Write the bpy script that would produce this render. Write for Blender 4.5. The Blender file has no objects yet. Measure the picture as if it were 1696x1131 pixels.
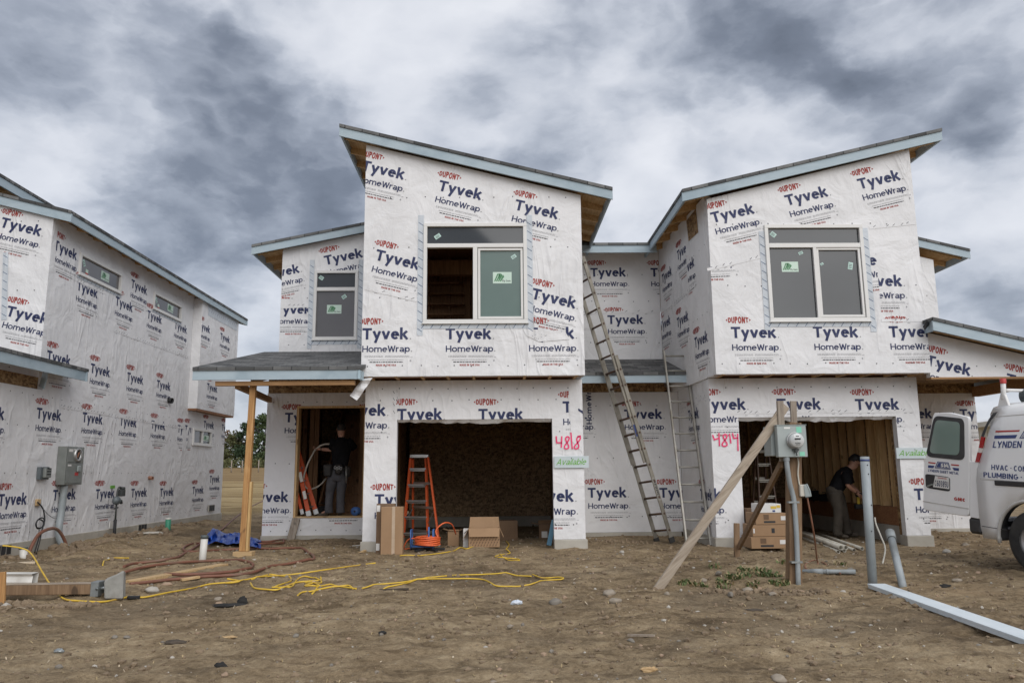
import bpy, bmesh, math, random
import numpy as np
from mathutils import Vector, Matrix, noise
from mathutils.geometry import tessellate_polygon
random.seed(7)
rng = np.random.default_rng(11)
sc = bpy.context.scene
COL = sc.collection
PI = math.pi
R = math.radians

# ------------------------------------------------------------------ camera
FPX, PIT, YAW, ROL = 1282.7647, .16740522, .02112588, -.00930988
CAMH = 1.2831
_cp, _sp, _cy, _sy = math.cos(PIT), math.sin(PIT), math.cos(YAW), math.sin(YAW)
CF = Vector((_sy*_cp, _cy*_cp, _sp))
_rt = Vector((_cy, -_sy, 0)); _up = _rt.cross(CF)
CR = _rt*math.cos(ROL) + _up*math.sin(ROL)
CU = -_rt*math.sin(ROL) + _up*math.cos(ROL)
CAM = Vector((0, 0, CAMH))
cd = bpy.data.cameras.new('camera')
cam = bpy.data.objects.new('camera', cd); COL.objects.link(cam)
M4 = Matrix((CR, CU, -CF)).transposed().to_4x4(); M4.translation = CAM
cam.matrix_world = M4
cd.sensor_fit = 'HORIZONTAL'; cd.sensor_width = 36
cd.lens = 36*FPX/1696; cd.clip_start = .05; cd.clip_end = 3000
sc.camera = cam
sc.cycles.diffuse_bounces = 8; sc.cycles.max_bounces = 12
def ray(px, py): return CF + CR*((px-848)/FPX) + CU*((565.5-py)/FPX)
def at(px, py, Y): d = ray(px, py); return CAM + d*(Y/d.y)
def atx(px, py, X): d = ray(px, py); return CAM + d*(X/d.x)
def atz(px, py, z=0.0): d = ray(px, py); return CAM + d*((z-CAMH)/d.z)

# ------------------------------------------------------------------ light
sc.view_settings.view_transform = 'Standard'; sc.view_settings.look = 'None'
sc.view_settings.exposure = 0.46; sc.view_settings.gamma = 1.0
SUN_EL, SUN_AZ = 38.0, 156.0       # azimuth the light comes from, clockwise from +Y
sl = bpy.data.lights.new('sun', 'SUN'); sl.energy = 1.5; sl.angle = R(60); sl.color = (1, .975, .945)
so = bpy.data.objects.new('sun', sl); COL.objects.link(so)
_a, _e = R(SUN_AZ), R(SUN_EL)
sdir = Vector((math.sin(_a)*math.cos(_e), math.cos(_a)*math.cos(_e), math.sin(_e)))
so.rotation_euler = sdir.to_track_quat('Z', 'Y').to_euler(); so.location = (0, -5, 20)

class NT:
    """tiny node-tree writer"""
    def __init__(s, tree): s.t = tree; s.n = tree.nodes; s.l = tree.links
    def node(s, typ, **kw):
        n = s.n.new(typ)
        for k, v in kw.items(): setattr(n, k, v)
        return n
    def link(s, a, b): s.l.new(a, b)
    def val(s, sock, v):
        if isinstance(v, bpy.types.NodeSocket): s.l.new(v, sock)
        else: sock.default_value = v
    def math(s, op, a, b=0.0, c=0.0, clamp=False):
        n = s.node('ShaderNodeMath', operation=op, use_clamp=clamp)
        s.val(n.inputs[0], a); s.val(n.inputs[1], b); s.val(n.inputs[2], c); return n.outputs[0]
    def vmath(s, op, a, b=(0, 0, 0)):
        n = s.node('ShaderNodeVectorMath', operation=op)
        s.val(n.inputs[0], a); s.val(n.inputs[1], b)
        return n.outputs['Value'] if op in ('DISTANCE', 'LENGTH', 'DOT_PRODUCT') else n.outputs[0]
    def mix(s, f, a, b, blend='MIX'):
        n = s.node('ShaderNodeMix', data_type='RGBA', blend_type=blend)
        s.val(n.inputs[0], f); s.val(n.inputs[6], a); s.val(n.inputs[7], b); return n.outputs[2]
    def noise(s, vec, scale=5, detail=5, rough=.55, dist=0.0, typ=None):
        n = s.node('ShaderNodeTexNoise')
        if typ: n.noise_type = typ
        s.val(n.inputs['Vector'], vec); n.inputs['Scale'].default_value = scale
        n.inputs['Detail'].default_value = detail; n.inputs['Roughness'].default_value = rough
        n.inputs['Distortion'].default_value = dist
        return n.outputs['Fac']
    def ramp(s, f, stops):
        n = s.node('ShaderNodeValToRGB'); s.val(n.inputs[0], f)
        e = n.color_ramp.elements
        while len(e) < len(stops): e.new(.5)
        for el, (p, c) in zip(e, stops): el.position = p; el.color = c if len(c) == 4 else (*c, 1)
        return n.outputs[0]
    def maprange(s, v, a, b, c=0.0, d=1.0):
        n = s.node('ShaderNodeMapRange'); n.interpolation_type = 'SMOOTHSTEP'
        s.val(n.inputs[0], v)
        for i, x in enumerate((a, b, c, d)): n.inputs[i+1].default_value = x
        return n.outputs[0]
    def mapping(s, vec, loc=(0, 0, 0), rot=(0, 0, 0), scale=(1, 1, 1)):
        n = s.node('ShaderNodeMapping'); s.val(n.inputs[0], vec)
        n.inputs[1].default_value = loc; n.inputs[2].default_value = rot; n.inputs[3].default_value = scale
        return n.outputs[0]

# ---- sky: Nishita daylight behind a broken, layered overcast
w = bpy.data.worlds.new("World"); sc.world = w; w.use_nodes = True
T = NT(w.node_tree); T.n.clear()
out = T.node('ShaderNodeOutputWorld'); bg = T.node('ShaderNodeBackground')
bg.inputs['Strength'].default_value = .10
sky = T.node('ShaderNodeTexSky', sky_type='NISHITA'); sky.sun_disc = False
sky.sun_elevation = R(SUN_EL); sky.sun_rotation = R(SUN_AZ)
dirv = T.node('ShaderNodeTexCoord').outputs['Generated']
sep = T.node('ShaderNodeSeparateXYZ'); T.link(dirv, sep.inputs[0])
pv = T.mapping(dirv, scale=(1, 1, 1.9))
warp = T.node('ShaderNodeTexNoise'); T.link(pv, warp.inputs['Vector']); warp.inputs['Scale'].default_value = 3.2; warp.inputs['Detail'].default_value = 7; warp.inputs['Roughness'].default_value = .6
wv = T.vmath('SUBTRACT', warp.outputs['Color'], (.5, .5, .5))
wsc = T.node('ShaderNodeVectorMath', operation='SCALE'); T.link(wv, wsc.inputs[0]); wsc.inputs['Scale'].default_value = .30
wdir = T.vmath('ADD', dirv, wsc.outputs[0])
ws2 = T.node('ShaderNodeVectorMath', operation='SCALE'); T.link(wv, ws2.inputs[0]); ws2.inputs['Scale'].default_value = .22
pw = T.vmath('ADD', pv, ws2.outputs[0])
def lump(v): return T.math('ADD', T.math('MULTIPLY', T.noise(v, 2.0, 9, .53), .62), T.math('MULTIPLY', T.noise(T.mapping(v, (4, 1, 2)), 5.0, 8, .54), .38))
def puff(v, sc_):      # rounded heads with creases between them
    return T.math('SUBTRACT', T.math('ABSOLUTE', T.math('SUBTRACT', T.noise(v, sc_, 3, .5), .5)), .085)
ws3 = T.node('ShaderNodeVectorMath', operation='SCALE'); T.link(wv, ws3.inputs[0]); ws3.inputs['Scale'].default_value = .10
pw3 = T.vmath('ADD', T.mapping(dirv, (2, 5, 1), scale=(1, 1, 1.6)), ws3.outputs[0])
n0 = lump(pw); n1 = lump(T.vmath('ADD', pw, (0, 0, .060)))
dens = T.math('MULTIPLY', T.math('SUBTRACT', n0, .5), 2.3)
lit = T.math('MULTIPLY', T.math('SUBTRACT', n1, n0), 2.4)      # cloud tops catch the light, bellies are darker
dens = T.math('ADD', dens, lit)
dens = T.math('ADD', dens, T.math('ADD', T.math('MULTIPLY', puff(pw3, 3.4), 1.5), T.math('MULTIPLY', puff(pw3, 8.5), .85)))
# heavier and thinner banks of cloud: direction, angular radius, weight
BANKS = [((430, 235), .15, .30), ((300, 190), .10, .15), ((215, 300), .09, .22), ((330, 330), .10, .16), ((500, 330), .10, .22), ((90, 90), .16, .12), ((540, 430), .07, .10),
         ((1190, 70), .15, .22), ((1060, 150), .07, .12), ((1400, 110), .16, .22), ((1600, 80), .16, .20), ((1560, 360), .10, .05), ((900, 20), .06, .16), ((560, 180), .06, .12),
         ((1000, 240), .11, -.14), ((520, 70), .06, -.06), ((40, 260), .12, -.12), ((720, 200), .08, -.08),
         ((1060, 320), .08, -.12), ((1640, 300), .12, -.04), ((400, 480), .07, -.06), ((1250, 190), .07, -.10)]
for (px, py), rad, amp in BANKS:
    d0 = ray(px, py).normalized()
    dd = T.vmath('DISTANCE', wdir, tuple(d0))
    dens = T.math('ADD', dens, T.maprange(dd, rad*1.5, 0.0, 0.0, amp))
ccol = T.ramp(T.math('MULTIPLY_ADD', dens, .84, .425), [(.08, (6.1, 6.25, 6.65)), (.30, (5.3, 5.5, 5.98)), (.46, (4.15, 4.42, 4.98)), (.60, (2.75, 3.03, 3.6)), (.77, (1.55, 1.77, 2.22)), (1.0, (.98, 1.14, 1.46))])
col = T.mix(.93, sky.outputs[0], ccol)
T.link(col, bg.inputs[0]); T.link(bg.outputs[0], out.inputs[0])

# ------------------------------------------------------------------ materials
MATS = {}
def newmat(name):
    m = bpy.data.materials.new(name); m.use_nodes = True
    t = NT(m.node_tree); b = t.n['Principled BSDF']; MATS[name] = m
    tc = t.node('ShaderNodeTexCoord').outputs['Object']
    return m, t, b, tc
def bump(t, b, h, strength=.3, dist=.01):
    n = t.node('ShaderNodeBump'); n.inputs['Strength'].default_value = strength
    n.inputs['Distance'].default_value = dist; t.link(h, n.inputs['Height']); t.link(n.outputs[0], b.inputs['Normal']); return n
def pmat(name, c1, c2, scale=4, rough=.7, metal=0.0, stretch=(1, 1, 1), bscale=30, bstr=.25, bdist=.01, detail=6, lo=.35, hi=.65, c3=None, spec=None, dist=0.0, coat=0.0):
    m, t, b, tc = newmat(name)
    v = t.mapping(tc, scale=stretch)
    f = t.noise(v, scale, detail, .6, dist)
    c = t.ramp(f, [(lo, c1), (hi, c2)])
    if c3:
        g = t.maprange(t.noise(tc, scale*.31, 4, .6), .52, .68)
        c = t.mix(g, c, (*c3, 1))
    t.link(c, b.inputs['Base Color'])
    b.inputs['Roughness'].default_value = rough; b.inputs['Metallic'].default_value = metal
    if spec is not None: b.inputs['Specular IOR Level'].default_value = spec
    if coat: b.inputs['Coat Weight'].default_value = coat
    if bstr: bump(t, b, t.noise(v, bscale, 5, .6), bstr, bdist)
    return m
def wrapmat(name, colr, ink=False):
    m, t, b, tc = newmat(name)
    # creases of a stapled membrane: long thin ridges in two directions plus slow billows
    v1 = t.mapping(tc, (0, 0, 0), (.2, .75, .3), (1.5, 1.5, .42))
    v2 = t.mapping(tc, (5, 1, 3), (-.3, -1.0, .2), (1.2, 1.2, .36))
    r1 = t.noise(v1, 1.35, 2.5, .5, 1.0); r2 = t.noise(v2, 1.5, 2.5, .5, .9)
    def crease(n): return t.math('POWER', t.math('SUBTRACT', 1.0, t.math('MULTIPLY', t.math('ABSOLUTE', t.math('SUBTRACT', n, .5)), 11.0), clamp=True), 1.6)
    msk = t.maprange(t.noise(tc, .9, 3, .5), .42, .66, .05, 1.0)
    h = t.math('ADD', t.math('MULTIPLY', crease(r1), .55), t.math('MULTIPLY', crease(r2), .45))
    h = t.math('MULTIPLY', h, msk)
    h = t.math('ADD', h, t.math('MULTIPLY', t.noise(tc, 2.2, 4, .5, .8), 1.7))
    h = t.math('ADD', h, t.math('MULTIPLY', t.noise(tc, 9, 4, .6, .8), .22))
    bump(t, b, h, .46, .05)
    dirt = t.noise(tc, 1.1, 6, .65, .4)
    c0 = tuple(x*.90 for x in colr)
    c = t.ramp(dirt, [(.36, c0), (.62, colr)])
    if ink:
        c = t.mix(t.maprange(t.noise(tc, 9, 5, .6), .58, .8, 0, .18), c, (.5, .5, .5, 1))
    else:
        c = t.mix(t.maprange(t.noise(tc, 26, 3, .6), .70, .80, 0, .35), c, (.42, .40, .37, 1))
    t.link(c, b.inputs['Base Color']); b.inputs['Roughness'].default_value = .62
    b.inputs['Specular IOR Level'].default_value = .3
    return m
wrapmat('wrap', (.775, .77, .772)); wrapmat('wrap_navy', (.036, .046, .115), True); wrapmat('wrap_red', (.36, .045, .032), True)
wrapmat('wrap_grey', (.36, .36, .37), True); wrapmat('wrap_black', (.06, .06, .07), True); wrapmat('wrap_pink', (.86, .035, .16), True); wrapmat('wrap_pinkmist', (.80, .42, .49), True)
wrapmat('tape', (.58, .62, .66)); wrapmat('tape_ink', (.10, .15, .24), True)
def osbmat(name, ca, cb, cc):
    m, t, b, tc = newmat(name)
    vo = t.node('ShaderNodeTexVoronoi'); vo.inputs['Scale'].default_value = 14; t.link(t.mapping(tc, rot=(.4, .7, .3), scale=(1, 1, 1.9)), vo.inputs['Vector'])
    vo2 = t.node('ShaderNodeTexVoronoi'); vo2.inputs['Scale'].default_value = 24; t.link(t.mapping(tc, (3, 1, 2), (.9, -.5, .8), (2, 1, 1)), vo2.inputs['Vector'])
    s1 = t.node('ShaderNodeSeparateColor'); t.link(vo.outputs['Color'], s1.inputs[0])
    s2 = t.node('ShaderNodeSeparateColor'); t.link(vo2.outputs['Color'], s2.inputs[0])
    f = t.math('ADD', t.math('MULTIPLY', s1.outputs[0], .55), t.math('MULTIPLY', s2.outputs[1], .45))
    f = t.math('ADD', f, t.math('MULTIPLY', t.math('SUBTRACT', t.noise(tc, 40, 4), .5), .5))
    c = t.ramp(f, [(.15, ca), (.5, cb), (.9, cc)])
    t.link(c, b.inputs['Base Color']); b.inputs['Roughness'].default_value = .75
    bump(t, b, f, .2, .004); return m
osbmat('osb', (.10, .055, .022), (.24, .14, .06), (.40, .27, .13))
osbmat('osb_dark', (.17, .105, .055), (.36, .235, .13), (.54, .38, .22))
def woodmat(name, c1, c2, c3, axis=2, scale=3.0, rough=.72, knots=True, rot=None):
    m, t, b, tc = newmat(name)
    if rot: tc = t.mapping(tc, rot=rot)
    st = [9, 9, 9]; st[axis] = .7
    v = t.mapping(tc, scale=tuple(st))
    f = t.noise(v, scale, 6, .6, .8)
    c = t.ramp(f, [(.30, c1), (.5, c2), (.70, c3)])
    if knots:
        sk = [1, 1, 1]; sk[axis] = .55
        k = t.noise(t.mapping(tc, (2, 9, 4), (0, 0, 0), tuple(sk)), 7.5, 1, .4)
        c = t.mix(t.maprange(k, .70, .77, 0, .75), c, (*[x*.3 for x in c1], 1))
    c = t.mix(t.maprange(t.noise(tc, 1.3, 3), .4, .65, 0, .35), c, (*[x*.72 for x in c2], 1))
    t.link(c, b.inputs['Base Color']); b.inputs['Roughness'].default_value = rough
    bump(t, b, f, .25, .004); return m
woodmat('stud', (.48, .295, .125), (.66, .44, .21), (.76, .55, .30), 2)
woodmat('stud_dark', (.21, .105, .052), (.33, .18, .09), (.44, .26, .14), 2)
woodmat('beam', (.22, .11, .045), (.34, .185, .075), (.44, .26, .12), 0)
woodmat('beam_red', (.20, .085, .04), (.30, .14, .065), (.38, .20, .10), 0)
woodmat('post_new', (.30, .14, .05), (.44, .235, .085), (.55, .33, .14), 2)
woodmat('post_pale', (.42, .26, .10), (.56, .37, .16), (.64, .45, .22), 2)
woodmat('weathered', (.16, .125, .095), (.29, .24, .19), (.38, .33, .27), 2)
woodmat('weathered_x', (.20, .15, .11), (.33, .265, .20), (.44, .37, .30), 0)
woodmat('weathered_d', (.22, .17, .125), (.36, .295, .225), (.47, .40, .32), 0, rot=(0, R(38), R(-10)))
woodmat('treated', (.13, .075, .04), (.21, .13, .07), (.29, .19, .11), 2)
woodmat('plank_new', (.36, .22, .10), (.50, .34, .17), (.60, .44, .25), 0)
woodmat('plank_pale', (.42, .33, .22), (.56, .46, .33), (.64, .55, .42), 0)
woodmat('rafter', (.40, .23, .10), (.56, .36, .17), (.66, .46, .24), 1)
pmat('fascia', (.34, .425, .475), (.41, .49, .535), 3, .62, stretch=(1, 1, 3), bscale=60, bstr=.12, lo=.3, hi=.7, c3=(.29, .37, .42))
pmat('fascia_end', (.36, .47, .53), (.42, .53, .59), 3, .6, bstr=.1)
pmat('metal_white', (.70, .69, .67), (.76, .75, .73), 4, .4, bstr=.03)
pmat('frame', (.68, .67, .645), (.72, .71, .685), 3, .42, bstr=.02)
pmat('flashing', (.035, .036, .04), (.07, .07, .075), 8, .5)
def shinglemat():
    m, t, b, tc = newmat('shingle')
    sp = t.node('ShaderNodeSeparateXYZ'); t.link(tc, sp.inputs[0])
    cm = t.node('ShaderNodeCombineXYZ')
    t.link(t.math('ADD', sp.outputs[0], 0.0), cm.inputs[0]); t.link(t.math('ADD', sp.outputs[1], 0.0), cm.inputs[1])
    br = t.node('ShaderNodeTexBrick'); t.link(cm.outputs[0], br.inputs['Vector'])
    br.offset = .37; br.inputs['Scale'].default_value = 1; br.inputs['Brick Width'].default_value = .30; br.inputs['Row Height'].default_value = .16
    br.inputs['Mortar Size'].default_value = .008; br.inputs['Color1'].default_value = (.035, .036, .037, 1); br.inputs['Color2'].default_value = (.21, .21, .205, 1); br.inputs['Mortar'].default_value = (.012, .012, .013, 1)
    g = t.noise(tc, 160, 3, .7)
    c = t.mix(t.maprange(g, .35, .7, 0, .3), br.outputs['Color'], (.17, .17, .165, 1))
    c = t.mix(t.maprange(t.noise(t.mapping(tc, scale=(1.2, 5, 1)), 2.4, 5, .6), .35, .7, 0, .5), c, (.045, .046, .048, 1))
    t.link(c, b.inputs['Base Color']); b.inputs['Roughness'].default_value = .9
    h = t.math('SUBTRACT', g, t.math('MULTIPLY', br.outputs['Fac'], 2.0)); bump(t, b, h, .5, .008)
shinglemat()
pmat('concrete', (.37, .345, .295), (.48, .45, .39), 2.2, .85, bscale=50, bstr=.3, bdist=.006, c3=(.30, .27, .22))
pmat('concrete_block', (.27, .265, .24), (.37, .36, .33), 6, .9, bscale=70, bstr=.5, bdist=.008, c3=(.23, .215, .19))
def glassmat(name, c, rough=.06, spec=.5):
    m, t, b, tc = newmat(name)
    f = t.noise(tc, 1.6, 3)
    t.link(t.ramp(f, [(.3, c), (.7, tuple(x*1.15 for x in c))]), b.inputs['Base Color'])
    b.inputs['Roughness'].default_value = rough; b.inputs['Specular IOR Level'].default_value = spec
    bump(t, b, t.noise(tc, .8, 2), .05, .02); return m
glassmat('glass', (.030, .034, .038), .045, .55); glassmat('glass_green', (.115, .165, .150), .18, .4); glassmat('glass_warm', (.092, .086, .088), .06, .8)
glassmat('glass_tape', (.03, .03, .032), .3)
pmat('sticker', (.52, .66, .56), (.58, .72, .62), 3, .5, bstr=0); pmat('sticker_green', (.06, .20, .09), (.08, .24, .11), 3, .5, bstr=0)
pmat('tag', (.42, .60, .54), (.52, .70, .64), 6, .5, bstr=0)
pmat('tag_mint', (.20, .56, .40), (.26, .62, .46), 6, .5, bstr=0)
pmat('red_label', (.40, .03, .03), (.5, .06, .05), 8, .5, bstr=0)
pmat('paper', (.66, .65, .62), (.74, .73, .70), 6, .6, bstr=0)
pmat('ink', (.02, .02, .022), (.03, .03, .032), 6, .6, bstr=0)
pmat('ink_red', (.40, .03, .02), (.46, .05, .04), 6, .5, bstr=0)
pmat('ink_blue', (.030, .050, .17), (.040, .065, .20), 6, .45, bstr=0)
pmat('ink_navy', (.025, .030, .085), (.03, .036, .10), 6, .5, bstr=0)
pmat('ink_green', (.12, .36, .03), (.15, .42, .045), 6, .5, bstr=0)
pmat('sign_board', (.50, .57, .58), (.55, .62, .63), 3, .5, bstr=.02)
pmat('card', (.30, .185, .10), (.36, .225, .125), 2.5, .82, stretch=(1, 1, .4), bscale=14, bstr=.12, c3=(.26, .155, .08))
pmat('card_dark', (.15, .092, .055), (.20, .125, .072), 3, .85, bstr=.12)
pmat('card_print', (.14, .085, .05), (.17, .105, .06), 5, .85, bstr=0)
pmat('card_in', (.20, .12, .065), (.25, .155, .085), 3, .85, bstr=.1)
pmat('pack_tape', (.44, .33, .23), (.52, .40, .29), 6, .32, bstr=.1)
pmat('orange', (.56, .085, .022), (.66, .115, .032), 3, .48, bscale=20, bstr=.08, c3=(.48, .085, .03))
pmat('aluminium', (.42, .42, .41), (.56, .56, .55), 6, .38, .75, stretch=(1, 1, 6), bscale=60, bstr=.1)
pmat('ladder_metal', (.30, .285, .25), (.42, .40, .355), 5, .55, .35, bscale=40, bstr=.2, c3=(.25, .23, .19))
pmat('ladder_grey', (.22, .20, .165), (.34, .315, .265), 4, .55, .45, bscale=40, bstr=.2)
pmat('ladder_dark', (.06, .03, .018), (.09, .045, .025), 4, .6, bstr=.1)
pmat('black', (.012, .012, .013), (.022, .022, .023), 5, .6, bstr=.1)
pmat('black_matte', (.010, .010, .011), (.018, .018, .019), 5, .9, bstr=.2)
pmat('rubber', (.020, .020, .020), (.045, .043, .040), 6, .82, bscale=40, bstr=.2, c3=(.06, .052, .044))
pmat('hose_orange', (.72, .12, .035), (.80, .16, .05), 6, .45, bstr=.05)
pmat('steel_blue', (.05, .13, .36), (.07, .17, .42), 5, .45, bstr=.05)
pmat('plank_blue', (.12, .28, .40), (.17, .36, .49), 5, .65, stretch=(1, 1, .3), bstr=.1)
pmat('hose_brown', (.155, .062, .038), (.22, .095, .058), 5, .6, bscale=30, bstr=.1, c3=(.19, .12, .085))
pmat('cord', (.62, .40, .035), (.74, .50, .06), 9, .5, bstr=.05, c3=(.50, .32, .05))
pmat('cable_black', (.012, .012, .014), (.02, .02, .022), 5, .5, bstr=0)
pmat('cable_white', (.52, .49, .42), (.62, .59, .51), 5, .5, bstr=0)
pmat('copper', (.22, .10, .06), (.32, .15, .09), 8, .55, bstr=.05)
pmat('tarp', (.012, .055, .30), (.022, .09, .42), 4, .38, bscale=22, bstr=.5, bdist=.03)
pmat('pvc_white', (.58, .56, .52), (.70, .68, .63), 5, .45, stretch=(1, 1, .5), bstr=.06, c3=(.46, .43, .38))
pmat('pvc_cream', (.46, .43, .36), (.56, .53, .46), 5, .5, stretch=(1, 1, .5), bstr=.06, c3=(.36, .33, .27))
pmat('pvc_grey', (.25, .28, .29), (.33, .36, .37), 5, .5, stretch=(1, 1, .5), bstr=.06, c3=(.20, .215, .21))
pmat('pvc_green', (.035, .22, .13), (.05, .28, .17), 5, .5, bstr=.05)
pmat('pvc_dark', (.06, .075, .075), (.09, .105, .105), 5, .5, bstr=.05)
pmat('board_primed', (.60, .66, .69), (.68, .73, .755), 2.5, .6, stretch=(1, 1, 1), bscale=40, bstr=.15, c3=(.55, .60, .62))
pmat('panel_grey', (.20, .215, .20), (.25, .265, .25), 4, .45, .2, bscale=50, bstr=.05, c3=(.19, .20, .185))
pmat('meter_grey', (.30, .34, .33), (.35, .385, .375), 4, .42, .2, bscale=50, bstr=.05)
pmat('meter_glass', (.50, .51, .50), (.58, .59, .58), 5, .18, 0, bstr=.03, coat=.6)
pmat('iron', (.05, .055, .055), (.10, .105, .10), 8, .55, .4, bstr=.15)
pmat('gas_grey', (.10, .12, .13), (.15, .17, .18), 6, .5, .2, bstr=.1)
pmat('zinc', (.24, .26, .26), (.34, .36, .36), 9, .45, .6, bstr=.1)
pmat('vent', (.018, .018, .02), (.035, .035, .036), 9, .7, bstr=.1)
pmat('van_paint', (.82, .82, .815), (.86, .86, .855), 1.4, .28, bscale=300, bstr=.01, coat=.5, c3=(.77, .765, .75))
pmat('van_dirt_shade', (.50, .485, .455), (.60, .59, .57), 3.2, .42, bstr=.03, c3=(.43, .41, .375))  # greyed paint for the arch lips and for painted crease shade
pmat('van_black', (.022, .022, .024), (.04, .04, .042), 6, .5, bstr=.06)
pmat('van_seal', (.030, .030, .032), (.05, .05, .052), 6, .45, bstr=.04)
pmat('lamp_red', (.30, .008, .010), (.38, .014, .015), 4, .15, bstr=.02, coat=.6)
pmat('lamp_clear', (.60, .55, .52), (.66, .61, .58), 4, .15, bstr=.02)
glassmat('van_glass', (.20, .265, .235), .07, .5)
pmat('chrome', (.5, .5, .5), (.6, .6, .6), 4, .25, .9, bstr=.02)
pmat('wheel_steel', (.36, .35, .34), (.46, .45, .44), 5, .4, .5, bstr=.05)
pmat('siding', (.52, .49, .42), (.58, .55, .48), 2, .7, bstr=.05)
pmat('yellow', (.62, .42, .05), (.70, .48, .07), 5, .5, bstr=.03)
pmat('skin', (.42, .22, .15), (.50, .28, .20), 8, .55, bscale=60, bstr=.08)
pmat('hair', (.010, .008, .007), (.025, .019, .015), 20, .7, bscale=90, bstr=.5)
pmat('shirt_black', (.008, .008, .009), (.014, .014, .016), 5, .95, spec=.1, bscale=9, bstr=.5, bdist=.03)
pmat('trouser_grey', (.066, .066, .074), (.10, .10, .11), 5, .9, bscale=8, bstr=.55, bdist=.04)
pmat('trouser_brown', (.052, .043, .033), (.080, .067, .052), 5, .9, bscale=8, bstr=.55, bdist=.04)
pmat('boot', (.075, .060, .048), (.11, .09, .07), 7, .8, bstr=.3)
pmat('belt_leather', (.014, .013, .013), (.03, .028, .026), 9, .55, bstr=.3)
pmat('drill_yellow', (.55, .38, .03), (.62, .44, .05), 5, .5, bstr=.02)
pmat('clear_plastic', (.50, .56, .64), (.66, .71, .77), 12, .15, bscale=24, bstr=.6, bdist=.02)
pmat('felt_black', (.012, .012, .012), (.03, .028, .025), 12, .9, bscale=30, bstr=.6)
for i, (a, b_) in enumerate([((.24, .20, .155), (.34, .29, .23)), ((.17, .15, .125), (.25, .225, .19)), ((.28, .195, .13), (.38, .27, .19)), ((.36, .33, .285), (.46, .43, .38))]):
    pmat('stone_%d' % i, a, b_, 9, .88, bscale=26, bstr=.4, bdist=.01)
pmat('leaf_grass', (.075, .115, .032), (.14, .17, .06), 8, .7, bstr=0)
pmat('straw', (.34, .255, .13), (.46, .355, .20), 14, .8, bstr=0)
pmat('clod', (.15, .108, .068), (.25, .185, .12), 7, .95, bscale=25, bstr=.6, bdist=.02)
pmat('bark', (.05, .038, .028), (.09, .07, .052), 9, .9, bstr=.5)
for nm, a, b_ in [('leaf_dark', (.020, .040, .016), (.045, .075, .028)), ('leaf_mid', (.035, .058, .018), (.075, .105, .035)), ('leaf_rust', (.12, .065, .03), (.17, .10, .05)), ('leaf_olive', (.07, .075, .025), (.12, .12, .045))]:
    pmat(nm, a, b_, 3.5, .8, bstr=0)

# ------------------------------------------------------------------ builders
ROOT = {}
def thing(name, label, cat, loc=(0, 0, 0), rot=(0, 0, 0), group=None):
    o = bpy.data.objects.new(name, None); COL.objects.link(o); o.empty_display_size = .2
    o.location = loc; o.rotation_euler = rot
    o['label'] = label; o['category'] = cat
    if group: o['group'] = group
    ROOT[o.name] = Vector(loc) if tuple(rot) == (0, 0, 0) else Vector((0, 0, 0))
    return o
def tag(o, label, cat, group=None):
    o['label'] = label; o['category'] = cat
    if group: o['group'] = group
    return o
def link_obj(name, me, parent=None):
    o = bpy.data.objects.new(name, me); COL.objects.link(o)
    if parent is not None: o.parent = parent; ROOT[o.name] = ROOT[parent.name]
    return o
def frame_from(d):
    d = Vector(d).normalized()
    a = Vector((0, 0, 1)) if abs(d.z) < .9 else Vector((1, 0, 0))
    u = a.cross(d).normalized(); return u, d.cross(u)
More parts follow.
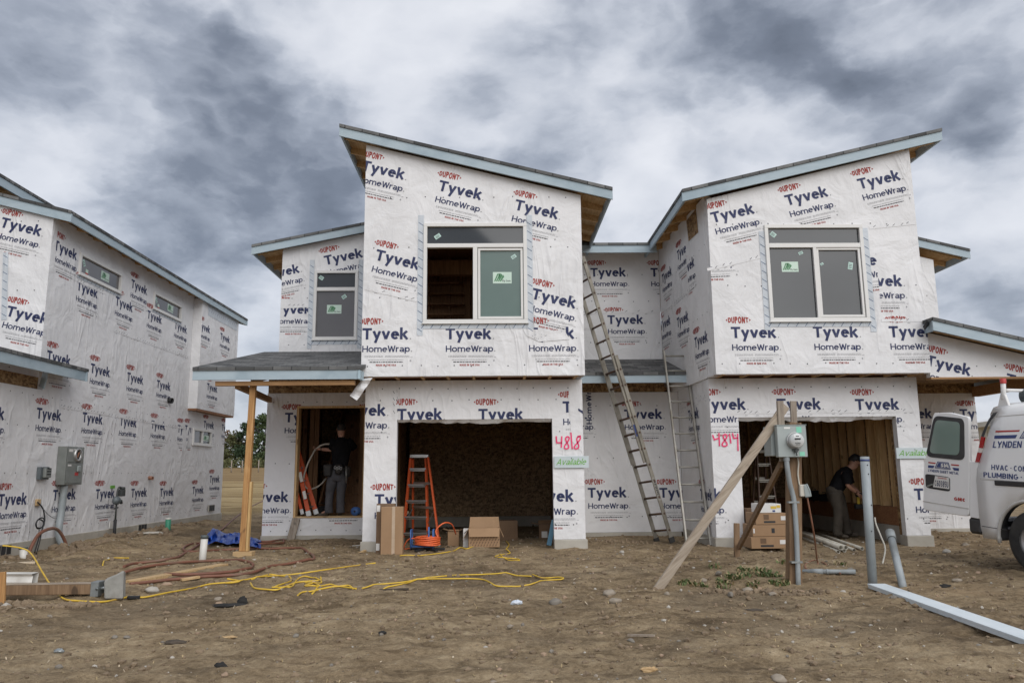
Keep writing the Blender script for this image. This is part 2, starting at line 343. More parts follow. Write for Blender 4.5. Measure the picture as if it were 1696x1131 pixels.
class MB:
    def __init__(s): s.v = []; s.f = []; s.m = []; s.sm = []
    def face(s, idx, m=0, smooth=False): s.f.append(tuple(idx)); s.m.append(m); s.sm.append(smooth)
    def poly(s, pts, m=0):
        n = len(s.v); s.v += [Vector(p) for p in pts]; s.face(range(n, n+len(pts)), m); return s
    def hexa(s, p, m=0):
        """8 corners: bottom ring 0-3 counterclockwise seen from above, top ring 4-7"""
        n = len(s.v); s.v += [Vector(q) for q in p]
        for q in ((3, 2, 1, 0), (4, 5, 6, 7), (0, 1, 5, 4), (1, 2, 6, 5), (2, 3, 7, 6), (3, 0, 4, 7)): s.face([n+i for i in q], m)
        return s
    def box(s, a, b, m=0):
        x0, x1 = sorted((a[0], b[0])); y0, y1 = sorted((a[1], b[1])); z0, z1 = sorted((a[2], b[2]))
        return s.hexa([(x0, y0, z0), (x1, y0, z0), (x1, y1, z0), (x0, y1, z0), (x0, y0, z1), (x1, y0, z1), (x1, y1, z1), (x0, y1, z1)], m)
    def bar(s, a, b, wd, ht, m=0, up=None):
        """rectangular bar from a to b; ht measured along up (default near vertical)"""
        a, b = Vector(a), Vector(b); d = (b-a).normalized()
        up = Vector(up) if up is not None else (Vector((0, 0, 1)) if abs(d.z) < .95 else Vector((0, 1, 0)))
        u = d.cross(up).normalized(); v = u.cross(d).normalized()
        r = [(-wd/2, -ht/2), (wd/2, -ht/2), (wd/2, ht/2), (-wd/2, ht/2)]
        n = len(s.v)
        for p in (a, b): s.v += [p+u*x+v*y for x, y in r]
        for q in ((3, 2, 1, 0), (4, 5, 6, 7), (0, 1, 5, 4), (1, 2, 6, 5), (2, 3, 7, 6), (3, 0, 4, 7)): s.face([n+i for i in q], m)
        return s
    def tube(s, pts, r, m=0, seg=10, caps=True, closed=False):
        pts = [Vector(p) for p in pts]; n0 = len(s.v); N = len(pts)
        rs = r if isinstance(r, (list, tuple)) else [r]*N
        u = None
        for i, p in enumerate(pts):
            if closed: t = pts[(i+1) % N]-pts[i-1]
            else: t = (pts[min(i+1, N-1)]-pts[max(i-1, 0)])
            t = t.normalized() if t.length > 1e-9 else Vector((0, 0, 1))
            if u is None: u, v = frame_from(t)
            else:
                u = (u - t*u.dot(t)); u = u.normalized() if u.length > 1e-6 else frame_from(t)[0]; v = t.cross(u)
            s.v += [p+(u*math.cos(2*PI*k/seg)+v*math.sin(2*PI*k/seg))*rs[i] for k in range(seg)]
        for i in range(N if closed else N-1):
            a = n0+i*seg; b = n0+((i+1) % N)*seg
            for k in range(seg): s.face((a+k, a+(k+1) % seg, b+(k+1) % seg, b+k), m, True)
        if caps and not closed:
            s.face([n0+k for k in reversed(range(seg))], m); s.face([n0+(N-1)*seg+k for k in range(seg)], m)
        return s
    def pipe(s, a, b, ro, ri, m=0, seg=16):
        """hollow straight pipe"""
        a, b = Vector(a), Vector(b); u, v = frame_from(b-a); n = len(s.v)
        for p, r in ((a, ro), (b, ro), (b, ri), (a, ri)):
            s.v += [p+(u*math.cos(2*PI*k/seg)+v*math.sin(2*PI*k/seg))*r for k in range(seg)]
        for i in range(4):
            for k in range(seg):
                A = n+i*seg; B = n+((i+1) % 4)*seg
                s.face((A+k, A+(k+1) % seg, B+(k+1) % seg, B+k), m, i in (0, 2))
        return s
    def prism(s, poly, ax, d, m=0):
        """polygon (3D points, planar) extruded by vector d"""
        d = Vector(d); P = [Vector(p) for p in poly]; n = len(s.v); k = len(P)
        s.v += P + [p+d for p in P]
        s.face(range(k), m); s.face([n for n in reversed(range(k, 2*k))], m)
        s.f[-2] = tuple(n+i for i in range(k)); s.f[-1] = tuple(n+i for i in reversed(range(k, 2*k)))
        for i in range(k): s.face((n+(i+1) % k, n+i, n+k+i, n+k+(i+1) % k), m)
        return s
    def lathe(s, prof, base, axis=(0, 0, 1), m=0, seg=20, smooth=True):
        ax = Vector(axis).normalized(); u, v = frame_from(ax); base = Vector(base); n = len(s.v)
        for r, h in prof: s.v += [base+ax*h+(u*math.cos(2*PI*k/seg)+v*math.sin(2*PI*k/seg))*max(r, 1e-4) for k in range(seg)]
        for i in range(len(prof)-1):
            for k in range(seg): s.face((n+i*seg+k, n+i*seg+(k+1) % seg, n+(i+1)*seg+(k+1) % seg, n+(i+1)*seg+k), m, smooth)
        return s
    def add(s, other, mat=None):
        n = len(s.v); s.v += [(mat @ v) if mat else v for v in other.v]
        for f, m, sm in zip(other.f, other.m, other.sm): s.f.append(tuple(n+i for i in f)); s.m.append(m); s.sm.append(sm)
        return s
    def build(s, name, mats, parent=None, bevel=0.0, loc=None):
        off = ROOT[parent.name] if parent is not None else (Vector(loc) if loc is not None else Vector((0, 0, 0)))
        me = bpy.data.meshes.new(name)
        me.from_pydata([tuple(Vector(v)-off) for v in s.v], [], s.f)
        for mn in ([mats] if isinstance(mats, str) else mats): me.materials.append(MATS[mn])
        me.polygons.foreach_set('material_index', s.m); me.polygons.foreach_set('use_smooth', s.sm)
        me.validate(); 
        bm = bmesh.new(); bm.from_mesh(me)
        bmesh.ops.recalc_face_normals(bm, faces=bm.faces) if not getattr(s, 'keepn', False) else None
        if bevel:
            es = [e for e in bm.edges if len(e.link_faces) == 2 and e.calc_face_angle(0) > .7]
            bmesh.ops.bevel(bm, geom=es, offset=bevel, segments=1, affect='EDGES', clamp_overlap=True)
        bm.to_mesh(me); bm.free(); me.update()
        o = link_obj(name, me, parent)
        if parent is None and loc is not None: o.location = loc
        return o
def copy_tree(o, parent=None):
    c = o.copy(); COL.objects.link(c); c.parent = parent
    ROOT[c.name] = ROOT.get(o.name, Vector())
    for ch in list(o.children): copy_tree(ch, c)
    return c
def smooth_path(pts, n=8):
    """Catmull-Rom through points"""
    P = [Vector(p) for p in pts]; out_ = []
    for i in range(len(P)-1):
        a = P[max(i-1, 0)]; b = P[i]; c = P[i+1]; d = P[min(i+2, len(P)-1)]
        for k in range(n):
            t = k/n
            out_.append(.5*((2*b)+(c-a)*t+(2*a-5*b+4*c-d)*t*t+(3*b-a-3*c+d)*t**3))
    out_.append(P[-1]); return out_

# ------------------------------------------------------------------ stroke lettering
def arc(cx, cy, rx, ry, a0, a1, n=8):
    return [(cx+rx*math.cos(R(a0+(a1-a0)*i/n)), cy+ry*math.sin(R(a0+(a1-a0)*i/n))) for i in range(n+1)]
def glyph(c, t):
    h = t/2; x = .74; E = lambda cx, cy, rx, ry, n=14: arc(cx, cy, rx, ry, 0, 360, n)
    if c == 'T': w = .70; return w, [[(0, 1-h), (w, 1-h)], [(w/2, 1-t), (w/2, 0)]]
    if c == 'D': w = .66; return w, [[(h, 0), (h, 1)], [(h, 1-h)]+arc(w-h-.26, .5, .26, .5-h, 90, -90)+[(h, h)]]
    if c == 'U': w = .66; return w, [[(h, 1)]+arc(w/2, .32, w/2-h, .32-h, 180, 360)+[(w-h, 1)]]
    if c == 'P': w = .62; return w, [[(h, 0), (h, 1)], [(h, 1-h)]+arc(w-h-.22, .71, .22, .29-h, 90, -90)+[(h, .42+h)]]
    if c == 'R': w = .66; return w, glyph('P', t)[1]+[[(w*.45, .46), (w-h*.8, 0)]]
    if c == 'B': w = .64; return w, [[(h, 0), (h, 1)], [(h, 1-h)]+arc(w-h-.2, .75-h/2, .18, .25-h/2, 90, -90)+[(h, .5)], arc(w-h-.2, .25+h/2, .2, .25-h/2, 90, -90)+[(h, h)]]
    if c == 'O': w = .78; return w, [E(w/2, .5, w/2-h, .5-h)]
    if c == 'C': w = .68; return w, [arc(w/2+.02, .5, w/2-h, .5-h, 48, 312, 12)]
    if c == 'G': w = .74; return w, [arc(w/2, .5, w/2-h, .5-h, 48, 335, 12)+[(w-h, .46), (w*.55, .46)]]
    if c == 'N': w = .70; return w, [[(h, 0), (h, 1)], [(h, 1), (w-h, 0)], [(w-h, 0), (w-h, 1)]]
    if c == 'M': w = .84; return w, [[(h, 0), (h, 1)], [(h, 1), (w/2, .22)], [(w/2, .22), (w-h, 1)], [(w-h, 1), (w-h, 0)]]
    if c == 'A': w = .74; return w, [[(h*.8, 0), (w/2, 1-h*.4)], [(w-h*.8, 0), (w/2, 1-h*.4)], [(w*.24, .30), (w*.76, .30)]]
    if c == 'E': w = .54; return w, [[(h, 0), (h, 1)], [(h, 1-h), (w, 1-h)], [(h, .5), (w*.9, .5)], [(h, h), (w, h)]]
    if c == 'F': w = .52; return w, [[(h, 0), (h, 1)], [(h, 1-h), (w, 1-h)], [(h, .5), (w*.9, .5)]]
    if c == 'H': w = .70; return w, [[(h, 0), (h, 1)], [(w-h, 0), (w-h, 1)], [(t, .5), (w-t, .5)]]
    if c == 'I': w = t; return w, [[(h, 0), (h, 1)]]
    if c == 'L': w = .52; return w, [[(h, 0), (h, 1)], [(t, h), (w, h)]]
    if c == 'S': w = .60; r = w/2-h; q = (.5-h)/2; return w, [arc(w/2, .5+q, r, q, 30, 270, 9)+arc(w/2, .5-q, r, q, 90, -150, 9)[1:]]
    if c == 'V': w = .70; return w, [[(h*.8, 1), (w/2, h*.4)], [(w-h*.8, 1), (w/2, h*.4)]]
    if c == 'W': w = .94; return w, [[(h*.8, 1), (w*.28, 0)], [(w*.28, 0), (w/2, .92)], [(w/2, .92), (w*.72, 0)], [(w*.72, 0), (w-h*.8, 1)]]
    if c == 'Y': w = .70; return w, [[(h*.8, 1), (w/2, .42)], [(w-h*.8, 1), (w/2, .42)], [(w/2, .46), (w/2, 0)]]
    if c == 'y': w = .62; return w, [[(h*.85, x), (.335, .05)], [(w-h*.85, x), (.20, -.30)]]
    if c == 'v': w = .62; return w, [[(h*.85, x), (w/2, h*.3)], [(w-h*.85, x), (w/2, h*.3)]]
    if c == 'e': w = .62; return w, [[(t*.8, .40), (w-h, .40)]+arc(w/2, x/2, w/2-h, x/2-h, 8, 318, 12)[0:]]
    if c == 'k': w = .62; return w, [[(h, 0), (h, 1.06)], [(w-h*1.1, x), (t*.9, .36)], [(t*1.25, .44), (w-h*.8, 0)]]
    if c == 'o': w = .66; return w, [E(w/2, x/2, w/2-h, x/2-h)]
    if c == 'm': w = .94; a = (w-t)/4; return w, [[(h, 0), (h, x)], arc(h+a, x-a-h, a, a, 170, 0, 6)+[(h+2*a, 0)], arc(h+3*a, x-a-h, a, a, 170, 0, 6)+[(w-h, 0)]]
    if c == 'n': w = .60; a = (w-t)/2; return w, [[(h, 0), (h, x)], arc(h+a, x-a-h, a, a, 170, 0, 6)+[(w-h, 0)]]
    if c == 'h': w = .60; a = (w-t)/2; return w, [[(h, 0), (h, 1.03)], arc(h+a, x-a-h, a, a, 170, 0, 6)+[(w-h, 0)]]
    if c == 'r': w = .40; return w, [[(h, 0), (h, x)], arc(h+.24, x-.24-h, .24, .24, 172, 78, 5)]
    if c == 'a': w = .58; return w, [arc(w/2-.02, x-.24-h+.0, w/2-h-.0, .24, 140, 0, 6)+[(w-h, 0)], arc(w/2-.03, .22, w/2-h-.03, .22-h, 0, 360, 10)]
    if c == 'p': w = .64; return w, [[(h, -.28), (h, x)], E(w/2+.02, x/2, w/2-h-.02, x/2-h)]
    if c == 'b': w = .64; return w, [[(h, 0), (h, 1.03)], E(w/2+.02, x/2, w/2-h-.02, x/2-h)]
    if c == 'd': w = .64; return w, [[(w-h, 0), (w-h, 1.03)], E(w/2-.02, x/2, w/2-h-.02, x/2-h)]
    if c == 'i': w = t; return w, [[(h, 0), (h, x)], [(h, x+.10), (h, x+.10+t)]]
    if c == 'l': w = t; return w, [[(h, 0), (h, 1.03)]]
    if c == 'g': w = .62; return w, [E(w/2-.02, x/2, w/2-h-.02, x/2-h), [(w-h, x), (w-h, -.1)]+arc(w/2, -.1, w/2-h, .2, 0, -140, 6)]
    if c == 'u': w = .60; a = (w-t)/2; return w, [[(h, x)]+arc(h+a, a+h, a, a, 180, 360, 6)+[(w-h, x)]]
    if c == 't': w = .40; return w, [[(w*.45, .98), (w*.45, h), (w, h)], [(0, x-h), (w, x-h)]]
    if c == 's': w = .50; r = w/2-h; q = (x/2-h)/2; return w, [arc(w/2, x/2+q, r, q, 30, 270, 7)+arc(w/2, x/2-q, r, q, 90, -150, 7)[1:]]
    if c == '0': w = .60; return w, [E(w/2, .5, w/2-h, .5-h)]
    if c == '1': w = .36; return w, [[(.02, .78), (w-h, 1)], [(w-h, 1), (w-h, 0)]]
    if c == '3': w = .58; r = w/2-h; q = (.5-h)/2; return w, [arc(w/2, .5+q, r, q, 140, -90, 8)+arc(w/2, .5-q, r, q, 90, -140, 8)[1:]]
    if c == '4': w = .62; return w, [[(w*.7, 0), (w*.7, 1)], [(w*.7, 1), (h, .3)], [(h, .28), (w, .28)]]
    if c == '5': w = .58; return w, [[(w-.04, 1-h), (.12, 1-h), (.08, .52)]+arc(w/2-.02, .33, w/2-h, .33-h, 130, -140, 8)]
    if c == '6': w = .60; return w, [E(w/2, .3, w/2-h, .3-h), [(h, .3)]+arc(w/2+.04, .5, w/2-h+.02, .5-h, 180, 60, 6)]
    if c == '8': w = .60; return w, [E(w/2, .74, w/2-h-.02, .26-h*.8, 10), E(w/2, .26, w/2-h, .27-h*.8, 10)]
    if c in '.·': w = t*1.2; y0 = .5 if c == '·' else h; return w, [[(w/2-t*.55, y0), (w/2+t*.55, y0)]]
    if c == '-': w = .4; return w, [[(.05, .4), (w-.05, .4)]]
    return .32, []
def ribbon(pts, t, z=0.0):
    """mitred strip along a polyline -> list of quads (2D points)"""
    P = [Vector(p) for p in pts]; N = len(P)
    closed = (P[0]-P[-1]).length < 1e-6 and N > 3
    L, Q = [], []
    for i in range(N):
        a = (P[i]-P[i-1]) if i > 0 else ((P[0]-P[-2]) if closed else None)
        b = (P[i+1]-P[i]) if i < N-1 else ((P[1]-P[0]) if closed else None)
        a = a.normalized() if a is not None else b.normalized(); b = b.normalized() if b is not None else a
        n1 = Vector((-a.y, a.x)); n2 = Vector((-b.y, b.x)); n = n1+n2
        n = n.normalized() if n.length > 1e-6 else n1
        k = min(1/max(n.dot(n1), .35), 2.2)*t/2
        L.append(P[i]+n*k); Q.append(P[i]-n*k)
    return [(L[i], Q[i], Q[i+1], L[i+1]) for i in range(N-1)]
def text_quads(s, t, track=.12, space=.34, shear=0.0, hfun=None):
    """text with cap height 1 -> list of quads and total width"""
    x = 0.0; out_ = []; k = 0
    for ch in s:
        if ch == ' ': x += space; continue
        wd, st = glyph(ch, t)
        for pl in st:
            for q in ribbon(pl, t): out_.append(([Vector((p.x+x+shear*p.y, p.y)) for p in q], k % 5))
            k += 1
        x += wd+track
    return out_, x-track
def place_text(s, x0, y0, wid, hgt, t, mat, track=.12, **kw):
    """-> list of (points2d, material, layer) scaled so that the text spans wid and cap height is hgt"""
    q, wd = text_quads(s, t, track, **kw); sx = wid/wd if wid else hgt
    return [([Vector((x0+p.x*sx, y0+p.y*hgt)) for p in pts], mat, k) for pts, k in q]
# one repeat of the printing on the wrap; unit = width of the big word, origin = its lower left corner
def wrap_print():
    P = place_text('Tyvek', 0, 0, 1.0, .25, .195, 1, .05)
    P += place_text('HomeWrap', 0.005, -.277, 1.03, .139, .148, 1, .055)
    for (x0, y0, r) in ((1.045, .012, .016), (1.07, -.262, .016)):
        P.append(([Vector((x0+r*math.cos(a), y0+r*math.sin(a))) for a in [i*PI/3 for i in range(6)]], 3, 0))
    D = place_text('DUPONT', -.052, 0, .455, .1, .22, 2, .10)
    for pts, m, k in D:      # lens-shaped lettering: tall in the middle, short at both ends
        for p in pts:
            e = ((p.x-.175)/.22); s_ = 1.55-.50*e*e; p.y = .402+(p.y-.05)*s_
        P.append((pts, m, k))
    P.append(([Vector((-.105, .402)), Vector((-.07, .430)), Vector((-.07, .374))], 2, 0)); P.append(([Vector((.455, .402)), Vector((.42, .374)), Vector((.42, .430))], 2, 0))
    P += place_text('MADE IN THE USA', .31, -.585, .43, .042, .2, 2, .14)
    def dashes(x0, x1, y, hh, m, gap=.010, lo=.018, hi=.06, seed=0):
        rr = random.Random(seed); x = x0
        while x < x1:
            l = min(rr.uniform(lo, hi), x1-x)
            P.append(([Vector((x, y)), Vector((x+l, y)), Vector((x+l, y+hh)), Vector((x, y+hh))], m, 0)); x += l+gap
    dashes(.06, .46, -.368, .009, 3, seed=1); dashes(.50, 1.03, -.368, .009, 3, seed=2); dashes(.06, .46, -.392, .009, 3, seed=3); dashes(.50, 1.03, -.392, .009, 3, seed=4)
    dashes(.14, .90, -.455, .011, 3, seed=5); dashes(.17, .89, -.508, .020, 4, .012, .02, .07, seed=6)
    for pts in ([(1.05, -.40), (1.10, -.40), (1.10, -.392), (1.05, -.392)], [(1.03, -.47), (1.05, -.445), (1.07, -.47), (1.05, -.495)]):
        P.append(([Vector(p) for p in pts], 3, 0))
    return P
WRAP_PRINT = wrap_print()
PW = .772   # real width of the big word, metres

def clip_half(poly, n, d):
    """keep the part of a convex polygon where p.n <= d"""
    out_ = []; N = len(poly)
    for i in range(N):
        a, b = poly[i], poly[(i+1) % N]; fa, fb = a.dot(n)-d, b.dot(n)-d
        if fa <= 0: out_.append(a)
        if (fa < 0 < fb) or (fb < 0 < fa): out_.append(a+(b-a)*(fa/(fa-fb)))
    return out_ if len(out_) > 2 else []
def halfplanes(conv):
    """outward half planes of a counterclockwise convex polygon"""
    H_ = []
    for i in range(len(conv)):
        a, b = Vector(conv[i]), Vector(conv[(i+1) % len(conv)]); e = b-a; n = Vector((e.y, -e.x)).normalized(); H_.append((n, n.dot(a)))
    return H_
def ccw(poly):
    s = sum(poly[i][0]*poly[(i+1) % len(poly)][1]-poly[(i+1) % len(poly)][0]*poly[i][1] for i in range(len(poly)))
    return list(poly) if s > 0 else list(reversed(poly))
def clip_in(poly, conv):
    for n, d in halfplanes(conv):
        poly = clip_half(poly, n, d)
        if not poly: return []
    return poly
def clip_out(polys, conv):
    H_ = halfplanes(conv); res = []
    for p in polys:
        rest = p
        for n, d in H_:
            o = clip_half(rest, -n, -d)
            if o: res.append(o)
            rest = clip_half(rest, n, d)
            if not rest: break
    return res
class Wall:
    """a wrapped wall in a vertical plane, seen from the side its normal points to"""
    MATL = ['wrap', 'wrap_navy', 'wrap_red', 'wrap_grey', 'wrap_black', 'osb', 'tape', 'tape_ink', 'wrap_pink', 'wrap_pinkmist', 'stud']
    def __init__(s, O, U):
        s.O = Vector(O); s.U = Vector(U).normalized(); s.V = Vector((0, 0, 1)); s.N = s.U.cross(s.V)
        s.extra = []; s.holes = []
    def px(s, x, y):
        d = ray(x, y); t = (s.O-CAM).dot(s.N)/d.dot(s.N); p = CAM+d*t-s.O
        return Vector((p.dot(s.U), p.z))
    def P(s, u, v, off=0.0): return s.O+s.U*u+s.V*v+s.N*off
    def shape(s, outer, holes=()):
        s.outer = ccw([Vector(p) for p in outer]); s.holes = [ccw([Vector(p) for p in h]) for h in holes]; return s
    def put(s, polys, off=.003, region=None, cut=True):
        """polys: (points2d, material, layer); clipped to the wall (or a region) and away from its openings"""
        if region is None: region = getattr(s, 'regions', None) or s.outer
        regs = region if isinstance(region[0], list) else [region]
        for pts, m, k in polys:
            pl = ccw(pts)
            for rg in regs:
                q = clip_in(pl, rg)
                if not q: continue
                qs = [q]
                if cut:
                    for h in s.holes: qs = clip_out(qs, h)
                for q2 in qs: s.extra.append((q2, m, off+.0004*k))
    def printing(s, x, y, ang=0.0, size=1.0, region=None, off=.003, uv=None):
        o = uv if uv is not None else s.px(x, y)
        ca, sa = math.cos(R(ang)), math.sin(R(ang)); k = PW*size
        s.put([([Vector((o.x+k*(p.x*ca-p.y*sa), o.y+k*(p.x*sa+p.y*ca))) for p in pts], m, l) for pts, m, l in WRAP_PRINT], off, region)
    def rect(s, u0, v0, u1, v1): return [Vector((u0, v0)), Vector((u1, v0)), Vector((u1, v1)), Vector((u0, v1))]
    def patch(s, pts, m=0, off=.006): s.extra.append((ccw([Vector(p) for p in pts]), m, off))
    def tape_strip(s, a, b, wd=.10, off=.007, region=None):
        """flashing tape with its slanted printed marks"""
        a, b = Vector(a), Vector(b); d = (b-a).normalized(); n = Vector((-d.y, d.x)); L = (b-a).length
        s.patch([a-n*wd/2, b-n*wd/2, b+n*wd/2, a+n*wd/2], 6, off)
        k = .09
        while k < L-.05:
            c = a+d*k; e = (d*.55+n*.8).normalized()
            s.patch([c-e*.045-d*.006, c-e*.045+d*.006, c+e*.05+d*.006, c+e*.05-d*.006], 7, off+.002); k += .155
    def seam(s, a, b, n_marks=True):
        """lapped edge of a sheet: a thin raised lip with the small slanted marks printed along it"""
        a, b = Vector(a), Vector(b); d = (b-a).normalized(); n = Vector((-d.y, d.x)); L = (b-a).length
        s.patch([a, b, b+n*.05, a+n*.05], 0, .005)
        k = random.uniform(.05, .2)
        while k < L-.1:
            c = a+d*k+n*random.uniform(.02, .035)
            if random.random() < .8: s.put([([c, c+d*.045+n*.030, c+d*.053+n*.026, c+d*.008-n*.004], 4, 0)], .0062)
            if random.random() < .3: s.put([([c+d*.02-n*.05, c+d*.07-n*.045, c+d*.07-n*.037, c+d*.02-n*.042], 3, 0)], .003)
            k += random.uniform(.09, .16)
    def staples(s, rows, step=.30):
        for v in rows:
            us = [p.x for p in s.outer]; u = min(us)+random.uniform(.1, .3)
            while u < max(us)-.05:
                c = Vector((u, v+random.uniform(-.01, .01))); r = .009
                s.put([([c+Vector((-r, -r)), c+Vector((r, -r)), c+Vector((r, r)), c+Vector((-r, r))], 4, 0)], .0035)
                u += step*random.uniform(.9, 1.1)
    def build(s, name, parent, thick=.15, inner='osb', label=None):
        mb = MB(); loops = [s.outer]+s.holes; flat = [p for l in loops for p in l]
        tris = tessellate_polygon([[Vector((p.x, p.y, 0)) for p in l] for l in loops])
        n = len(mb.v); mb.v += [s.P(p.x, p.y) for p in flat]
        for t in tris:
            a, b, c = (flat[i] for i in t)
            if (b-a).cross(c-a) < 0: t = (t[0], t[2], t[1])
            mb.face([n+i for i in t], 0)
        n2 = len(mb.v); mb.v += [s.P(p.x, p.y, -thick) for p in flat]
        for t in tris:
            a, b, c = (flat[i] for i in t)
            if (b-a).cross(c-a) > 0: t = (t[0], t[2], t[1])
            mb.face([n2+i for i in t], 5)
        k = 0
        for li, l in enumerate(loops):
            N = len(l)
            for i in range(N):
                j = (i+1) % N
                q = (n+k+j, n+k+i, n2+k+i, n2+k+j) if li == 0 else (n+k+i, n+k+j, n2+k+j, n2+k+i)
                mb.face(q, 0 if li == 0 else 10)
            k += N
        for q, m, off in s.extra:
            n3 = len(mb.v); mb.v += [s.P(p.x, p.y, off) for p in q]; mb.face(range(n3, n3+len(q)), m)
        mb.keepn = True
        ml = list(Wall.MATL); ml[5] = inner
        o = mb.build(name, ml, parent)
        if label: o['label'] = label
        return o

# ------------------------------------------------------------------ ground
def vnoise(x, y, seed=0):
    """vectorised gradient noise"""
    x = np.asarray(x, float); y = np.asarray(y, float)
    xi = np.floor(x).astype(np.int64); yi = np.floor(y).astype(np.int64); xf = x-xi; yf = y-yi
    def g(ix, iy):
        hsh = (ix*374761393+iy*668265263+seed*2246822519) & 0xffffffff
        hsh = ((hsh ^ (hsh >> 13))*1274126177) & 0xffffffff; hsh ^= hsh >> 16
        a = (hsh & 0xffff)/65536*2*np.pi; return np.cos(a), np.sin(a)
    def dt(ix, iy, dx, dy): gx, gy = g(ix, iy); return gx*dx+gy*dy
    u = xf**3*(xf*(xf*6-15)+10); v = yf**3*(yf*(yf*6-15)+10)
    a = dt(xi, yi, xf, yf); b = dt(xi+1, yi, xf-1, yf); c = dt(xi, yi+1, xf, yf-1); d = dt(xi+1, yi+1, xf-1, yf-1)
    return (a*(1-u)+b*u)*(1-v)+(c*(1-u)+d*u)*v
def sstep(a, b, x): t = np.clip((x-a)/(b-a), 0, 1); return t*t*(3-2*t)
def ground_h(x, y):
    x = np.asarray(x, float); y = np.asarray(y, float)
    h = .030*np.maximum(y-27, 0)*sstep(27, 60, y)
    h = np.minimum(h, 2.35+.004*np.maximum(y-110, 0))
    inside = sstep(13.55, 13.75, y)*(1-sstep(24, 25, y))*sstep(-2.4, -2.2, x)*(1-sstep(7.2, 7.5, x))
    amp = (1-.8*inside)*(1-sstep(26, 40, y)*.5)
    wx = x+.5*vnoise(x*.4, y*.4, 11); wy = y+.5*vnoise(x*.4+9, y*.4, 12)
    rid = lambda f, sd, ax=1.0: 1-2.2*np.abs(vnoise(wx*f*ax, wy*f, sd))
    h = h+amp*(.040*vnoise(x*.55, y*.55, 1)+.040*vnoise(x*1.3, y*1.5, 2)+.034*vnoise(wx*2.2, wy*4.2, 3)+.026*vnoise(wx*5, wy*8.5, 4)+.016*vnoise(wx*12, wy*17, 5)+.009*vnoise(x*27, y*34, 6)
              +.020*np.maximum(rid(1.1, 7, .6), 0)**2*sstep(-.1, .3, vnoise(x*.5, y*.5, 13))+.012*np.maximum(rid(3.1, 8), 0)**2)
    # spoil heap and trench beside the house on the left, banked soil along the walls, mound round the power post
    def blob(cx, cy, rx, ry, a): return a*np.exp(-(((x-cx)/rx)**2+((y-cy)/ry)**2))
    h = h+blob(-7.0, 17.0, .9, 2.6, .13)+blob(-7.3, 13.6, .35, 1.0, -.16)+blob(-6.75, 14.1, .3, .9, .13)+blob(-7.5, 19.5, .5, 2.0, .10)+blob(-7.2, 11.3, .7, .8, .08)
    h = h+blob(2.6, 15.3, 1.4, .4, .05)+blob(-3.4, 15.2, 1.3, .4, .04)+blob(1.9, 14.6, .8, .5, .04)+blob(3.6, 10.6, 1.2, .6, .05)+blob(-5.6, 9.6, .8, .35, .04)
    h = h+blob(8.7, 15.3, 1.2, .6, .05)
    return h
def gz(x, y): return float(ground_h(np.array([x]), np.array([y]))[0])
def on_ground(px, py, up=0.0):
    """point of the ground seen at a pixel"""
    p = atz(px, py, 0)
    for _ in range(4): p = atz(px, py, gz(p.x, p.y))
    return p+Vector((0, 0, up))
def axis_pts(lo, hi, step, outer, ratio):
    a = list(np.arange(lo, hi, step)); s_ = step
    v = hi
    while v < outer: a.append(v); s_ *= ratio; v += s_
    a.append(outer); s_ = step; v = lo; left = []
    while v > -outer: s_ *= ratio; v -= s_; left.append(max(v, -outer))
    return np.array(left[::-1]+a)
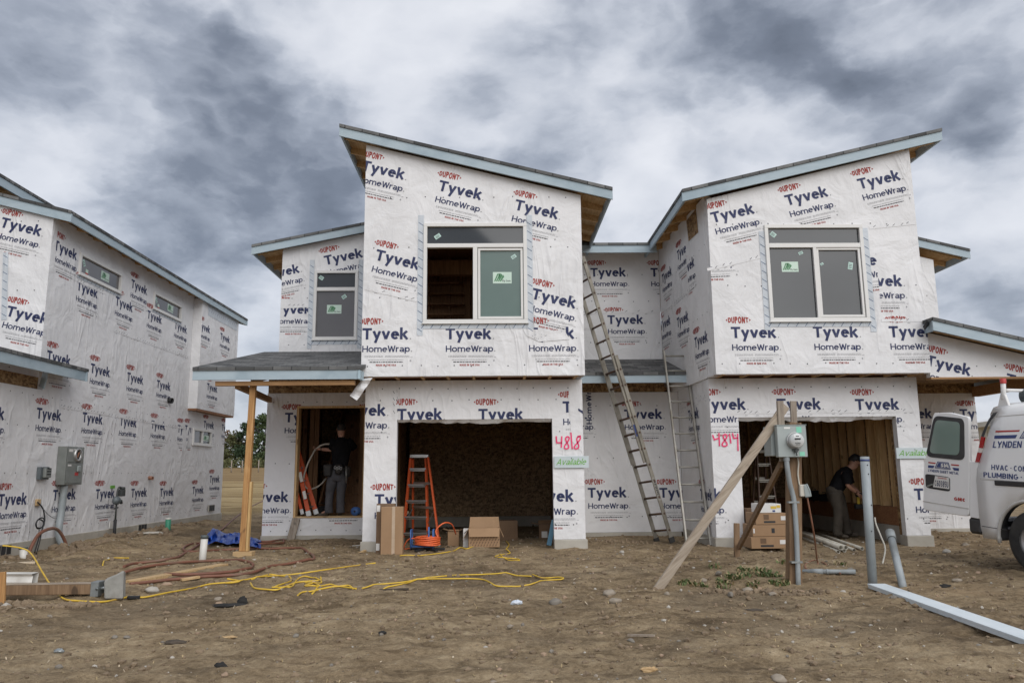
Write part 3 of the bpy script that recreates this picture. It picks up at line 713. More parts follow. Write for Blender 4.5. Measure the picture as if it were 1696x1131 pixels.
def make_ground():
    xs = axis_pts(-8.6, 9.6, .048, 900, 1.16)
    ys = [3.2]; s_ = .022
    while ys[-1] < 1400:
        ys.append(ys[-1]+s_); Y = ys[-1]
        s_ = min(.024+.0042*max(Y-3.2, 0), .075) if Y < 17 else s_*1.07
    ys = np.array([-60, -25, -10, -4, -1, .6, 1.6, 2.2, 2.6, 2.9]+ys)
    X, Y = np.meshgrid(xs, ys); Z = ground_h(X, Y)
    nx, ny = len(xs), len(ys)
    co = np.stack([X, Y, Z], -1).reshape(-1, 3).astype(np.float32)
    i = np.arange((ny-1)*nx).reshape(ny-1, nx)[:, :-1].reshape(-1)
    quads = np.stack([i, i+1, i+nx+1, i+nx], 1).astype(np.int32)
    me = bpy.data.meshes.new('ground'); me.vertices.add(len(co)); me.vertices.foreach_set('co', co.reshape(-1))
    me.loops.add(quads.size); me.loops.foreach_set('vertex_index', quads.reshape(-1))
    me.polygons.add(len(quads)); me.polygons.foreach_set('loop_start', np.arange(0, quads.size, 4, dtype=np.int32))
    me.polygons.foreach_set('use_smooth', np.ones(len(quads), bool)); me.update(calc_edges=True); me.validate()
    m, t, b, tc = newmat('dirt')
    n1 = t.noise(tc, .55, 8, .62, .4); n2 = t.noise(t.mapping(tc, scale=(1, 1.5, 1)), 3.2, 8, .62, .3); n3 = t.noise(tc, 22, 6, .66); n4 = t.noise(tc, 90, 4, .7)
    f = t.math('ADD', t.math('MULTIPLY', n1, .30), t.math('ADD', t.math('MULTIPLY', n2, .32), t.math('ADD', t.math('MULTIPLY', n3, .24), t.math('MULTIPLY', n4, .14))))
    dirt = t.ramp(f, [(.37, (.082, .056, .032)), (.45, (.200, .145, .086)), (.53, (.345, .260, .160)), (.63, (.52, .41, .27))])
    red = t.maprange(t.noise(tc, .35, 5, .6, .5), .52, .70, 0, .4); dirt = t.mix(red, dirt, (.25, .165, .092, 1))
    grey = t.maprange(t.noise(t.mapping(tc, (4, 8, 0)), .5, 6, .6, .5), .50, .66, 0, .45); dirt = t.mix(grey, dirt, (.125, .10, .073, 1))
    damp = t.maprange(t.noise(t.mapping(tc, (7, 3, 0), (0, 0, .3), (1, 1.9, 1)), 1.25, 7, .66, .7), .53, .66, 0, .62); dirt = t.mix(damp, dirt, (.088, .062, .038, 1))
    vo = t.node('ShaderNodeTexVoronoi'); vo.inputs['Scale'].default_value = 26; t.link(tc, vo.inputs['Vector'])
    sv = t.node('ShaderNodeSeparateColor'); t.link(vo.outputs['Color'], sv.inputs[0])
    peb = t.math('MULTIPLY', t.maprange(vo.outputs['Distance'], .26, .14), t.math('GREATER_THAN', sv.outputs[0], .80))
    dirt = t.mix(t.math('MULTIPLY', peb, .7), dirt, t.ramp(sv.outputs[1], [(0, (.10, .08, .06)), (.5, (.22, .175, .125)), (1, (.34, .29, .23))]))
    field = t.ramp(t.noise(t.mapping(tc, scale=(.5, 2.2, 1)), .35, 9, .7, .3), [(.32, (.17, .115, .055)), (.46, (.30, .215, .105)), (.58, (.40, .30, .155)), (.72, (.48, .375, .21))])
    fine = t.noise(t.mapping(tc, scale=(1, 3, 1)), 9, 5, .7); field = t.mix(t.maprange(fine, .35, .65, 0, .35), field, (.14, .10, .045, 1))
    spx = t.node('ShaderNodeSeparateXYZ'); t.link(tc, spx.inputs[0])
    edge = t.math('ADD', spx.outputs[1], t.math('MULTIPLY', t.math('SUBTRACT', t.noise(tc, .4, 5), .5), 9))
    c = t.mix(t.maprange(edge, 24.5, 28.5), dirt, field)
    far = t.maprange(t.math('ADD', spx.outputs[1], t.math('MULTIPLY', t.math('SUBTRACT', t.noise(t.mapping(tc, scale=(.3, 1, 1)), .06, 4), .5), 30)), 52, 62)
    c = t.mix(t.math('MULTIPLY', far, .55), c, (.20, .125, .06, 1))
    t.link(c, b.inputs['Base Color']); b.inputs['Roughness'].default_value = .97; b.inputs['Specular IOR Level'].default_value = .15
    hh = t.math('ADD', t.math('MULTIPLY', n3, 1.0), t.math('ADD', t.math('MULTIPLY', n4, .5), t.math('MULTIPLY', peb, .35)))
    bump(t, b, hh, 1.0, .030)
    me.materials.append(m)
    o = link_obj('ground', me); o['kind'] = 'structure'
make_ground()

# ------------------------------------------------------------------ the twin house
Yg, Yu, Ye, Yw, YB = 13.35, 12.86, 15.65, 16.3, 25.0
A0, A1, A2, B1, B2, B3 = -4.60, -2.25, 1.49, 3.70, 7.36, 9.80
def solid(name, mats, parent, boxes, bevel=0.0, label=None):
    mb = MB()
    for q in boxes: mb.box(q[0], q[1], q[2] if len(q) > 2 else 0)
    o = mb.build(name, mats, parent, bevel)
    if label: o['label'] = label
    return o
def slope_roof(parent, x0, x1, y0, y1, zf, label, edges='FLR', ov=(.1, .4, .4), rafters=(), fh=.185, along='x', wall_x=None):
    """thin single-slope roof: shingles and deck; fascia boards and rafters are its sub-parts. zf(x, y) = top of the shingles"""
    mb = MB(); g = .055
    c = [(x0, y0), (x1, y0), (x1, y1), (x0, y1)]
    mb.hexa([(x, y, zf(x, y)-g) for x, y in c]+[(x, y, zf(x, y)) for x, y in c], 0)
    # deck boards, seen from below
    i = .03
    c2 = [(x0+i, y0+i), (x1-i, y0+i), (x1-i, y1-i), (x0+i, y1-i)]
    mb.hexa([(x, y, zf(x, y)-g-.02) for x, y in c2]+[(x, y, zf(x, y)-g-.002) for x, y in c2], 1)
    # uneven lower edges of the shingle courses along the front
    roof = mb.build('roof', ['shingle', 'rafter'], parent); roof['label'] = label
    t = .035; top, bot = -g*.55, -g*.55-fh
    def board(p, q, nx, ny):
        m = MB(); d = Vector((nx, ny, 0))*t
        pts = []
        for dz in (bot, top):
            for (x, y), s_ in ((p, 0), (q, 0), (q, 1), (p, 1)):
                pts.append(Vector((x, y, zf(x, y)+dz))+d*s_)
        m.hexa(pts, 0); return m.build('fascia', 'fascia', roof)
    if 'F' in edges: board((x0, y0+.02), (x1, y0+.02), 0, 1)
    if 'B' in edges: board((x0, y1-.06), (x1, y1-.06), 0, 1)
    if 'L' in edges: board((x0+.02, y0+.06), (x0+.02, y1-.06), 1, 0)
    if 'R' in edges: board((x1-.055, y0+.06), (x1-.055, y1-.06), 1, 0)
    for (xa, ya, xb, yb) in rafters:
        m = MB(); za, zb = zf(xa, ya)-g-.022, zf(xb, yb)-g-.022
        m.bar((xa, ya, za-.055), (xb, yb, zb-.055), .04, .11, 0); m.build('rafter', 'rafter', roof)
    return roof
def shingle_edge(parent, p, q, n=9, seed=0):
    """butt ends of the shingle courses stepping along a rake"""
    r_ = random.Random(seed); mb = MB(); p, q = Vector(p), Vector(q)
    for i in range(n):
        a = p.lerp(q, i/n); b = p.lerp(q, (i+.97)/n)
        mb.bar(a+Vector((0, -.012, .008)), b+Vector((0, -.012, .022)), .05, .022, 0)
    return mb.build('shingle_edge', 'shingle', parent)
PANES = []
def window(wall, parent, u0, v0, u1, v1, fw=.05, bars=(), panes=(), label=None, sash=(), stickers=()):
    """frame set in the wall's opening; glass, sashes and stickers are its sub-parts"""
    f = MB(); P = wall.P
    def bx(mb, a, b, c, d, o0, o1, m=0):
        mb.hexa([P(a, b, o1), P(c, b, o1), P(c, b, o0), P(a, b, o0), P(a, d, o1), P(c, d, o1), P(c, d, o0), P(a, d, o0)], m)
    e = .012   # the frame overlaps the edge of the opening
    bx(f, u0-e, v1-fw, u1+e, v1+e, -.06, .032); bx(f, u0-e, v0-e, u1+e, v0+fw, -.06, .032)
    bx(f, u0-e, v0+fw, u0+fw, v1-fw, -.06, .032); bx(f, u1-fw, v0+fw, u1+e, v1-fw, -.06, .032)
    bx(f, u0-.03, v0-.028, u1+.03, v0-e, -.05, .05)     # sill flange
    for a, b, c, d in bars: bx(f, a, b, c, d, -.05, .030)
    fr = f.build('window', 'frame', parent, .004)
    if label: fr['label'] = label
    for a, b, c, d, m, off in panes:
        g = MB(); bx(g, a, b, c, d, off-.012, off); g.build('glass', m, fr)
    for a, b, c, d, w_ in sash:
        g = MB(); bx(g, a, b, c, b+w_, -.04, .012); bx(g, a, d-w_, c, d, -.04, .012); bx(g, a, b+w_, a+w_, d-w_, -.04, .012); bx(g, c-w_, b+w_, c, d-w_, -.04, .012)
        g.build('sash', 'frame', fr, .003)
    for a, b, c, d, kind, off, rot in stickers:
        g = MB(); cx, cy = (a+c)/2, (b+d)/2
        def q(pts, m, o):
            n = len(g.v)
            for x, y in pts:
                xx = cx+(x-cx)*math.cos(rot)-(y-cy)*math.sin(rot); yy = cy+(x-cx)*math.sin(rot)+(y-cy)*math.cos(rot)
                g.v.append(P(xx, yy, o))
            g.face(range(n, n+len(pts)), m)
        q([(a, b), (c, b), (c, d), (a, d)], 0, off+.002)
        wd, hh = c-a, d-b
        if kind == 'logo':      # leaf of slanted strokes and the maker's two short words
            for i in range(4):
                x = a+wd*(.06+.10*i); q([(x, b+hh*.18), (x+wd*.07, b+hh*.18), (x+wd*(.25), b+hh*(.86-.09*i)), (x+wd*.18, b+hh*(.86-.03*i))], 1, off+.003)
            for pts, m, k in place_text('P', a+wd*.30, b+hh*.40, wd*.20, hh*.46, .24, 1): q([(p.x, p.y) for p in pts], 1, off+.0036)
            for pts, m, k in place_text('Ply Gem', a+wd*.50, b+hh*.14, wd*.44, hh*.17, .16, 2): q([(p.x, p.y) for p in pts], 2, off+.0032)
        elif kind == 'tag':
            for i in range(3): q([(a+wd*.15, b+hh*(.2+.22*i)), (a+wd*.8, b+hh*(.2+.22*i)), (a+wd*.8, b+hh*(.28+.22*i)), (a+wd*.15, b+hh*(.28+.22*i))], 2, off+.003)
        elif kind == 'rating':
            q([(a, b), (c, b), (c, b+hh*.3), (a, b+hh*.3)], 1, off+.003)
        g.keepn = True
        g.build('sticker', ['sticker' if kind != 'tag' else 'tag', 'sticker_green' if kind == 'logo' else 'red_label', 'ink'], fr)
    return fr
house = thing('duplex_house', 'white wrapped two storey twin house under construction with two open garages and facing slanted roofs', 'house', (2.5, Yg, 0))
H = house
# ---- foundation
def solids(name, mat, parent, boxes, bevel=0.0):
    for q in boxes: solid(name, mat, parent, [q], bevel)
solids('foundation', 'concrete', H, [((A1-.03, Yg-.03, -.4), (-1.70, Yg+.22, .168)), ((.96, Yg-.03, -.4), (A2+.03, Yg+.22, .168)), ((B1-.03, Yg-.03, -.4), (4.19, Yg+.22, .168)), ((6.93, Yg-.03, -.4), (B2+.03, Yg+.22, .168)),
    ((A0-.02, Ye-.02, -.4), (A1-.05, Ye+.22, .11)), ((A2+.05, Ye-.02, -.4), (B1-.05, Ye+.22, .10)), ((B2+.05, Ye-.02, -.4), (B3+.02, Ye+.22, .11)), ((A0-.02, Ye+.22, -.4), (A0+.2, YB, .11)), ((B1-.03, Yg+.22, -.4), (B1+.2, Ye-.03, .168)), ((A2-.17, Yg+.22, -.4), (A2+.03, Ye-.03, .168)),
    ((A1-.03, Yg+.22, -.4), (A1+.12, YB, .26)), ((B2-.30, Yg+.22, -.4), (B2-.05, 19.2, .30)), ((A1+.12, 19.2, -.4), (A2-.18, 19.45, .24)), ((B1+.2, 19.2, -.4), (B2-.05, 19.45, .28))], .008)
# ---- garage wall, left
def garage_wall(x0, x1, o0, o1, ot, base, topz=2.865):
    W = Wall((0, Yg, 0), (1, 0, 0))
    W.shape([(x0, base), (o0, base), (o0, ot), (o1, ot), (o1, base), (x1, base), (x1, topz), (x0, topz)])
    W.outer = [Vector(p) for p in [(x0, base), (o0, base), (o0, ot), (o1, ot), (o1, base), (x1, base), (x1, topz), (x0, topz)]]
    W.regions = [W.rect(x0, base, o0, ot), W.rect(o1, base, x1, ot), W.rect(x0, ot, x1, topz)]
    return W
W = garage_wall(A1, A2, -1.70, .96, 2.19, .172); RG = W.regions
for x, y in [(564, 689), (620.4, 837.4), (657.7, 695.6), (792.3, 695.6), (932, 683), (875, 831)]:
    if (x, y) == (932, 683): rg = [W.rect(.97, .17, 1.33, 2.865)]
    elif (x, y) == (564, 689): rg = [W.rect(A1, .17, -1.70, 2.865)]
    else: rg = RG
    W.printing(x, y, 0, region=rg)
W.seam((-1.72, 2.20), (-1.72, 2.84)); W.patch([(1.28, 1.82), (1.475, 1.60), (1.475, 2.84), (1.25, 2.84)], 0, .006)
W.put([([W.px(x, y) for x, y in ((957.5, 676), (966, 681), (967, 686), (957.5, 680))], 1, 0)], .008, region=W.rect(1.2, 1.5, A2, 2.8))
W.outer_save = W.outer; W.regions = None; W.outer = W.rect(A1, .17, A2, 2.865); W.holes = [W.rect(-1.70, .0, .96, 2.19)]
W.staples(None or [2.72, 2.52, 1.98, .42], .3)
# spray-painted number on the right pier
def spray(W, strokes, t=.019):
    for s_ in strokes:
        pl = [W.px(x, y) for x, y in s_]
        W.put([(list(q), 9, 0) for q in ribbon(pl, t*1.6)], .0095); W.put([(list(q), 8, 1) for q in ribbon(pl, t)], .0105)
def dig8(cx, cy, w_, h_, lean=0):
    return [(cx+w_*math.sin(2*a)*(.9 if math.cos(a) > 0 else 1.15)*.9+lean*math.cos(a), cy-h_*math.cos(a)) for a in [i*2*PI/22 for i in range(23)]]
spray(W, [[(921, 722), (922, 733), (930.5, 733)], [(930.5, 722), (929.5, 741)], dig8(939, 733, 3.6, 10, 1), [(945.5, 716), (947.6, 743.5)], dig8(956.5, 733, 3.6, 10, 2.5), [(956, 723), (962, 721.5)]])
W.outer = W.outer_save; W.holes = []
gw = W.build('garage_wall', H, .14, 'osb_dark'); gw['label'] = 'wrapped garage front with a pink sprayed 4818'
# folded-in wrap hanging along the head of the opening
def ragged(x0, x1, z, y, seed, parent, dip=.05):
    r_ = random.Random(seed); mb = MB(); n = 26; top = []; bo = []
    for i in range(n+1):
        x = x0+(x1-x0)*i/n; top.append((x, y, z)); bo.append((x, y+.05+.02*r_.random(), z-dip*(.35+.5*r_.random()+.5*(1-abs(2*i/n-1)))))
    for i in range(n): mb.poly([bo[i], bo[i+1], top[i+1], top[i]])
    for i in range(n): mb.poly([(bo[i][0], bo[i][1]+.004, bo[i][2]), (top[i][0], top[i][1]+.004, top[i][2]), (top[i+1][0], top[i+1][1]+.004, top[i+1][2]), (bo[i+1][0], bo[i+1][1]+.004, bo[i+1][2])])
    mb.keepn = True
    return mb.build('loose_wrap', 'wrap', parent)
ragged(-1.69, .95, 2.188, Yg+.01, 3, gw, .06); 
# ---- garage wall, right
W = garage_wall(B1, B2, 4.185, 6.94, 2.185, .172); RG = W.regions
for x, y in [(1162, 679), (1287, 678.5), (1417, 679), (1515, 827.7), (1121, 829)]: W.printing(x, y, 0, region=RG)
W.seam((4.0, 2.24), (B2-.02, 2.25)); W.outer_save = W.outer; W.regions = None; W.outer = W.rect(B1, .17, B2, 2.865); W.holes = [W.rect(4.185, 0, 6.94, 2.185)]
W.staples([2.70, 2.02, .45], .3)
spray(W, [[(1180, 720), (1183, 728), (1190, 725.5)], [(1190.5, 717), (1191.5, 738.5)], dig8(1200.3, 729, 4.0, 9.8, 0.5), [(1208, 718), (1210.3, 734)], [(1213, 717), (1215, 725.5), (1222.5, 725)], [(1221.5, 718), (1222.2, 746.5)]])
W.outer = W.outer_save; W.holes = []
gw2 = W.build('garage_wall', H, .14, 'osb_dark'); gw2['label'] = 'wrapped garage front with a pink sprayed 4814'
ragged(4.2, 6.9, 2.183, Yg+.01, 5, gw2, .07)
# ---- the two projecting upper boxes
W = Wall((0, Yu, 0), (1, 0, 0)); zt = lambda x: 6.965+(x-A1)*(6.035-6.965)/(A2-A1)
wa = W.px(699.5, 536); wb = W.px(868.5, 371)
WL = (wa.x+.02, wa.y+.015, wb.x+.025, wb.y)
W.shape([(A1, 2.88), (A2, 2.88), (A2, zt(A2)), (A1, zt(A1))], [W.rect(*WL)])
for x, y, a in [(597, 282, -13.5), (724.7, 315.4, -13.7), (851.1, 347.2, -13.5), (620, 430.3, -13.7), (879, 494.5, -13.5), (600, 562.3, 0), (738, 562, 0), (875.6, 561.2, 0)]: W.printing(x, y, a)
u0, v0, u1, v1 = WL
W.seam(W.px(604, 480), W.px(690, 500)); W.staples([3.05, 4.22, 5.1, 6.0], .3)
W.tape_strip((u0-.06, v0-.22), (u0-.06, v1+.16)); W.tape_strip((u1+.06, v0-.22), (u1+.06, v1+.16)); W.tape_strip((u0-.1, v0-.06), (u1+.1, v0-.06), .09, .0075)
W.patch([W.px(x, y) for x, y in ((866, 545), (935, 548), (944, 562), (893, 566), (872, 556))], 0, .0085)
for i in range(26):      # staple scars of the torn patch
    t_ = i/26; c = W.px(868+76*t_+random.uniform(-2, 2), 545+18*math.sin(t_*7)*.4+random.uniform(-2, 14)); d = random.uniform(.006, .02)
    W.put([([c, c+Vector((d*1.6, d*.7)), c+Vector((d*1.4, d*1.1))], 4 if i % 3 else 7, 0)], .0092)
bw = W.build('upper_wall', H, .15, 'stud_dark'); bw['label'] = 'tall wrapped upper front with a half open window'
mz = v1-(v1-v0)*.225; mx = u0+(u1-u0)*.50
window(W, H, *WL, bars=[(u0+.05, mz-.036, u1-.05, mz+.036), (mx-.04, v0+.05, mx+.036, mz-.036)],
       panes=[(u0+.05, mz+.034, u1-.05, v1-.05, 'glass', -.02), (mx+.034, v0+.05, u1-.05, mz-.034, 'glass_green', -.022)],
       sash=[(mx+.045, v0+.06, u1-.06, mz-.045, .04)],
       stickers=[(mx+.30, v0+.68, mx+.62, v0+.88, 'logo', -.021, 0), (u0+.17, mz+.14, u0+.28, mz+.21, 'tag', -.019, .6), (u1-.26, mz-.22, u1-.17, mz-.16, 'tag', -.021, .6)],
       label='half open upper window with a green sticker on its pale right pane')
W = Wall((0, Yu, 0), (1, 0, 0)); zt2 = lambda x: 5.955+(x-B1)*(6.875-5.955)/(B2-B1)
wa = W.px(1276.5, 533); wb = W.px(1426, 373.5)
WR = (W.px(1271, 450).x, wa.y+.015, W.px(1432.5, 450).x, wb.y)
W.shape([(B1, 2.88), (B2, 2.88), (B2, zt2(B2)), (B1, zt2(B1))], [W.rect(*WR)])
u0, v0, u1, v1 = WR
for x, y, a in [(1180.5, 369.8, 13.4), (1303.4, 341.2, 13.4), (1424, 314, 13.4), (1211.2, 559.9, 0), (1347.2, 559, 0), (1473, 558.6, 0)]: W.printing(x, y, a)
sm = W.px(1180, 440).y
W.printing(1140, 424, 2, region=W.rect(B1, sm-.4, u0-.1, sm-.02)); W.printing(1421, 474.4, 0, region=W.rect(u1+.22, v0-.1, B2, v1)); W.printing(1395, 445, 6, region=W.rect(u1+.10, v0+.5, u1+.22, v1-.2))
W.seam(W.px(1172, 449), W.px(1264, 427)); W.seam(W.px(1440, 380), W.px(1517, 372)); W.seam(W.px(1460, 533), W.px(1535, 533)); W.staples([3.05, 4.4, 5.5], .3)
W.tape_strip((u0-.06, v0-.16), (u0-.06, v1-.1)); W.tape_strip((u1+.06, v0-.2), (u1+.06, v1-.05)); W.tape_strip((u0-.1, v0-.06), (u1+.12, v0-.06), .09, .0075)
bw2 = W.build('upper_wall', H, .15, 'stud_dark'); bw2['label'] = 'wrapped upper front with a wide closed window'
mz = v1-(v1-v0)*.215; mx = u0+(u1-u0)*.495
window(W, H, *WR, bars=[(u0+.05, mz-.04, u1-.05, mz+.04), (mx-.03, v0+.05, mx+.03, mz-.04)],
       panes=[(u0+.05, mz+.035, u1-.05, v1-.05, 'glass', -.02), (u0+.05, v0+.05, mx-.025, mz-.035, 'glass', -.022), (mx+.025, v0+.05, u1-.05, mz-.035, 'glass', -.032)],
       sash=[(mx+.03, v0+.06, u1-.06, mz-.04, .04)],
       stickers=[(u0+.26, mz-.46, u0+.55, mz-.28, 'logo', -.021, 0), (u0+.10, mz+.17, u0+.20, mz+.25, 'tag', -.019, -.7), (mx-.27, mz-.15, mx-.19, mz-.10, 'tag', -.021, .4), (mx+.10, mz-.34, mx+.16, mz-.30, 'tag', -.031, .5), (u1-.27, mz-.42, u1-.19, mz-.29, 'tag', -.031, -.2)],
       label='wide closed upper window, green sticker on its left pane')
# undersides of the boxes: rim, sheathing and joist ends
for x0, x1 in ((A1, A2), (B1, B2)):
    m = MB(); m.box((x0+.03, Yu+.03, 2.905), (x1-.03, Yg+.2, 2.95), 0); m.box((x0+.01, Yu+.15, 2.872), (x1-.01, Yu+.19, 2.905), 0)
    n = 9
    for i in range(n):
        x = x0+.14+(x1-x0-.28)*i/(n-1); m.box((x-.022, Yu+.02, 2.868), (x+.022, Yg-.01, 2.905), 1)
    m.build('floor_overhang', ['beam_red', 'rafter'], H)
# side, rear and inner walls
W = Wall((3.56, Yw, 0), (.14, -(Yw-Yu), 0)); SRL = (Vector((.14, -(Yw-Yu), 0))).length
W.shape([(0, 2.875), (SRL-.155, 2.875), (SRL-.155, 6.06), (0, 6.09)])
for x, y in [(1122, 432), (1097, 470), (1131, 458), (1122, 543), (1095, 548), (1151, 577)]:
    rg = W.rect(.02, 3, SRL, 5.9)
    if (x, y) == (1131, 458): rg = W.rect(W.px(1139, 450).x, 3, SRL, 5.9)
    if (x, y) in ((1097, 470), (1095, 548)): rg = W.rect(.02, 3, W.px(1112, 450).x, 5.9)
    if (x, y) == (1122, 432): rg = W.rect(.02, 3, W.px(1138, 450).x, 5.9)
    W.printing(x, y, 0, region=rg)
W.seam((.1, 4.55), (SRL-.9, 4.62)); W.staples([4.0, 5.2], .3)
W.patch([W.px(x, y) for x, y in ((1137, 366), (1153, 346), (1157, 385), (1141, 400))], 5, .006)
W.build('side_wall', H, .12, 'osb')
W = Wall((B1, Ye, 0), (0, -1, 0)); W.shape([(0, .172), (Ye-Yg-.145, .172), (Ye-Yg-.145, 2.872), (0, 2.872)])
for x, y in [(1140.5, 696.6), (1160.5, 827)]: W.printing(x, y, 0)
W.seam((.1, 2.45), (Ye-Yg-.05, 2.52)); W.staples([2.6, 1.0], .3); W.build('side_wall', H, .12, 'osb_dark')
for (O, U, poly) in [((A1, YB, 0), (0, -1, 0), [(0, 2.9), (YB-Yu-.155, 2.9), (YB-Yu-.155, 6.9), (0, 6.9)]), ((A2, Yu+.155, 0), (0, 1, 0), [(0, 2.9), (YB-Yu-.16, 2.9), (YB-Yu-.16, 6.0), (0, 6.0)]),
                     ((B2, Yu+.155, 0), (0, 1, 0), [(0, 2.9), (YB-Yu-.16, 2.9), (YB-Yu-.16, 6.85), (0, 6.85)]), ((A0, YB, 0), (0, -1, 0), [(0, .12), (YB-Ye-.004, .12), (YB-Ye-.004, 6.05), (YB-Yw, 6.05), (0, 6.05)][:4]),
                     ((B3, Ye+.155, 0), (0, 1, 0), [(0, .12), (YB-Ye-.16, .12), (YB-Ye-.16, 2.9), (0, 2.9)]), ((9.62, Yw+.155, 0), (0, 1, 0), [(0, 2.9), (YB-Yw-.16, 2.9), (YB-Yw-.16, 5.8), (0, 5.8)]),
                     ((A2, Yg+.145, 0), (0, 1, 0), [(0, .172), (Ye-Yg-.15, .172), (Ye-Yg-.15, 2.872), (0, 2.872)]), ((A1, Ye-.004, 0), (0, -1, 0), [(0, .172), (Ye-Yg-.15, .172), (Ye-Yg-.15, 2.872), (0, 2.872)]),
                     ((B3-.13, YB, 0), (-1, 0, 0), [(0, .12), (B3-A0-.26, .12), (B3-A0-.26, 6.0), (0, 6.0)])]:
    W = Wall(O, U)
    if O == (A0, YB, 0): poly = [(0, .12), (YB-Yw-.004, .12), (YB-Yw-.004, 6.05), (0, 6.05)]
    W.shape(poly); mx_ = max(p[0] for p in poly)
    for k in range(int(mx_//1.3)):
        for j in range(4): W.printing(0, 0, 0, uv=Vector((.3+1.3*k+(.5 if j % 2 else 0), .55+1.35*j)))
    W.build('side_wall', H, .12, 'osb_dark')
W = Wall((A0, Yw-.15, 0), (0, -1, 0)); W.shape([(-.0, .12), (Yw-.15-Ye-.155, .12), (Yw-.15-Ye-.155, 2.9), (0, 2.9)]); W.build('side_wall', H, .12, 'osb_dark')
# ---- entry wall, left unit
W = Wall((0, Ye, 0), (1, 0, 0)); dr = W.rect(-4.005, .44, -2.62, 2.64)
W.shape([(A0, .105), (A1-.005, .105), (A1-.005, 2.90), (A0, 2.90)], [dr])
for x, y in [(471.7, 699.4), (598, 699), (412, 831.6), (535, 829)]: W.printing(x, y, 0)
W.staples([2.72, 1.5, .2], .3)
ew = W.build('entry_wall', H, .15, 'osb_dark'); ew['label'] = 'wrapped entry wall with an open doorway'
solid('doorway_lining', ['stud', 'plank_new'], H, [((-4.003, Ye+.01, .442), (-3.965, Ye+.2, 2.638)), ((-2.66, Ye+.01, .442), (-2.622, Ye+.2, 2.638)), ((-3.965, Ye+.01, 2.60), (-2.66, Ye+.2, 2.638)), ((-3.965, Ye-.02, .442), (-2.66, Ye+.25, .47), 1)])
# ---- middle recess
W = Wall((0, Ye, 0), (1, 0, 0)); W.shape([(A2+.005, .105), (B1-.005, .105), (B1-.005, 2.87), (A2+.005, 2.87)])
for x, y in [(1034, 694), (973.6, 823.9), (1092.5, 823.9), (917, 694)]: W.printing(x, y, 0)
W.staples([2.6, 1.55, .4], .3); W.seam((A2+.02, 2.02), (B1-.4, 2.02)) if False else None
# strip of wrap turned on its side near the corner of the garage
c = W.px(970, 668); W.patch([W.px(965, 632), W.px(981, 632), W.px(982, 694), W.px(966, 690)], 0, .008)
W.put([([Vector((c.x+.115-p.y, c.y-.42+p.x)) for p in pts], 1, k) for pts, m, k in place_text('HomeWrap', 0, 0, .86, .11, .17, 1, .1)], .0095)
mw = W.build('recess_wall', H, .15, 'osb_dark'); mw['label'] = 'wrapped lower wall of the recess between the garages'
W = Wall((0, Yw, 0), (1, 0, 0)); W.shape([(A2+.005, 3.4), (3.555, 3.4), (3.555, 6.09), (A2+.005, 6.09)])
for x, y in [(978, 458.4), (1077.7, 458.4), (1006.3, 536.8)]: W.printing(x, y, 0)
W.seam((A2+.02, 4.62), (3.5, 4.65)); W.staples([5.5, 4.9, 4.0], .3)
mw2 = W.build('recess_wall', H, .15, 'osb_dark'); mw2['label'] = 'wrapped upper wall of the recess between the boxes'
# ---- upper wings
W = Wall((0, Yw, 0), (1, 0, 0)); wa = W.px(520, 562); wb = W.px(592, 449)
WW = (W.px(520.5, 500).x, wa.y, W.px(591.5, 500).x, wb.y); zw = lambda x: 6.09+(x+4.58)*.2045
W.shape([(-4.59, 3.84), (A1-.005, 3.84), (A1-.005, zw(A1)), (-4.59, zw(-4.59))], [W.rect(*WW)])
u0, v0, u1, v1 = WW
for x, y, a, s_ in [(538.7, 439.4, 12.5, 1.08), (438, 464, 12.5, 1), (455, 520, 0, 1)]: W.printing(x, y, a, s_)
W.tape_strip((u0-.07, v0-.2), (u0-.07, v1+.25)); W.tape_strip((u1+.07, v0-.2), (u1+.07, v1+.25)); W.tape_strip((u0-.1, v0-.07), (u1+.1, v0-.07), .09, .0075)
W.seam(W.px(466, 508), W.px(512, 508)); W.staples([4.0, 5.0], .3)
W.put([([W.px(x, y) for x, y in ((450, 495), (513, 495), (513, 509), (450, 512))], 0, 0)], .0056)
ww = W.build('upper_wall', H, .15, 'osb_dark'); ww['label'] = 'small wrapped upper wall over the porch roof'
mz = v1-(v1-v0)*.27
window(W, H, *WW, bars=[(u0+.05, mz-.04, u1-.05, mz+.04)], panes=[(u0+.05, mz+.035, u1-.05, v1-.05, 'glass', -.02), (u0+.05, v0+.05, u1-.05, mz-.035, 'glass_warm', -.022)],
       stickers=[(u0+.27, v0+.56, u0+.58, v0+.75, 'logo', -.021, 0), (u0+.08, mz+.22, u0+.18, mz+.30, 'tag', -.019, -.6), (u0+.58, mz-.20, u0+.68, mz-.12, 'tag', -.021, .6)], label='narrow upper window over the porch roof')
W = Wall((0, Yw, 0), (1, 0, 0)); W.shape([(B2+.005, 3.0), (9.62, 3.0), (9.62, 5.80), (B2+.005, 6.38)]); W.staples([4.0, 5.0], .3)
rw = W.build('upper_wall', H, .15, 'osb_dark'); rw['label'] = 'plain wrapped sliver of upper wall at the right end'
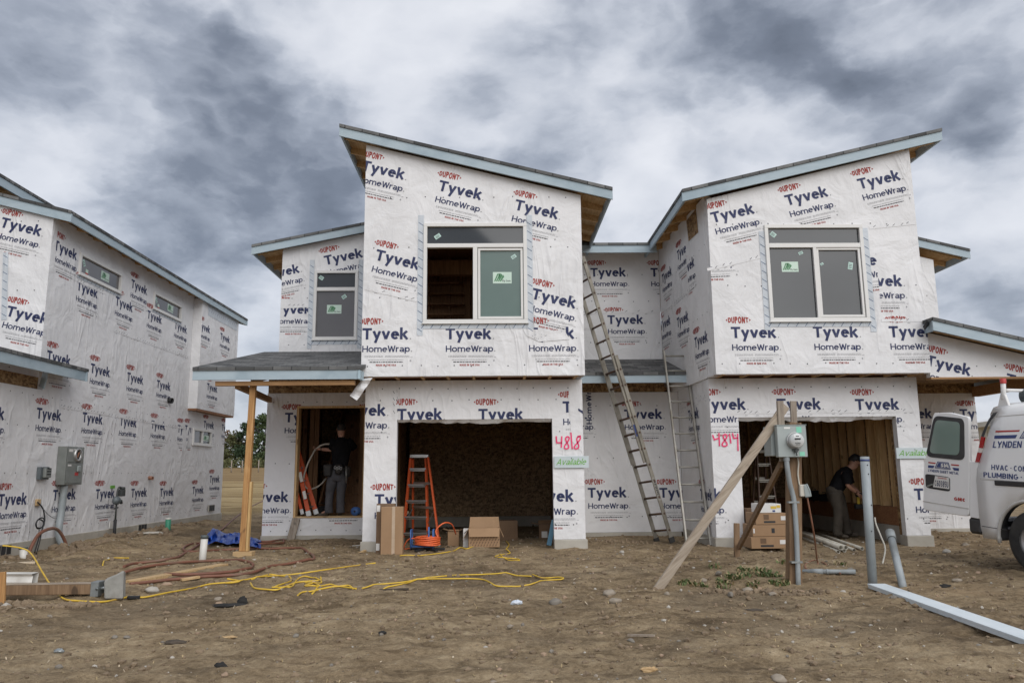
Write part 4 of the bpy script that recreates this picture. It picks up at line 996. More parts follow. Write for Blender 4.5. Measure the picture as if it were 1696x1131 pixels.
# ---- right entry: rear wall, gable wall, beam
W = Wall((0, Ye, 0), (1, 0, 0)); W.shape([(B2+.005, .105), (B3, .105), (B3, 2.80), (B2+.005, 2.80)])
for x, y in [(1590.3, 693), (1482, 693), (1500, 826), (1618, 826)]: W.printing(x, y, 0)
W.staples([2.4, 1.2, .3], .3); W.build('entry_wall', H, .15, 'osb_dark')['label'] = 'wrapped rear wall of the right hand porch'
W = Wall((0, 12.92, 0), (1, 0, 0)); gzr = lambda x: 3.60-.238*(x-7.3)
W.shape([(B2+.01, 2.81), (9.9, 2.81), (9.9, gzr(9.9)), (B2+.01, gzr(B2))])
for x, y, a in [(1532.6, 605.2, -14), (1665.4, 636, -14)]: W.printing(x, y, a)
W.staples([3.0], .35); W.build('porch_gable', H, .12, 'osb')
solid('porch_beam', ['beam', 'osb'], H, [((B2+.01, 12.90, 2.775), (9.9, 13.06, 2.808), 0), ((B2, Ye-.03, 2.802), (B3, Ye+.1, 3.35), 1), ((9.72, 13.08, 2.72), (9.86, Ye-.05, 2.92), 0)])
solid('porch_ceiling', 'osb', H, [((B2+.01, 13.07, 2.985), (9.7, Ye-.05, 3.0))])
solid('porch_post', 'post_new', H, [((9.76, 12.92, .02), (9.88, 13.04, 2.77))], .004)
# ---- left porch: header, beams, post, block
solid('porch_header', 'osb', H, [((A0+.02, Ye-.03, 2.902), (A1-.01, Ye+.1, 3.45))]); solid('recess_header', 'osb', H, [((A2+.01, Ye-.03, 2.872), (3.42, Ye+.1, 3.05))])
m = MB(); m.bar((-4.55, 12.62, 2.745), (-2.3, 12.62, 2.745), .09, .07); m.bar((-4.22, 12.68, 2.72), (-4.54, Ye-.06, 2.76), .09, .10)
for k in range(5): m.bar((-4.0+.36*k, 12.7, 2.80), (-4.0+.36*k, Ye-.05, 3.40), .04, .1)
m.build('porch_beam', 'beam', H)
ph = at(420, 632, 12.75); pf = at(402, 912, 12.75); pf.z = gz(pf.x, 12.75)+.075
m = MB(); m.bar(pf+Vector((0, .0, 0)), ph+Vector((0, 0, 0)), .095, .085, 0, (0, 1, 0)); m.bar(pf+Vector((.075, -.0, 0)), pf.lerp(ph, .40)+Vector((.07, 0, 0)), .04, .085, 1, (0, 1, 0))
m.build('porch_post', ['post_new', 'post_pale'], H, .003)['label'] = 'slightly leaning timber post doubled at its foot'
m = MB(); m.box((pf.x-.13, 12.66, pf.z-.10), (pf.x+.17, 12.86, pf.z-.004)); m.build('post_block', 'plank_new', H, .006)
# torn sheet of wrap hanging at the corner of the left box
m = MB(); n = 7; top = [(608, 618), (596, 627)]
Lp = [at(*p, Yu-.06) for p in [(603, 627), (595, 634), (587, 645), (579, 655)]]; Rp = [at(*p, Yu-.10) for p in [(617, 626), (610, 636), (602, 648), (591, 663)]]
Lp = smooth_path(Lp, 4); Rp = smooth_path(Rp, 4)
for j in range(len(Lp)-1):
    for i in range(5):
        def pt(jj, ii): 
            p = Lp[jj].lerp(Rp[jj], ii/5); return p+Vector((0, -.03*math.sin(ii/5*PI)-.02*math.sin(jj*1.1), 0))
        m.poly([pt(j, i), pt(j+1, i), pt(j+1, i+1), pt(j, i+1)]); m.poly([p+Vector((0, .004, 0)) for p in (pt(j, i), pt(j, i+1), pt(j+1, i+1), pt(j+1, i))])
m.keepn = True; m.build('loose_wrap', 'wrap', H)['label'] = 'torn corner of wrap hanging below the box'
# ---- roofs
zl = lambda x, y: 7.285-.2464*(x+2.69); yy = [12.9+.61*i for i in range(19)]
slope_roof(H, -2.70, 2.03, 12.70, 24.5, zl, 'steep slanted roof falling to the right', 'FLRB', rafters=[(-2.64, y, -2.2, y) for y in yy]+[(1.45, y, 1.96, y) for y in yy])
zr = lambda x, y: 6.085+.2408*(x-3.24)
slope_roof(H, 3.235, 7.895, 12.70, 24.5, zr, 'steep slanted roof rising to the right', 'FLRB', rafters=[(3.30, y, 3.72, y) for y in yy]+[(7.3, y, 7.84, y) for y in yy])
zq = lambda x, y: 6.14+.2064*(x+5.21)
slope_roof(H, -5.215, A1-.01, 16.1, 24.5, zq, 'short slanted roof rising towards the left box', 'FLB', rafters=[(-5.15, 16.35+.61*i, -4.5, 16.35+.61*i) for i in range(12)])
zk = lambda x, y: 6.27-.245*(x-9.213)
slope_roof(H, B2+.01, 10.344, 16.1, 24.5, zk, 'short slanted roof falling at the right end', 'FRB', rafters=[(9.6, 16.35+.61*i, 10.28, 16.35+.61*i) for i in range(12)])
zm = lambda x, y: 6.036+.235*(y-15.7)
slope_roof(H, A2+.0, 3.40, 15.7, 21.5, zm, 'roof of the recess between the boxes', 'F')
zp = lambda x, y: 3.005+.2215*(y-12.5)
slope_roof(H, -4.90, A1-.01, 12.5, Yw-.002, zp, 'grey shingled porch roof', 'FL', fh=.18)
m = MB(); m.hexa([(A1-.012, 12.5, 2.955), (-2.17, 12.5, 2.955), (-2.17, Yu-.006, 3.03), (A1-.012, Yu-.006, 3.03), (A1-.012, 12.5, 3.004), (-2.17, 12.5, 3.004), (-2.17, Yu-.006, 3.082), (A1-.012, Yu-.006, 3.082)], 0)
m.box((A1-.012, 12.52, 2.80), (-2.245, 12.555, 2.95), 1); m.box((-2.24, 12.52, 2.80), (-2.20, Yu-.01, 2.95), 2); m.build('roof_return', ['shingle', 'fascia', 'fascia_end'], H)
zs = lambda x, y: 3.145+.29*(y-14.6)
slope_roof(H, A2+.01, B1-.01, 14.6, Yw-.002, zs, 'small shingled shed roof in the recess', 'F', fh=.175)
zg = lambda x, y: 3.775-.238*(x-7.29)
slope_roof(H, 7.29, 10.0, 12.53, Ye+.6, zg, 'porch roof falling to the right', 'FLR', fh=.19, rafters=[(7.42, 12.75, 9.9, 12.75)])
m = MB(); fl = [at(1529, 540, 12.72), at(1536, 531, 12.6), at(1541, 536, 12.7), at(1532, 546, 12.74)]
m.poly(fl); m.poly([p+Vector((0, .01, -.01)) for p in reversed(fl)]); m.keepn = True; m.build('flashing', 'flashing', H)
# ---- floors, inner walls, studs
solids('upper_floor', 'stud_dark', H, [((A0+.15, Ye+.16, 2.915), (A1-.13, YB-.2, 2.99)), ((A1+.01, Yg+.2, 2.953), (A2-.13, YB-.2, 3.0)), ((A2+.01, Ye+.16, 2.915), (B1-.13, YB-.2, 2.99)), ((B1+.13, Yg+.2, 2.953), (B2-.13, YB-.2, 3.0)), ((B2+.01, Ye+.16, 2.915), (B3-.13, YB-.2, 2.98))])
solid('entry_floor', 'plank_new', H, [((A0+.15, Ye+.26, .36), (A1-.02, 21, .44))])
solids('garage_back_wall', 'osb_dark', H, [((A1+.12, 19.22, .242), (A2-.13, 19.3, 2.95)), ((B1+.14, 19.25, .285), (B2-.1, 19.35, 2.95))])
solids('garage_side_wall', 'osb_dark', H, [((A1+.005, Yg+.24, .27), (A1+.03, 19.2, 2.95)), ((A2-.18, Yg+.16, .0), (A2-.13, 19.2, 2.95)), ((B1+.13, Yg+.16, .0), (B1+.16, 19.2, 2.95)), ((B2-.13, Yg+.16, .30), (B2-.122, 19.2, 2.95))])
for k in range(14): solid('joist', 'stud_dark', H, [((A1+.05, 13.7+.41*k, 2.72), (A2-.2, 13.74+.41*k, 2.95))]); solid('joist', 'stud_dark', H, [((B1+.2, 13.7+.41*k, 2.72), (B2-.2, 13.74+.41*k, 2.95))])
XW = B2-.14
solid('sill_beam', 'beam_red', H, [((XW-.16, Yg+.25, .302), (XW+.002, 19.15, .62)), ((B1+.3, 19.08, .302), (XW-.17, 19.22, .62))])
solid('top_plate', 'stud', H, [((XW-.14, Yg+.25, 2.50), (XW+.002, 19.1, 2.60))])
def studs(parent, spots, sx, sy, z0, z1, mat):
    for x, y in spots:
        m = MB(); l = random.uniform(-.008, .008); m.hexa([(x, y, z0), (x+sx, y, z0), (x+sx, y+sy, z0), (x, y+sy, z0), (x+l, y, z1), (x+sx+l, y, z1), (x+sx+l, y+sy, z1), (x+l, y+sy, z1)]); m.build('stud', mat, parent)
sy_ = [13.62, 13.68, 13.95, 14.32, 14.40, 14.72, 15.12, 15.20, 15.55, 15.95, 16.35, 16.75, 17.15, 17.55, 17.95, 18.35, 18.75]
studs(H, [(XW-.145, y) for y in sy_], .142, .045, .622, 2.498, 'stud')
studs(H, [(B1+.5+.40*i, 19.09) for i in range(7)], .045, .13, .622, 2.94, 'stud')
studs(H, [(A1+.035, y) for y in (13.68, 13.76, 14.1, 14.5, 14.9, 15.3, 15.7, 16.1, 16.6, 17.1)], .12, .045, .272, 2.71, 'stud_dark')
# wall sheathing of the far jamb in the right garage and dark partition in the entry with the stair
solid('garage_jamb', 'osb', H, [((6.945, Yg+.145, .172), (6.985, Yg+.24, 2.5)), ((XW-.12, Yg+.24, .302), (XW+.0, Yg+.262, 2.5))])
st = MB()
for k in range(13): st.box((-3.75, 17.1+.20*k, .44+.19*k), (-2.75, 17.34+.20*k, .475+.19*k), 0); st.box((-3.75, 17.12+.20*k, .25+.19*k if k else .44), (-2.75, 17.135+.20*k, .44+.19*k), 0)
st.bar((-2.72, 17.0, .55), (-2.72, 19.9, 3.30), .045, .28, 0); st.bar((-3.78, 17.0, .55), (-3.78, 19.9, 3.30), .045, .28, 0)
st.build('staircase', 'stud_dark', H)
studs(H, [(-4.3, 16.4), (-4.3, 16.9), (-4.3, 17.4), (-4.05, 17.0), (-3.95, 17.0), (-2.58, 16.3), (-2.58, 16.8), (-2.58, 17.3), (-2.95, 16.9)], .09, .045, .442, 2.90, 'stud_dark')
solids('partition', 'osb_dark', H, [((A0+.16, 19.9, .44), (A1-.02, 20, 2.9)), ((-2.47, Ye+.3, .44), (-2.43, 19.8, 2.9))])
# framing seen through the half open upper window
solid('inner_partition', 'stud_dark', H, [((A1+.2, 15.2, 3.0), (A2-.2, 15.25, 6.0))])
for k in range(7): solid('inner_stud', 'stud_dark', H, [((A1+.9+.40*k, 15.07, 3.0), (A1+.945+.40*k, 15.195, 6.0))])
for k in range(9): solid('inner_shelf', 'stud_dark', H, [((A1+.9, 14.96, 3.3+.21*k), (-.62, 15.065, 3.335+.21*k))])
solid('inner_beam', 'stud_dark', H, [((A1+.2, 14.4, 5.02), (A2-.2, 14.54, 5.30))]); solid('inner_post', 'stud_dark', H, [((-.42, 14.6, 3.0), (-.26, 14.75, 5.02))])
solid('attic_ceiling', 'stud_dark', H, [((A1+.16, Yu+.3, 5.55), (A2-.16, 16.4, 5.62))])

# ------------------------------------------------------------------ house on the left
XS = -8.1
LH = thing('wrapped_house', 'white wrapped two storey house at the left edge with small slit windows and bare foundation', 'house', (XS, 18, 0)); H2 = LH
solids('foundation', 'concrete', H2, [((-8.26, 10.4, -.5), (-8.07, 23.42, .20)), ((-15, 23.2, -.5), (-8.27, 23.42, .2)), ((-15, 10.38, -.5), (-8.27, 10.6, .2))], .008)
for px, py in ((4, 911), (235, 874), (350, 841)):
    p = atx(px, py, -8.07); m = MB(); m.box((-8.075, p.y-.22, p.z-.09), (-8.055, p.y+.22, p.z+.09), 0)
    for k in range(3): m.box((-8.054, p.y-.20+.14*k, p.z-.075), (-8.050, p.y-.08+.14*k, p.z+.075), 1)
    m.build('foundation_vent', ['concrete', 'vent'], H2)
W = Wall((XS, 0, 0), (0, 1, 0))
W.shape([(10.4, .19), (23.4, .19), (23.4, 6.02), (13.955, 6.02), (13.955, 2.81), (10.4, 2.81)]); W.outer = [Vector(p) for p in [(10.4, .19), (23.4, .19), (23.4, 6.02), (13.955, 6.02), (13.955, 2.81), (10.4, 2.81)]]
W.regions = RG = [W.rect(13.955, .19, 23.4, 6.02), W.rect(10.4, .19, 13.955, 2.81)]
def quadwin(W, pts):
    q = [W.px(*p) for p in pts]; return (sum(p.x for p in (q[0], q[3]))/2, (q[2].y+q[3].y)/2, (q[1].x+q[2].x)/2, (q[0].y+q[1].y)/2)
V1 = quadwin(W, [(131.5, 419), (201, 454), (199, 485), (131, 455)]); V2 = quadwin(W, [(254.5, 483), (300.5, 508), (298.5, 531), (253.5, 512)]); V3 = quadwin(W, [(319.5, 709.5), (350, 713), (349, 738.5), (319, 735)])
wins = [W.rect(*v) for v in (V1, V2, V3)]; W.holes = [ccw(h) for h in wins]
for x, y in [(89, 413), (127, 480), (191, 505), (217, 476), (243.6, 526.7), (288.8, 544), (77, 597), (149.5, 617), (210, 630.5), (259.3, 642), (-46, 690), (59.8, 692.7), (136, 698.7), (198, 704.4), (250, 709.5), (294, 716), (306, 716), (337, 708), (367, 713),
             (-4, 838), (86.7, 828.7), (157.9, 826), (216.7, 823.7), (264.7, 822), (318.4, 818), (347, 799), (-100, 845)]:
    rg = RG
    if (x, y) == (294, 716): rg = [W.rect(19.5, .2, W.px(303, 716).x, 3)]
    if (x, y) == (306, 716): rg = [W.rect(W.px(304, 716).x, .2, W.px(317, 716).x, 3)]
    W.printing(x, y, 0, region=rg)
W.staples([.35, 1.35, 2.15, 2.7], .3)
for a, b in (((14.5, 2.55), (20.4, 2.47)), ((14.6, 5.0), (15.9, 5.0)), ((16.3, 4.3), (20.4, 4.32))): W.seam(a, b)
for v in (V1, V2): W.tape_strip((v[0]-.05, v[1]-.05), (v[2]+.05, v[1]-.05), .08)
# a lighter, cut-in sheet round the small lower window
W.patch([W.px(x, y) for x, y in ((300, 735), (316, 690), (318, 737), (352, 741), (353, 705), (338, 690), (336, 830), (300, 850))][:4], 0, .004)
sw = W.build('side_wall', H2, .15, 'osb_dark')
for v, mt, lab in ((V1, 'glass_warm', 'nearer slit window under the eave'), (V2, 'glass_warm', 'farther slit window under the eave')):
    u0, v0, u1, v1 = v; L = u1-u0
    window(W, H2, *v, fw=.045, panes=[(u0+.04, v0+.04, u1-.04, v1-.04, mt, -.02)], stickers=[(u0+L*.52, v0+.12, u0+L*.52+.34, v0+.30, 'logo', -.019, 0), (u0+.16, v1-.22, u0+.24, v1-.08, 'tag', -.019, .5), (u0+.28, v0+.07, u0+.38, v0+.17, 'rating', -.019, 0)], label=lab)
u0, v0, u1, v1 = V3; mx = (u0+u1)/2
window(W, H2, *V3, fw=.05, bars=[(mx-.02, v0+.04, mx+.02, v1-.04)], panes=[(u0+.04, v0+.04, mx-.015, v1-.04, 'glass_warm', -.02), (mx+.015, v0+.04, u1-.04, v1-.04, 'glass', -.024)], stickers=[(mx+.12, v0+.12, u1-.12, v1-.14, 'logo', -.023, 0)], label='small two pane lower window')
solid('porch_header', 'osb', H2, [((XS-.12, 10.4, 2.812), (XS-.004, 13.79, 3.02))]); 
W = Wall((0, 13.8, 0), (1, 0, 0)); W.shape([(-14, 2.9), (XS, 2.9), (XS, 6.04), (-14, 7.5)])
for x, y, a in [(-1, 376, -13.5), (8.7, 523, -12)]: W.printing(x, y, a)
W.printing(0, 0, -13, uv=Vector((-10.6, 5.9))); W.printing(0, 0, -12, uv=Vector((-10.3, 4.6)))
W.tape_strip(W.px(7, 530), W.px(10, 418)); W.staples([3.2, 4.6, 5.9], .3); W.build('front_wall', H2, .15, 'osb_dark')
BX = -7.86
W = Wall((BX, 0, 0), (0, 1, 0)); W.shape([(20.5, 3.02), (23.42, 3.02), (23.42, 5.97), (20.5, 5.97)])
for x, y in [(306, 518), (329.6, 544), (364.6, 561.7), (295, 637), (342.6, 645.7)]: W.printing(x, y, 0)
W.tape_strip((20.9, 5.74), (23.3, 5.74), .3); W.seam((23.25, 3.1), (23.26, 5.6)); W.build('bay_wall', H2, .15, 'osb_dark')
W = Wall((0, 20.496, 0), (1, 0, 0)); W.shape([(XS+.003, 3.02), (BX-.004, 3.02), (BX-.004, 5.97), (XS+.003, 5.97)]); W.build('bay_cheek', H2, .1, 'osb_dark')
solid('bay_floor', 'beam_red', H2, [((XS+.003, 20.5, 2.97), (BX-.01, 23.4, 3.018))])
EV = at(119, 349, 13.72); EF = at(418, 533, 23.75)
z2 = lambda x, y: EV.z-.257*(x-EV.x)
slope_roof(H2, -14, EV.x, 13.70, 23.9, z2, 'long slanted roof falling to the right', 'FRB', rafters=[(-8.2, 14.0+.61*i, EV.x-.06, 14.0+.61*i) for i in range(16)])
z3 = lambda x, y: 7.23+.24*(x+9.82)
slope_roof(H2, -14, -9.82, 11.5, 22, z3, 'upper slanted roof rising to the right', 'FRB', rafters=[(-10.4, 12.2+.61*i, -9.88, 12.2+.61*i) for i in range(15)])
W = Wall((-10.35, 0, 0), (0, 1, 0)); W.shape([(14.6, 6.6), (21.5, 6.6), (21.5, 6.98), (14.6, 6.98)]); W.build('clerestory_wall', H2, .12, 'osb')
z4 = lambda x, y: 3.27-.22*(x+7.65)
slope_roof(H2, -12, -7.65, 8.5, 14.6, z4, 'low porch roof falling to the right', 'RB', fh=.21)
m = MB(); m.bar(atx(69, 642, -8.02), atx(80, 603, -7.9), .02, .16, 0); m.build('flashing', 'fascia', H2)
for (O, U, poly) in [((-8.26, 23.4, 0), (-1, 0, 0), [(0, .21), (5.6, .21), (5.6, 7.3), (0, 6.0)]), ((-14, 23.4, 0), (0, -1, 0), [(0, .21), (8.9, .21), (8.9, 7.4), (0, 7.4)]), ((-14, 10.4, 0), (1, 0, 0), [(0, .205), (5.74, .205), (5.74, 2.8), (0, 2.8)])]:
    W = Wall(O, U); W.shape(poly)
    for k in range(4):
        for j in range(4): W.printing(0, 0, 0, uv=Vector((.3+1.3*k+(.5 if j % 2 else 0), .8+1.4*j)))
    W.build('side_wall', H2, .12, 'osb_dark')

# ------------------------------------------------------------------ mounted services on the left house
def wall_box(o_w, px0, py0, px1, py1, depth, mats, name, label, cat):
    pass
# electric service panel: near edge x 89-107, far edge 126
t = thing('electric_panel', 'tall grey metal service panel with an empty round meter socket on the wrapped side wall', 'electric panel', atx(105, 810, XS))
def side_box(mb, y0, y1, z0, z1, d, m=0): mb.box((XS+.004, y0, z0), (XS+d, y1, z1), m)
pa = atx(90, 805, XS); pb = atx(121, 742, XS)
y0, y1, z0, z1 = pa.y, pa.y+.62, pa.z+.02, pb.z+.02
m = MB(); side_box(m, y0, y1, z0, z1, .17); m.build('cabinet', 'panel_grey', t, .008)
m = MB(); zm_ = z0+(z1-z0)*.57; m.box((XS+.172, y0+.03, zm_+.012), (XS+.180, y1-.03, z1-.03)); m.build('cover', 'panel_grey', t, .003)
m = MB(); m.box((XS+.172, y0+.03, z0+.03), (XS+.180, y1-.03, zm_-.012)); m.build('cover', 'panel_grey', t, .003)
cy_, cz_ = y0+.36, zm_+(z1-zm_)*.50
m = MB(); m.lathe([(.125, 0), (.125, .035), (.095, .04), (.090, .01), (.03, -.02), (.0, -.02)], (XS+.178, cy_, cz_), (1, 0, 0), 0, 24); m.build('meter_socket', 'aluminium', t)
m = MB(); m.lathe([(.088, .012), (.0, .013)], (XS+.178, cy_, cz_), (1, 0, 0), 0, 20); m.bar((XS+.195, cy_-.03, cz_-.05), (XS+.195, cy_+.02, cz_+.05), .03, .02, 1); m.build('socket_base', ['vent', 'copper'], t)
m = MB(); m.box((XS+.181, y0+.36, z0+.24), (XS+.215, y0+.47, zm_-.05)); m.build('latch', 'meter_grey', t, .012)
m = MB(); m.box((XS+.181, y0+.32, z0+.17), (XS+.183, y0+.44, z0+.23)); m.box((XS+.181, y0+.06, z1-.10), (XS+.183, y0+.20, z1-.05), 1); m.box((XS+.181, y0+.22, z1-.07), (XS+.183, y0+.30, z1-.045), 1); m.box((XS+.181, y0+.06, zm_-.06), (XS+.183, y0+.18, zm_-.03), 1); m.build('sticker', ['red_label', 'paper'], t)
p0 = Vector((XS+.09, y0+.17, z0)); g_ = atx(86, 925, XS+.1)
m = MB(); m.tube(smooth_path([p0+Vector((0, 0, .01)), p0+Vector((0, -.03, -.5)), Vector((XS+.11, y0+.07, .42)), Vector((XS+.13, y0+.06, .22)), Vector((XS+.22, y0+.05, .06)), Vector((XS+.42, y0+.04, -.06))], 5), .062, 0, 14)
m.build('conduit', 'pvc_grey', t)
# small square box
pa = atx(59, 794, XS); pb = atx(76, 775, XS)
t = thing('junction_box', 'small grey square box on the wrapped side wall left of the service panel', 'junction box', atx(67, 785, XS))
m = MB(); m.box((XS+.004, pa.y, pa.z), (XS+.07, pb.y, pb.z+.02)); m.build('box', 'gas_grey', t, .006)
m = MB(); m.box((XS+.071, pa.y+.06, pa.z+.03), (XS+.13, pb.y-.03, pb.z+.0)); m.build('cover', 'panel_grey', t, .012)
m = MB(); [m.box((XS+.131, pa.y+.10, pa.z+.08+.05*k), (XS+.134, pb.y-.06, pa.z+.10+.05*k)) for k in range(3)]; m.build('louvre', 'black', t)
# orange marks and outlet with black cable
q = atx(60, 832, XS); 
t = thing('cable_outlet', 'small orange outlet on the wrap with a black cable coil hanging from it', 'cable outlet', q)
m = MB(); m.box((XS+.004, q.y-.05, q.z-.06), (XS+.05, q.y+.06, q.z+.06)); m.build('outlet', 'plank_new', t, .008)
pts = [atx(62, 831, XS+.06), atx(71, 842, XS+.10), atx(74, 860, XS+.12), atx(70, 872, XS+.14), atx(62, 875, XS+.14), atx(60, 866, XS+.15), atx(66, 858, XS+.15), atx(73, 859, XS+.13), atx(72, 871, XS+.15), atx(63, 874, XS+.16), atx(59, 868, XS+.15), atx(64, 860, XS+.13), atx(72, 864, XS+.16), atx(70, 876, XS+.18), atx(64, 892, XS+.16), atx(57, 915, XS+.18)]
m = MB(); m.tube(smooth_path(pts, 5), .012, 0, 6); m.tube(smooth_path([atx(70, 874, XS+.2), atx(66, 896, XS+.2), atx(60, 917, XS+.22)], 5), .009, 0, 6); m.tube(smooth_path([atx(66, 834, XS+.05), atx(78, 850, XS+.05), atx(90, 858, XS+.06), atx(99, 857, XS+.05)], 5), .005, 0, 6)
m.build('cable', 'cable_black', t)
# brown hose arching over the conduit
t = tag(MB().tube(smooth_path([atx(44, 926, XS+.35), atx(52, 905, XS+.32), atx(64, 885, XS+.30), atx(80, 876, XS+.30), atx(94, 876, XS+.30), atx(105, 890, XS+.33), atx(113, 912, XS+.36), atx(118, 928, XS+.4)], 6), .028, 0, 10).build('hose', 'hose_brown', loc=(XS+.3, 13.5, 0)), 'brown hose arched over the grey conduit under the service panel', 'hose')
# gas riser with regulator
t = thing('gas_riser', 'dark gas riser with a grey regulator standing against the wrapped side wall', 'gas riser', Vector((XS+.22, atx(190, 860, XS+.2).y, 0)))
yy_ = atx(191, 860, XS+.2).y; zt_ = atx(195, 830, XS+.2).z; X_ = XS+.2
m = MB(); m.tube([(X_, yy_, -.1), (X_, yy_, .40)], .032, 0, 10); m.tube([(X_, yy_, .40), (X_, yy_, zt_)], .018, 1, 10); m.tube([(X_-.02, yy_-.05, .62), (X_, yy_+.08, .64)], .014, 0, 8)
m.tube(smooth_path([(X_, yy_, zt_), (X_, yy_+.01, zt_+.20), (X_, yy_+.06, zt_+.28), (X_, yy_+.14, zt_+.27), (X_, yy_+.17, zt_+.15)], 5), .022, 1, 10); m.build('pipe', ['vent', 'iron'], t)
m = MB(); m.lathe([(.0, -.05), (.06, -.05), (.085, -.02), (.085, .02), (.05, .05), (.0, .06)], (X_+.02, yy_-.05, zt_+.02), (.8, -.6, 0), 0, 18); m.lathe([(.0, -.06), (.035, -.06), (.035, .06), (0, .06)], (X_, yy_, zt_+.02), (0, 0, 1), 0, 12); m.build('regulator', 'gas_grey', t)
m = MB(); m.box((X_-.03, yy_+.10, zt_+.10), (X_+.05, yy_+.26, zt_+.24)); m.lathe([(.0, 0), (.05, 0), (.05, .05), (0, .05)], (X_, yy_+.22, zt_+.24), (0, .2, 1), 0, 12); m.lathe([(.0, 0), (.03, 0), (.03, .08), (0, .08)], (X_, yy_+.18, zt_+.02), (0, .4, -1), 0, 10); m.build('valve', 'iron', t, .008)
m = MB(); m.box((XS+.03, yy_+.10, .22), (XS+.05, yy_+.22, .36)); m.build('tag', 'paper', t)
# two vent stubs through the wrap
for px, py, lab in ((279, 663, 'black round vent stub high on the wrapped side wall'), (246.5, 791, 'small copper coloured stub through the wrap above the gas riser')):
    q = atx(px, py, XS); t = thing('vent_stub', lab, 'vent', q)
    m = MB(); m.pipe(q, q+Vector((.10, -.02, -.01)), .07 if py < 700 else .045, .055 if py < 700 else .03, 0, 14); m.build('sleeve', 'black' if py < 700 else 'copper', t)
    m = MB(); m.lathe([(.056 if py < 700 else .031, 0), (.0, 0)], q+Vector((.01, 0, 0)), (1, 0, 0), 0, 14); m.build('bore', 'vent', t)
q = atx(186, 806, XS); m = MB(); m.box((XS+.004, q.y-.10, q.z-.03), (XS+.01, q.y+.10, q.z+.03)); tag(m.build('flag_tape', 'ink_green', loc=q), 'bit of bright green tape on the wrap above the gas riser', 'tape')

# ------------------------------------------------------------------ pipes in the ground on the left
def standpipe(name, px, py_base, py_top, r, mats, label, lean=(0, 0), cap=None, below=.15):
    b = on_ground(px, py_base); top = at(px+lean[0], py_top, b.y+lean[1])
    t = thing(name, label, 'pipe', b)
    d = (top-b).normalized()
    m = MB(); m.pipe(b-d*below, top, r, r*.86, 0, 18); m.build('pipe', mats, t)
    if cap:
        m = MB(); L = (top-b).length; m.lathe([(0, L*.9-.0), (r*1.12, L*.9), (r*1.12, L+.004), (r*.9, L+.01), (0, L+.01)] if cap[1] else [(r*1.04, L*.86), (r*1.08, L*.87), (r*1.08, L*1.004), (r*.9, L*1.006)], b, d, 0, 18); m.build('cap', cap[0], t)
    return t
standpipe('drain_pipe', 335, 930, 887, .052, 'pvc_white', 'white plastic drain pipe with a grey cap standing in the dirt', (4, 0), ('pvc_dark', True))
standpipe('drain_pipe', 278, 878, 857, .055, 'pvc_green', 'short green drain pipe with a white top beside the bare foundation', (1, 0), ('pvc_white', False))
standpipe('drain_pipe', 39, 924, 907, .06, 'pvc_white', 'short stubby white pipe with a dark cap at the foundation below the service panel', (0, 0), ('pvc_dark', True))
# ------------------------------------------------------------------ blue tarp
t0 = on_ground(378, 897); n = 26; mb = MB(); r_ = np.random.default_rng(4)
for j in range(10):
    for i in range(n+1):
        u, v = i/n, j/9
        pxl = on_ground(343+90*u, 908-22*v*(1-.3*u)-3*math.sin(u*5))
        prof = (.05+.17*math.exp(-((u-.14)/.14)**2)+.12*math.exp(-((u-.62)/.22)**2))*math.sin(PI*min(max(v*.85+.12, 0), 1))
        z = prof*(1+.6*float(vnoise(np.array([u*9]), np.array([v*5]), 31)[0]))+.03*float(vnoise(np.array([u*26]), np.array([v*12]), 32)[0])+.018
        mb.v.append(Vector((pxl.x, pxl.y+.03*math.sin(u*30), pxl.z+z)))
for j in range(9):
    for i in range(n): a = j*(n+1)+i; mb.face((a, a+1, a+n+2, a+n+1), 0, False)
tag(mb.build('tarp', 'tarp', loc=t0), 'crumpled blue plastic tarp behind the timber porch post', 'tarp')
# ------------------------------------------------------------------ hoses and cords
def settle(sp, r):
    zs = [max(p.z, gz(p.x, p.y)+r) for p in sp]; N = len(zs)
    for _ in range(5): zs = [zs[0]]+[max((zs[i-1]+2*zs[i]+zs[i+1])/4, gz(sp[i].x, sp[i].y)+r*.35) for i in range(1, N-1)]+[zs[-1]]
    for p, z in zip(sp, zs): p.z = z
def ground_line(name, pix, r, mat, label, cat, lift=.0, n=8, closed=False, seg=8, extra=None):
    pts = []
    for q in pix:
        p = on_ground(q[0], q[1]); z = q[2] if len(q) > 2 else 0
        pts.append(p+Vector((0, 0, r+lift+z)))
    sp = smooth_path(pts, n)
    settle(sp, r)
    m = MB(); m.tube(sp, r, 0, seg)
    for e in (extra or []):
        pts = [on_ground(q[0], q[1])+Vector((0, 0, r+lift+(q[2] if len(q) > 2 else 0))) for q in e]; sp = smooth_path(pts, n)
        settle(sp, r)
        m.tube(sp, r, 0, seg)
    return tag(m.build(name, mat, loc=on_ground(pix[0][0], pix[0][1])), label, cat)
ground_line('air_hose', [(466, 895), (452, 898.5), (405, 899), (350, 901), (312, 906), (303, 911), (312, 915), (345, 914), (380, 912), (440, 910.5), (495, 913), (517, 921), (519, 928), (505, 931), (455, 940), (405, 953), (335, 958), (278, 963), (215, 970)], .020, 'hose_brown', 'long brown hose looping in wide coils across the dirt in front of the porch', 'hose',
            extra=[[(205, 950), (240, 941), (290, 934), (350, 931), (395, 932), (417, 936), (415, 943), (390, 948), (345, 952), (300, 954), (272, 953)], [(466, 895), (470, 900), (462, 901), (430, 904, .02), (400, 906, .03)]])
ground_line('air_hose', [(434, 843, .28), (412, 852, .20), (388, 866, .10), (368, 879, .02), (355, 888), (330, 903), (305, 920), (280, 929), (230, 935), (205, 941)], .020, 'hose_brown', 'brown hose running back past the corner of the wrapped entry wall', 'hose')
